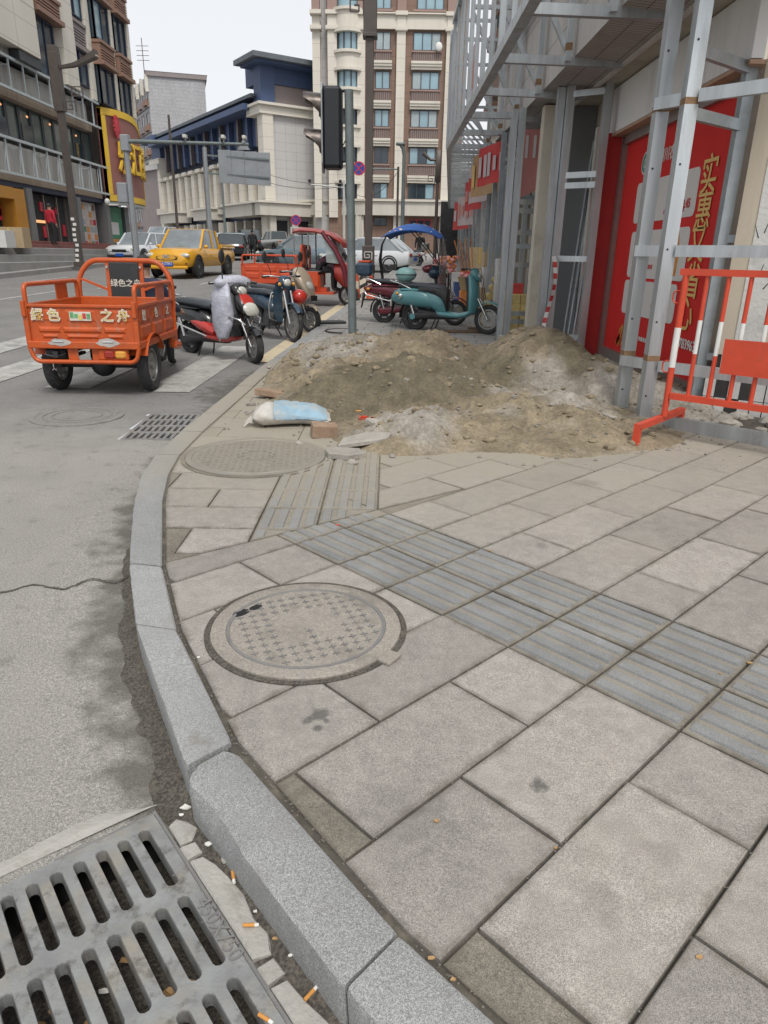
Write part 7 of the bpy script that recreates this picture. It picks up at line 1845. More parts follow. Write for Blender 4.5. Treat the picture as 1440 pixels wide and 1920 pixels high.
mb = MB(); mb.ell((0, .93, .70), (.13, .13, .12), 16, 10); o_ = mb.build('helmet', 'red_gloss', None, 180, label='red helmet hanging on the dark blue motorcycle', cat='helmet'); o_.matrix_world = Matrix.Translation(o2.location) @ Matrix.Rotation(o2.rotation_euler.z, 4, 'Z') @ Matrix.Translation((-.26, .02, -.02))
o3, L3 = scooter('gold beige scooter with big nose fairing parked behind the dark blue motorcycle', (-2.35, 13.35), (-1.35, 12.62), RZ(13), ('gold_beige', 'black_plastic'), .215, .105, ('rack', 'low_lamp', 'guard'))
mb = MB(); shell(mb, [(L3 * .74, 1.0, .10, .06), (L3 * .80, .98, .17, .11), (L3 * .90, .86, .17, .13), (L3 * .99, .72, .13, .10), (L3 * 1.05, .60, .07, .05)]); mb.build('nose_fairing', 'gold_beige', o3, 60)
mb = MB(); shell(mb, [(L3 * .96, .84, .03, .02), (L3 * .99, .80, .08, .045), (L3 * 1.03, .74, .05, .02)]); mb.build('headlight_lens', 'lens', o3, 60)
mb = MB(); mb.box((0, L3 * 1.07, .58), (.17, .012, .09), b=.004); mb.build('number_plate', 'black_plastic', o3)
mb = MB(); mb.ell((-.1, L3 * .70, .98), (.17, .14, .10), 12, 8); mb.build('hand_muff', 'cloth_navy', o3, 180)
o6, L6 = scooter('small white scooter with grey top box standing up the street', (1.55, 38.2), (.42, 38.7), RZ(38.4) + .13, ('car_white', 'black_plastic'), .24, .1, ('rack', 'no_mirror'))
mb = MB(); mb.box((0, -.36, .96), (.36, .34, .32), b=.04); mb.build('top_box', 'rim_grey', o6)
# ------------------------------------------------------------------ covered tricycle further up
t3 = thing('covered_tricycle', 'red orange tricycle with dark red cab roof and windscreen parked at the kerb', 'tricycle', (-2.95, 17.9, RZ(17.7)), -math.pi / 2 - .10)
hw3 = .52
for s in (-1, 1):
    cs = []
    for k in range(3): x0 = -.6 + .42 * k; cs += [(x0, x0 + .34, -.13, .0, .014), (x0, x0 + .34, .03, .15, .01)]
    relief_panel(t3, frame((s * hw3, .2, .74), (0, s, 0), (0, 0, 1)), 1.4, .40, 'red_orange', cs, 'side_panel')
    flatloop([(s * hw3, -.46, .93), (s * hw3, -.46, 1.13), (s * hw3, .84, 1.13), (s * hw3, .84, .93)], .022, .03, 'red_orange', t3, 'side_rail', .06)
relief_panel(t3, frame((0, -.5, .74), (1, 0, 0), (0, 0, 1)), 1.04, .4, 'red_orange', [(-.45, -.1, -.12, .1, .012), (.1, .45, -.12, .1, .012)], 'tailgate'); relief_panel(t3, frame((0, .9, .74), (1, 0, 0), (0, 0, 1)), 1.04, .4, 'red_orange', [], 'front_panel')
mb = MB(); mb.box((0, .2, .53), (1.06, 1.45, .05)); mb.box((0, .9, .36), (.5, 1.2, .12)); mb.box((0, 1.35, .30), (.85, .7, .05)); mb.box((0, 1.2, .5), (.6, .3, .4), b=.03); mb.build('chassis', 'red_orange', t3)
flatloop([(-hw3, .95, .75), (-hw3, .96, 1.36), (hw3, .96, 1.36), (hw3, .95, .75)], .025, .03, 'red_orange', t3, 'hoop', .12)
mb = MB(); mb.box((0, .95, 1.16), (.4, .03, .42), b=.01); mb.build('backrest', 'red_orange', t3)
for s in (-1, 1): wheel(t3, (s * .46, .1, .27), .27, .12, 'rim_grey', 8, thick=.35)
wheel(t3, (0, 2.0, .25), .25, .1, 'rim_grey', 6)
mb = MB(); rings = []
for t, zz in ((.75, 1.72), (.95, 1.76), (1.3, 1.74), (1.65, 1.66), (1.9, 1.5), (1.95, 1.42)): rings.append([(-.5, t, zz - .07), (-.35, t, zz), (.35, t, zz), (.5, t, zz - .07), (.48, t, zz - .10), (-.48, t, zz - .10)])
mb.loft(rings); mb.build('cab_roof', 'cab_red', t3, 50)
for s in (-1, 1):
    mb = MB(); mb.tube([(s * .46, 1.45, 1.66), (s * .47, 1.78, 1.25), (s * .46, 1.96, .9), (s * .42, 2.03, .5)], [.05, .06, .065, .06], 8); mb.build('cab_pillar', 'maroon', t3, 50)
    for y in (.78, 1.12): mb = MB(); mb.cyl((s * .46, y, .95), (s * .46, y, 1.7), .018, n=8); mb.build('roof_post', 'rim_grey', t3, 50)
mb = MB(); mb.add([(-.44, 1.97, .95), (.44, 1.97, .95), (.43, 1.72, 1.55), (-.43, 1.72, 1.55)], [(0, 1, 2, 3)]); mb.build('windscreen', 'window_film', t3)
mb = MB(); 
for s in (-1, 1): mb.add([(s * .455, 1.55, 1.0), (s * .455, 1.93, .96), (s * .455, 1.72, 1.42), (s * .455, 1.5, 1.55)], [(0, 1, 2, 3)])
mb.build('side_window', 'window_film', t3)
mb = MB(); shell(mb, [(1.72, .80, .40, .2), (1.88, .74, .48, .30), (2.06, .68, .44, .28), (2.16, .62, .3, .16)]); mb.build('front_panel', 'cab_red', t3, 50)
for s in (-1, 1): mb = MB(); mb.box((s * .47, 1.1, .62), (.03, .5, .34), b=.01); mb.build('cab_side_panel', 'red_orange', t3)
mb = MB(); mb.ell((0, 2.12, .75), (.1, .05, .09), 12, 8); mb.build('headlight', 'lens', t3, 180)
mb = MB(); mb.cyl((.09, 2.0, .25), (.09, 1.85, .85), .02, n=8); mb.cyl((-.09, 2.0, .25), (-.09, 1.85, .85), .02, n=8); mb.tube([(-.35, 1.6, .98), (0, 1.75, .98), (.35, 1.6, .98)], .015, 8); mb.build('fork', 'black_plastic', t3, 50)
mb = MB(); shell(mb, [(1.0, .78, .1, .03), (1.05, .78, .25, .05), (1.35, .78, .22, .05), (1.4, .78, .1, .03)]); mb.build('seat', 'seat_vinyl', t3, 50)
mb = MB()
for s in (-1, 1): mb.box((s * .3, -.53, .50), (.2, .03, .1), b=.01)
mb.build('tail_light', 'lens_red', t3)
pj = sit(.78, .42); pj.update(waist=(0, .13, 1.0), chest=(0, .33, 1.10), neck=(0, .46, 1.14), head=(0, .57, 1.13), crown=(0, .66, 1.12), shl=(-.2, .36, 1.12), ell=(-.27, .46, .88), wrl=(-.25, .6, .70), hal=(-.25, .66, .64), shr=(.2, .36, 1.12), elr=(.27, .46, .88), wrr=(.25, .6, .70), har=(.25, .66, .64)); person('person', 'person in a purple plaid jacket sitting in the cab of the covered tricycle', (-2.95 + 1.22, 17.9 - .12, RZ(17.7) - .0), -math.pi / 2 - .10, pj, ['cloth_plaid', 'cloth_black', 'skin', 'hair'])
# ------------------------------------------------------------------ cars
def car(name, label, cat, loc, rz, L, W_, H_, body, style='sedan', glass='car_glass', extra=None):
    o = thing(name, label, cat, loc, rz); h = W_ / 2; wr = .33 if style != 'pickup' else .36
    z0 = .22 if style == 'sedan' else .30; zb = (.92 if style == 'sedan' else 1.02) * (H_ / (1.46 if style == 'sedan' else 1.72))
    yf, yr = L / 2, -L / 2; ax_f, ax_r = yf - .88, yr + .98
    prof = {'sedan': [(yr, .62, .80, .80), (yr + .10, .36, .95, .93), (yr + .6, .24, 1.0, .99), (0, .22, 1.0, 1.), (yf - 1.5, .22, .99, 1.), (yf - .7, .23, .90, .97), (yf - .2, .28, .80, .88), (yf - .03, .36, .70, .74), (yf, .42, .6, .6)],
            'suv': [(yr, .6, .9, .86), (yr + .08, .36, 1.02, .95), (yr + .6, .28, 1.0, .99), (0, .28, 1.0, 1.), (yf - 1.4, .28, 1.0, 1.), (yf - .6, .28, .97, .97), (yf - .15, .32, .90, .88), (yf - .02, .4, .78, .76), (yf, .45, .66, .64)],
            'pickup': [(yr, .58, .98, .93), (yr + .06, .46, 1.0, .96), (yr + .6, .40, 1.0, .98), (0, .36, 1.0, .99), (yf - 1.45, .36, 1.0, .99), (yf - .7, .36, .97, .97), (yf - .2, .34, .90, .90), (yf - .04, .40, .76, .78), (yf, .46, .62, .66)]}[style]
    mb = MB(); rings = []
    for y, zl, zt_, ww in prof:
        zt2 = zb * zt_; hw_ = h * ww; m_ = (zl + zt2) / 2
        rings.append([(-hw_ * .9, y, zl), (hw_ * .9, y, zl), (hw_, y, zl + .12), (hw_ * 1.0, y, m_ + .05), (hw_ * .97, y, zt2 - .07), (hw_ * .90, y, zt2), (0, y, zt2 + .025), (-hw_ * .90, y, zt2), (-hw_ * .97, y, zt2 - .07), (-hw_ * 1.0, y, m_ + .05), (-hw_, y, zl + .12)])
    mb.loft(rings); bo = mb.build('body', body, o, 40)
    if style == 'sedan': gs = [(yr + .35, 0, .80), (yr + 1.05, 1, .78), (-.15, 1, .80), (yf - 1.95, .98, .79), (yf - 1.15, 0, .82)]
    elif style == 'suv': gs = [(yr + .05, 0, .86), (yr + .35, 1, .80), (-.2, 1, .82), (yf - 1.9, .98, .81), (yf - 1.2, 0, .84)]
    else: gs = [(yr + 1.72, 0, .86), (yr + 1.86, .97, .78), (yr + 2.4, 1, .79), (yf - 1.95, .98, .78), (yf - 1.25, 0, .84)]
    mb = MB(); rings = []; zg0 = zb * .985
    for y, t, ww in gs:
        zt2 = zg0 + (H_ - zg0) * t; hb_, hr_ = h * .90, h * (.90 - (.90 - ww) * t)
        rings.append([(-hb_, y, zg0 - .05), (hb_, y, zg0 - .05), (hr_ + .0, y, zt2 - .02), (hr_ * .8, y, zt2), (-hr_ * .8, y, zt2), (-hr_, y, zt2 - .02)])
    mb.loft(rings); mb.build('glasshouse', glass, o, 25)
    mb = MB(); rings = []
    for y, t, ww in gs[1:-1]: zt2 = H_; hr_ = h * ww; z_ = zg0 + (H_ - zg0) * t; rings.append([(-hr_ - .015, y, z_ - .06), (hr_ + .015, y, z_ - .06), (hr_ * .85, y, z_ + .018), (-hr_ * .85, y, z_ + .018)])
    mb.loft(rings); mb.build('roof', body, o, 40)
    mb = MB()
    for s in (-1, 1):
        for i in (0, 3):
            (ya, ta, wa), (yc, tc, wc) = gs[i], gs[i + 1]; P = lambda y, t, ww: (s * h * (.90 - (.90 - ww) * t) * 1.01, y, zg0 - .02 + (H_ - zg0) * t)
            mb.bar(P(ya, ta, wa), P(yc, tc, wc), .07, .07)
        y, t, ww = gs[2]; mb.bar((s * h * .905, y, zg0 - .03), (s * h * ww * 1.015, y, H_ - .04), .07, .04)
    mb.build('pillars', body, o, kind='stuff')
    for s in (-1, 1):
        for y in (ax_f, ax_r):
            mb = MB(); A = Matrix.Translation((s * (h - .015), y, wr)) @ Matrix.Rotation(math.pi / 2, 4, 'Y'); mb.lathe([(.001, 0), (wr + .07, 0), (wr + .075, .02 * s), (wr + .02, .025 * s)], A, 20); mb.build('wheel_arch', 'black_plastic', o)
            wheel(o, (s * (h - .10), y, wr), wr, .23, 'rim_grey', 5, thick=.36, n=24, disc=False)
        mb = MB(); mb.ell((s * h * .74, yf - .12, zb * .74), (.19, .10, .085), 12, 8); mb.build('headlight', 'lens', o, 180)
        mb = MB(); mb.box((s * h * .76, yr + .02, zb * .82), (.26, .08, .12), b=.03); mb.build('tail_light', 'lens_red', o)
        mb = MB(); mb.ell((s * (h + .07), yf - 1.45, zb + .06), (.09, .06, .065), 12, 8); mb.build('mirror', body, o, 180)
        for y in (0.35, -.65): mb = MB(); mb.box((s * (h * .995), y, zb * .78), (.03, .14, .025)); mb.build('door_handle', 'chrome' if body != 'truck_yellow' else body, o)
    mb = MB(); mb.box((0, yf - .0, zb * .66), (W_ * .46, .05, .13), b=.02); mb.build('grille', 'black_plastic', o)
    mb = MB(); mb.box((0, yf + .01, zb * .44), (.44, .02, .14), b=.004); pl = mb.build('number_plate', 'plate_blue', o)
    mb = MB(); mb.box((0, yr - .01, zb * .62), (.44, .02, .14), b=.004); mb.build('number_plate', 'plate_blue', o)
    mb = MB(); mb.box((0, yf - .06, .33), (W_ * .86, .12, .12), b=.04); mb.build('lower_bumper', 'black_plastic' if style != 'pickup' else body, o)
    return o
pk = car('pickup_truck', 'yellow double cab pickup truck driving towards the crossing', 'pickup truck', (-7.62, 28.85, RZ(28.6) + .02), math.pi - .13, 4.95, 1.72, 1.68, 'truck_yellow', 'pickup', 'car_glass_light')
yf = 4.95 / 2
mb = MB(); mb.box((0, -4.95 / 2 + .85, 1.01), (1.5, 1.55, .03)); mb.build('bed_floor', 'black_plastic', pk)
for s in (-1, 1): mb = MB(); mb.box((s * .81, -4.95 / 2 + .85, 1.09), (.08, 1.62, .14), b=.02); mb.build('bed_side', 'truck_yellow', pk); mb = MB(); mb.box((s * .58, yf - .12, .50), (.24, .12, .14), b=.03); mb.build('fog_lamp', 'black_plastic', pk)
mb = MB(); mb.box((0, -4.95 / 2 + .05, 1.09), (1.6, .07, .14), b=.02); mb.build('tailgate', 'truck_yellow', pk)
mb = MB()
for s in (-1, 1): mb.tube([(s * .7, -.72, 1.05), (s * .66, -.62, 1.5), (s * .6, -.58, 1.62)], .035, 8)
mb.cyl((-.6, -.58, 1.62), (.6, -.58, 1.62), .035, n=8); mb.build('roll_bar', 'black_plastic', pk, 50)
o = obj('lettering', text_mesh('JMC', 'chrome', .15, .01, 'CENTER', .006), pk); o.matrix_local = frame((0, yf + .035, .695), (-1, 0, 0), (0, 0, 1))
o = obj('lettering', text_mesh('A·270K1', 'print_white', .11, .003, 'CENTER', .001), pk); o.matrix_local = frame((0, yf + .024, .455), (-1, 0, 0), (0, 0, 1))
mb = MB(); shell(mb, [(yf - .30, .90, .45, .02), (yf - .1, .80, .42, .05), (yf + .02, .70, .42, .075), (yf + .03, .62, .3, .03)]); mb.build('grille_surround', 'truck_yellow', pk, 50)
def put(px, py, Yd=None): p = GR(px, py); return p
p = GR(232, 494); car('parked_car', 'white hatchback standing behind the gantry post, facing the crossing', 'car', (-13.2, 39.6, RZ(39.6)), math.pi - .22, 4.3, 1.75, 1.5, 'car_white', 'suv', 'car_glass_light')
car('parked_car', 'black sedan seen from behind, just beyond the yellow pickup', 'car', (-9.75, 46.5, RZ(46.5)), .12, 4.6, 1.78, 1.46, 'car_dark', 'sedan')
car('parked_car', 'blue grey car facing the camera beyond the black sedan', 'car', (-11.2, 54, RZ(54)), math.pi + .1, 4.5, 1.78, 1.55, 'car_blue', 'suv', 'car_glass_light')
car('parked_car', 'black off-road car behind the walking person', 'car', (-12.2, 64.5, RZ(64.5)), .3, 4.5, 1.8, 1.75, 'car_dark', 'suv')
car('pickup_truck', 'silver grey double cab pickup parked by the arcade columns', 'pickup truck', (-10.0, 66, RZ(66)), .55, 4.9, 1.75, 1.72, 'car_silver', 'pickup')
car('parked_car', 'white sedan half hidden behind the traffic light pole', 'car', (-.9, 34.5, RZ(34.5)), 1.25, 4.5, 1.78, 1.46, 'car_white', 'sedan', 'car_glass_light')
car('parked_car', 'pale grey car hidden behind the covered tricycle', 'car', (-4.1, 36, RZ(36)), 1.35, 4.5, 1.78, 1.5, 'car_blue', 'sedan', 'car_glass_light')
car('parked_car', 'small white van far up the street beyond the white hatchback', 'van', (-19, 62, RZ(62)), math.pi - .3, 4.3, 1.7, 1.9, 'car_white', 'suv', 'car_glass_light')
car('parked_car', 'dark car far up the street beyond the small white van', 'car', (-19.5, 72, RZ(72)), .3, 4.4, 1.75, 1.5, 'car_dark', 'sedan')
car('parked_car', 'white car far up the street above the yellow pickup', 'car', (-15.5, 66, RZ(66)), math.pi - .3, 4.4, 1.75, 1.5, 'car_white', 'sedan', 'car_glass_light')
# ================================================================== poles, signs, goods
mat('pole_paint', (.15, .18, .18), .55, .2, var=.18, scale=6, dirt=((.09, .10, .10), .3, 5), bump=.05, bscale=40)
mat('bronze_paint', (.085, .07, .062), .5, .2, var=.15, scale=5)
mat('signal_black', (.012, .014, .018), .5, var=.25, scale=6)
mat('visor_metal', (.12, .10, .088), .28, .7, var=.6, scale=9, dirt=((.07, .07, .08), .35, 11))
mat('sign_back', (.30, .32, .34), .5, .4, var=.12, scale=1.5, dirt=((.24, .25, .26), .3, 2))
mat('sign_blue', (.03, .06, .32), .45, var=.08)
mat('sign_ring', (.50, .03, .07), .45, var=.08)
mat('pole_white', (.55, .55, .52), .5, var=.1, scale=3, dirt=((.35, .34, .32), .25, 3))
mat('cardboard', (.45, .34, .21), .85, var=.14, scale=8, rn=.12)
mat('tissue_pack', (.60, .58, .53), .6, var=.12, scale=9, rn=.08)
mat('crate_yellow', (.55, .42, .17), .7, var=.2, scale=10, rn=.1)
mat('goods_red', (.5, .05, .04), .6, var=.25, scale=12)
mat('goods_orange', (.62, .22, .05), .6, var=.25, scale=12)
mat('goods_white', (.58, .58, .56), .6, var=.1, scale=9)
mat('goods_blue', (.05, .09, .22), .6, var=.2, scale=9)
mat('greens', (.07, .17, .04), .8, var=.4, scale=25)
mat('basket_cane', (.36, .27, .14), .8, var=.3, scale=40)
mat('wood_board', (.16, .10, .06), .7, var=.2, scale=9)
mat('cone_orange', (.62, .10, .03), .55, var=.1, scale=8, dirt=((.3, .07, .03), .25, 9))
mat('cone_white', (.6, .52, .42), .6, var=.1, scale=8)
mat('wire', (.03, .03, .03), .6, var=.1)
# ------------------------------------------------------------------ traffic light
tp = thing('traffic_light', 'traffic light seen from the side and back on a grey steel pole at the kerb', 'traffic light', (-.52, 10.76, RZ(10.76) + SW))
lean = Vector((-.055, .0, 3.33)).normalized()
mb = MB(); mb.cyl((0, 0, -.05), lean * 3.32, .062, .06, 20); mb.build('pole', 'pole_paint', tp, 40)
mb = MB(); mb.lathe([(.11, 0), (.11, .015), (.065, .02)], None, 20); mb.build('base_plate', 'pole_paint', tp, 30)
sgx, sgy = -.34, .1
mb = MB(); mb.box((sgx + .055, sgy, 2.86), (.27, .34, 1.0), b=.04); hz = mb.build('signal_housing', 'signal_black', tp)
mb = MB(); mb.M = frame((sgx - .07, sgy, 2.86), (0, -1, 0), (0, 0, 1)); mb.prism([(-.19, -.44), (-.1, -.55), (.1, -.55), (.19, -.44), (.19, .44), (.1, .55), (-.1, .55), (-.19, .44)], .018); mb.build('backing_board', 'sign_back', tp)
for z in (3.12, 2.68):
    mb = MB(); rings = []
    for t in (0, .25, .5, .75, 1.):
        ring = []
        for k in range(15):
            a = math.radians(-55 + 290 * k / 14); x = sgx - .085 - .25 * t * (1 if math.sin(a) > .2 else max(.15, .45 + .8 * math.sin(a))); r_ = .175
            ring.append((x, sgy + r_ * math.cos(a), z + r_ * math.sin(a) + .02 * t))
        rings.append(ring)
    mb.loft(rings, caps=False, closed=False)
    rr_ = [[(p[0], sgy + (p[1] - sgy) * .96, z + (p[2] - z) * .96) for p in r_] for r_ in rings]; mb.loft(rr_[::-1], caps=False, closed=False); mb.build('visor', 'visor_metal', tp, 180)
    mb = MB(); mb.ell((sgx - .085, sgy, z), (.03, .13, .13), 12, 10); mb.build('lens', 'signal_black', tp, 180)
for z in (3.31, 2.45): mb = MB(); mb.bar((sgx + .1, sgy, z), (lean.x * z, 0, z), .03, .02); mb.build('bracket', 'signal_black', tp)
mb = MB(); mb.tube([(sgx + .1, sgy, 2.7), (sgx + .2, sgy - .03, 2.66), (-.05, 0, 2.8)], .008, 6); mb.build('cable', 'wire', tp, 60)
# ------------------------------------------------------------------ brown ornamental lamp post beyond
bl = thing('lamp_post', 'tall brown square lamp post with fretwork, beyond the traffic light', 'lamp post', (-.5, 18.4, RZ(18.4) + SW))
def bx_(par, name, c, d, m='bronze_paint', b=.01): mb = MB(); mb.box(c, d, b=b); return mb.build(name, m, par)
bx_(bl, 'base', (0, 0, .62), (.30, .30, 1.24)); bx_(bl, 'base_plinth', (0, 0, .06), (.4, .4, .12)); bx_(bl, 'shaft', (0, 0, 3.4), (.18, .18, 4.6)); bx_(bl, 'upper_shaft', (0, 0, 7.6), (.30, .30, 3.9))
bx_(bl, 'collar', (0, 0, 5.66), (.33, .33, .08)); bx_(bl, 'cap', (0, 0, 9.7), (.36, .36, .3))
def fret(par, x0, z0, s, m='bronze_paint', y=0., t=.035):
    mb = MB()
    P = [(0, 0), (0, 1), (1, 1), (1, .25), (.35, .25), (.35, .65), (.7, .65)]
    for (a, b), (c, d) in zip(P, P[1:]): mb.bar((x0 - a * s, y, z0 + b * s), (x0 - c * s, y, z0 + d * s), t, t)
    mb.build('fretwork', m, par)
fret(bl, -.15, 6.05, .3); fret(bl, -.15, 6.45, .46); fret(bl, -.15, 7.1, .6)
fret(bl, .09, .92, .18, 'pole_white', -.165, .025); fret(bl, .09, .4, .18, 'pole_white', -.165, .025)
mb = MB(); mb.tube([(0, 0, 9.3), (.6, 0, 9.45), (1.2, 0, 9.9), (1.5, 0, 10.1)], [.07, .06, .05, .05], 8); mb.box((1.7, 0, 10.15), (.6, .25, .12), b=.04); mb.build('lamp_arm', 'bronze_paint', bl, 50)
def cone(x, y, label):
    o = thing('traffic_cone', label, 'traffic cone', (x, y, RZ(y) + SW), 0, 'cones at the foot of the brown lamp post')
    mb = MB(); mb.box((0, 0, .02), (.36, .36, .04), b=.01); mb.build('foot', 'signal_black', o)
    for a, b_, m in ((0, .33, 'cone_orange'), (.33, .6, 'cone_white'), (.6, 1, 'cone_orange')):
        ra, rb = .14 - .115 * a, .14 - .115 * b_; mb = MB(); mb.cyl((0, 0, .04 + .66 * a), (0, 0, .04 + .66 * b_), ra, rb, 18); mb.build('cone_band', m, o, 40)
cone(-.42, 17.9, 'orange and white traffic cone before the brown lamp post'); cone(-.78, 17.95, 'orange traffic cone half hidden by the traffic light pole')
o = thing('warning_board', 'leaning striped warning board between two traffic cones', 'warning board', (-.6, 17.75, RZ(17.75) + SW), .2)
mb = MB(); mb.add([(-.08, 0, 0), (.08, 0, 0), (.08, .12, .62), (-.08, .12, .62), (-.08, .015, 0), (.08, .015, 0), (.08, .135, .62), (-.08, .135, .62)], [(0, 1, 2, 3), (7, 6, 5, 4), (0, 4, 5, 1), (1, 5, 6, 2), (2, 6, 7, 3), (3, 7, 4, 0)]); mb.build('board', 'cone_white', o)
for k in range(3): z = .06 + .2 * k; mb = MB(); mb.add([(-.08, z * .194 - .004, z), (.08, (z + .08) * .194 - .004, z + .08), (.08, (z + .16) * .194 - .004, z + .16), (-.08, (z + .08) * .194 - .004, z + .08)], [(0, 1, 2, 3)]); mb.build('stripe', 'signal_black', o)
# ------------------------------------------------------------------ left lamp post
ll = thing('lamp_post', 'dark brown lamp post with curved arm in front of the left shopping block', 'lamp post', (-13.0, 31, RZ(31) + .16))
bx_(ll, 'shaft', (0, 0, 3.3), (.24, .24, 6.6)); bx_(ll, 'upper_shaft', (0, 0, 6.75), (.36, .36, 2.0)); bx_(ll, 'cap', (0, 0, 7.85), (.34, .34, .24)); bx_(ll, 'neck', (0, 0, 7.7), (.2, .2, .2))
fret(ll, .95, 6.2, .42); fret(ll, .62, 5.75, .36)
mb = MB(); rings = []
for t in range(9):
    u = t / 8; x = .1 + 1.55 * u; z = 7.25 + .12 * math.sin(u * 2) + .75 * max(0, u - .35) ** 1.6; w_ = .07 + .12 * u; h_ = .05 + .08 * u * u
    rings.append([(x, -w_, z - h_), (x, w_, z - h_), (x, w_, z + h_), (x, -w_, z + h_)])
mb.loft(rings); mb.build('lamp_arm', 'bronze_paint', ll, 30)
mb = MB(); mb.box((1.55, 0, 7.60), (.3, .22, .03), 0, 0, Matrix.Rotation(-.5, 3, 'Y')); mb.build('lamp_glass', 'cone_white', ll)
q = random.Random(31)
for k in range(9): mb = MB(); mb.box((q.uniform(-.05, .05), -.125, .25 + .2 * k), (.14, .008, .11)); mb.build('sticker', 'print_white', ll)
bx_(ll, 'base', (0, 0, .1), (.4, .4, .2))
# ------------------------------------------------------------------ gantry with cameras
ga = thing('camera_gantry', 'grey steel gantry pole with long arm and traffic cameras over the street', 'camera gantry', (-10.75, 31.5, RZ(31.5) + .05))
mb = MB(); mb.cyl((0, 0, 0), (0, 0, 5.15), .15, .11, 10); mb.build('pole', 'sign_back', ga, 30)
mb = MB(); mb.box((0, 0, 4.85), (.34, .34, .6), b=.03); mb.build('arm_flange', 'sign_back', ga); mb = MB(); mb.cyl((.1, 0, 4.92), (5.0, 0, 4.88), .085, .055, 12); mb.build('arm', 'pole_paint', ga, 40)
mb = MB(); mb.box((-.27, -.1, 3.0), (.42, .3, .75), b=.03); mb.build('control_box', 'sign_back', ga)
for x in (2.45, 4.0, 4.85): mb = MB(); mb.box((x, -.05, 5.12), (.14, .34, .13), b=.02); mb.cyl((x, 0, 4.95), (x, 0, 5.06), .03, n=8); mb.build('camera', 'pole_white', ga)
mb = MB(); mb.box((-.62, -.05, 2.55), (.7, .06, .06)); mb.ell((-.98, -.05, 2.66), (.11, .11, .13), 12, 8); mb.build('dome_camera', 'pole_white', ga, 60)
# sign seen from the back on its own post
sb = thing('road_sign', 'big grey road sign seen from the back, on a post beyond the gantry', 'road sign', (-10.8, 45, RZ(45)))
mb = MB(); mb.cyl((0, 0, 0), (0, 0, 6.15), .17, .13, 12); mb.build('post', 'sign_back', sb, 40)
for k in range(4): mb = MB(); mb.box((1.15 + .76 * k, 0, 5.15 - .03 * k), (.745, .05, 1.75), b=.01); mb.build('panel', 'sign_back', sb)
for z in (5.65, 4.7): mb = MB(); mb.bar((0, .06, z + .1), (3.75, -.06, z - .1), .09, .09); mb.build('rail', 'pole_paint', sb)
mb = MB(); mb.M = frame((2.3, 0, 6.05), (1, 0, 0), (0, 0, 1)); mb.prism([(-.35, 0), (.35, 0), (0, .6)], .03); mb.build('triangle_plate', 'sign_back', sb)
def nostop(label, loc, sup):
    o = thing('no_stopping_sign', label, 'road sign', loc)
    mb = MB(Matrix.Rotation(math.pi / 2, 4, 'X')); mb.cyl((0, 0, -.01), (0, 0, .02), .33, n=28); mb.build('disc', 'sign_blue', o, 40)
    mb = MB(Matrix.Rotation(math.pi / 2, 4, 'X')); mb.lathe([(.335, .018), (.335, .03), (.27, .03), (.27, .018)], None, 28); mb.build('red_ring', 'sign_ring', o)
    for a in (.785, -.785): mb = MB(Matrix.Rotation(math.pi / 2, 4, 'X')); mb.box((0, 0, .026 + .002 * a), (.56, .06, .008), a); mb.build('red_bar', 'sign_ring', o)
    sup(o); return o
def sup1(o):
    mb = MB(); mb.cyl((.1, .05, .0), (2.05, .05, .0), .035, n=8); mb.build('arm', 'pole_paint', o); mb = MB(); mb.cyl((2.05, .05, -4.85), (2.05, .05, .12), .06, n=10); mb.build('post', 'bronze_paint', o, 40)
def sup2(o):
    mb = MB(); mb.cyl((0, .05, -2.45), (0, .05, .1), .04, n=8); mb.build('post', 'pole_white', o); mb = MB(); mb.box((0, -.01, -.62), (.75, .03, .42)); mb.build('plate', 'goods_white', o); oo = obj('lettering', text_mesh('拖车', 'signal_black', .3, .004), o); oo.matrix_local = frame((0, -.03, -.62), (1, 0, 0), (0, 0, 1))
nostop('round no stopping sign on a long arm just right of the traffic light pole', (-1.62, 40, 5.64), sup1)
nostop('round no stopping sign with small plate beside the silver pickup', (-6.2, 50, 3.52), sup2)
def pole(name, label, x, y, h, r, m, fn=None):
    o = thing(name, label, 'pole' if 'lamp' not in name else 'lamp post', (x, y, RZ(y) + .05)); mb = MB(); mb.cyl((0, 0, 0), (0, 0, h), r, r * .75, 10); mb.build('shaft', m, o, 40)
    if fn: fn(o)
    return o
def lampA(o): mb = MB(); mb.tube([(0, 0, 5.6), (-.05, 0, 5.9), (-.15, 0, 6.1)], [.1, .1, .14], 8); mb.box((-.2, 0, 6.12), (.5, .3, .14), b=.04); mb.build('lamp_head', 'pole_paint', o, 50)
pole('street_lamp', 'slim blue grey street lamp rising behind the blue canopy', .75, 42, 5.7, .12, 'pole_paint', lampA)
def lampB(o): mb = MB(); mb.box((0, 0, 4.9), (.26, .26, 1.5), b=.02); mb.tube([(0, 0, 5.2), (-.4, 0, 5.2), (-.8, 0, 5.5)], [.06, .07, .1], 8); mb.build('lamp_head', 'bronze_paint', o, 40); fret(o, -.15, 4.1, .35)
pole('street_lamp', 'distant brown fretwork street lamp at the end of the canopy truss', 2.5, 40, 5.6, .1, 'bronze_paint', lampB)
def camp(o):
    mb = MB(); mb.cyl((0, 0, 4.1), (-2.1, 0, 4.25), .04, n=8); mb.cyl((0, 0, 4.35), (.6, 0, 4.2), .03, n=8); mb.build('arm', 'pole_white', o)
    for x in (-2.0, -.2): mb = MB(); mb.box((x, -.1, 4.42), (.16, .34, .16), b=.03); mb.build('camera', 'signal_black', o)
pole('camera_pole', 'white camera pole with side arm in front of the arcade columns', -2.7, 45, 4.5, .09, 'pole_white', camp)
def none(o): pass
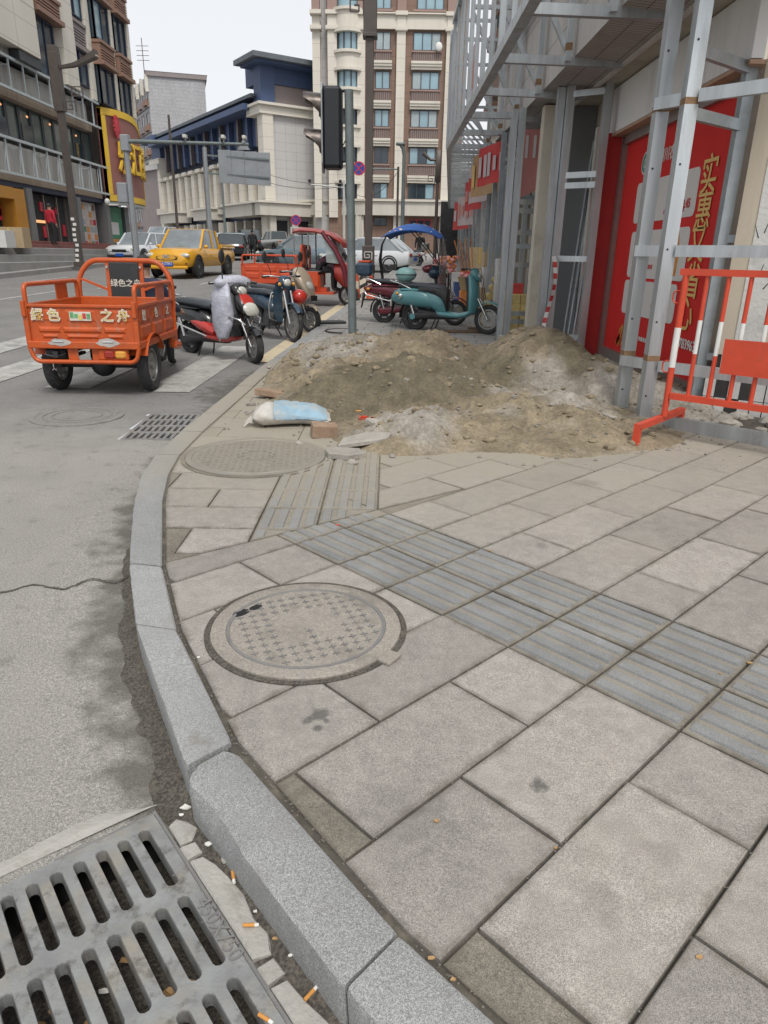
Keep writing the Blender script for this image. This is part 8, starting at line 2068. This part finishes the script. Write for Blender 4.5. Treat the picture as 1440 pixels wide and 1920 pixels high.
pole('utility_pole', 'thin dark utility pole far up the left side of the street', -16.4, 58, 9.5, .12, 'bronze_paint', none); pole('utility_pole', 'thin grey utility pole in front of the cream hall', -13.6, 62, 8.5, .1, 'pole_paint', none)
# sagging wires up the street
for k, (a, b_) in enumerate((((-16.4, 58, 9.5), (-13.6, 62, 9.6)), ((-13.6, 62, 9.4), (-2.7, 45, 5.4)), ((-13.6, 62, 8.6), (-2.7, 45, 5.2)), ((-16.4, 58, 8.8), (-13.6, 62, 8.9)), ((-2.7, 45, 5.3), (.4, 40, 5.5)))):
    a, b_ = Vector(a), Vector(b_); pts = [a.lerp(b_, t / 12) - Vector((0, 0, .9 * (1 - (2 * t / 12 - 1) ** 2))) for t in range(13)]
    mb = MB(); mb.tube(pts, .014, 5); mb.build('overhead_wire', 'wire', label='thin black overhead wire sagging across the far street', cat='wire', group='overhead wires')
# ------------------------------------------------------------------ goods set out under the arcade
def gbox(label, x, y, d, m, z=None, rz=0., cat='carton', name='carton', grp='cartons and packs set out under the arcade', tape=True):
    z = RZ(y) + SW if z is None else z; o = thing(name, label, cat, (x, y, z), rz, grp)
    mb = MB(); mb.box((0, 0, d[2] / 2), d, b=.006); mb.build('box', m, o)
    if tape: mb = MB(); mb.box((0, 0, d[2] + .001), (.05, d[1] * .99, .003)); mb.box((0, -d[1] / 2 - .001, d[2] * .85), (.05, .003, d[2] * .28)); mb.build('tape', 'decal_yellow', o)
    return o
def stack(x, y, cols, rows_, d, m, lab):
    for i in range(cols):
        for k in range(rows_):
            gbox(lab % (ords[k], ords[i]), x + i * (d[0] + .012), y + rnd.uniform(-.02, .02), d, m, RZ(y) + SW + k * (d[2] + .002), rnd.uniform(-.05, .05), 'pack', 'paper_pack', tape=False)
stack(2.02, 12.35, 3, 4, (.14, .2, .15), 'crate_yellow', 'yellowish paper pack, %s up from the ground, %s column beside the many-rung frame')
stack(2.1, 14.0, 2, 5, (.16, .2, .13), 'tissue_pack', 'white tissue pack, %s up from the ground, %s column beyond the many-rung frame')
gbox('red gift box standing on the ground inside the many-rung ladder frame', 2.28, 12.9, (.2, .2, .75), 'goods_red', tape=False)
gbox('tall narrow carton of bottles leaning inside the ladder frame', 1.98, 13.0, (.16, .14, 1.15), 'goods_white', rz=.2, tape=False)
gbox('brown carton standing beside the tan board, second bay of the arcade', 2.25, 16.2, (.42, .4, .45), 'cardboard'); gbox('white carton stacked on the brown carton, second bay', 2.25, 16.2, (.36, .36, .42), 'goods_white', RZ(16.2) + SW + .455)
gbox('small brown carton on top of the white carton, second bay', 2.25, 16.2, (.34, .34, .3), 'cardboard', RZ(16.2) + SW + .88)
gbox('tall tan carton pile in the third bay of the arcade', 2.2, 18.1, (.4, .5, 1.25), 'cardboard'); gbox('tan carton leaning behind the tall tan pile', 2.55, 18.4, (.4, .45, 1.05), 'cardboard', rz=.2)
gbox('orange goods box in the fourth bay of the arcade', 2.3, 20.9, (.5, .5, .6), 'goods_orange', tape=False); gbox('small red goods box at the post of the third bay', 2.0, 17.3, (.3, .4, .35), 'goods_red', tape=False)
gbox('dark blue goods box standing before the flower basket', 1.65, 17.2, (.2, .3, .5), 'goods_blue', tape=False); gbox('white goods box behind the flower basket', 1.85, 19.6, (.3, .3, .6), 'goods_white', tape=False)
gbox('orange and yellow box under the flower basket', 1.72, 15.6, (.34, .34, .42), 'goods_orange', tape=False)
# leaning tray of paper rolls
o = thing('roll_tray', 'slanting tray of tan paper rolls leaning against the ladder frame behind the turquoise scooter', 'tray', (1.72, 13.2, RZ(13.2) + SW), .0)
for k in range(6): mb = MB(); mb.cyl((.0 + .045 * k, -.12, .08 + .14 * k), (.0 + .045 * k, .12, .08 + .14 * k), .068, n=12); mb.build('roll', 'crate_yellow', o, 40)
for k in range(6): mb = MB(); mb.cyl((.17 + .045 * k, -.12, .08 + .14 * k), (.17 + .045 * k, .12, .08 + .14 * k), .066, n=12); mb.build('roll', 'tissue_pack', o, 40)
# basket of red and pink flowers
o = thing('flower_basket', 'round cane basket of red and pink goods above the orange box', 'basket', (1.72, 15.6, RZ(15.6) + SW + .43))
mb = MB(); mb.lathe([(.001, 0), (.16, 0), (.24, .26), (.25, .27), (.22, .26), (.14, .03)], None, 20); mb.build('basket', 'basket_cane', o, 40)
q = random.Random(41)
for k in range(34): a, r_ = q.uniform(0, 6.28), q.uniform(0, .2); mb = MB(); mb.ell((r_ * math.cos(a), r_ * math.sin(a), .27 + q.uniform(0, .08)), (.045,) * 3, 7, 5); mb.build('bloom', 'goods_red' if k % 3 else 'dot_pink', o, 180)
for k in range(7): mb = MB(); mb.cyl((-.1 + .03 * k, 0, .25), (-.35 + .06 * k, q.uniform(-.1, .1), .85 + q.uniform(0, .2)), .012, n=6); mb.build('stick', 'brick_scrap' if k % 2 else 'goods_orange', o)
for k in range(5):
    x, y = 1.35 + .12 * k, 19.2 + .5 * k; mb = MB()
    for j in range(16): mb.ell((q.uniform(-.18, .18), q.uniform(-.18, .18), q.uniform(.5, .95)), (.05,) * 3, 6, 4)
    o = thing('hung_toys', 'cluster of orange and pink goods on a stand, %s along the arcade edge' % ords[k], 'goods', (x, y, RZ(y) + SW), 0, 'goods clusters along the arcade'); mb.build('cluster', 'goods_orange' if k % 2 else 'dot_pink', o, 180, kind='stuff'); mb = MB(); mb.cyl((0, 0, 0), (0, 0, .6), .03, n=8); mb.build('stand', 'signal_black', o)
mb = MB()
for k in range(160):
    x, y = 1.62 + q.gauss(0, .17), 14.9 + q.gauss(0, .12); z = RZ(y) + SW + q.uniform(.01, .14); a = q.uniform(0, 6.28)
    mb.add([(x, y, z), (x + .05 * math.cos(a), y + .05 * math.sin(a), z + .03), (x + .09 * math.cos(a + .4), y + .09 * math.sin(a + .4), z + .01), (x + .05 * math.cos(a + .8), y + .05 * math.sin(a + .8), z + .02)], [(0, 1, 2, 3)])
mb.build('leafy_vegetables', 'greens', label='low heap of leafy greens on the sidewalk below the orange box', cat='vegetables')
# planks lying on the sidewalk by the turquoise scooter
for k, (x, y, L, rz) in enumerate(((1.35, 12.0, .9, .2), (1.75, 12.45, .7, -.1))): mb = MB(); mb.box((x, y, RZ(y) + SW + .02), (L, .12, .035), rz, .004); mb.build('plank', 'wood_board', label='dark plank lying on the sidewalk, %s from the turquoise scooter wheel' % ords[k], cat='plank')
mb = MB(); mb.box((-1.02, 13.0, RZ(13) + SW + .02), (.5, .3, .04), .3, .012); mb.build('rubber_ramp', 'signal_black', label='black rubber kerb ramp lying at the sidewalk edge', cat='ramp')
mb = MB(); pts = [(-.75 + .28 * math.cos(a), 11.9 + .34 * math.sin(a), RZ(11.9) + SW + .008) for a in [.4 + 4.4 * k / 20 for k in range(21)]]; mb.tube(pts, .012, 6); mb.build('loose_cable', 'wire', None, 60, label='loop of black cable lying on the sidewalk by the traffic light', cat='cable')
# striped tape and clutter in the bay
mb = MB(); rows_ = []
for k in range(15): t = k / 14; x, y, z = 2.16 + .05 * math.sin(t * 5), 9.78, 1.45 - 1.0 * t; rows_ += [(x, y + .01 * math.sin(t * 9), z), (x + .05, y - .02 * math.cos(t * 7), z)]
mb.k = 0
for k in range(14): mb.k = k % 2; mb.add([rows_[2 * k], rows_[2 * k + 1], rows_[2 * k + 3], rows_[2 * k + 2]], [(0, 1, 2, 3)])
mb.build('warning_tape', ['print_white', 'print_red'], label='strip of red and white warning tape hanging from the ladder frame by the red pillar', cat='tape')
# cartons on the left steps
for k, (px, py, d) in enumerate(((28, 460, (1.0, .8, .75)), (-8, 470, (1.2, .9, .6)))):
    p = AX(px, py, -14.7); gbox('%s cardboard box on the left shop steps' % ('brown open' if k == 0 else 'wide low'), p.x, p.y, d, 'cardboard' if k == 0 else 'goods_white', 1.46, .1, grp='boxes on the left steps')
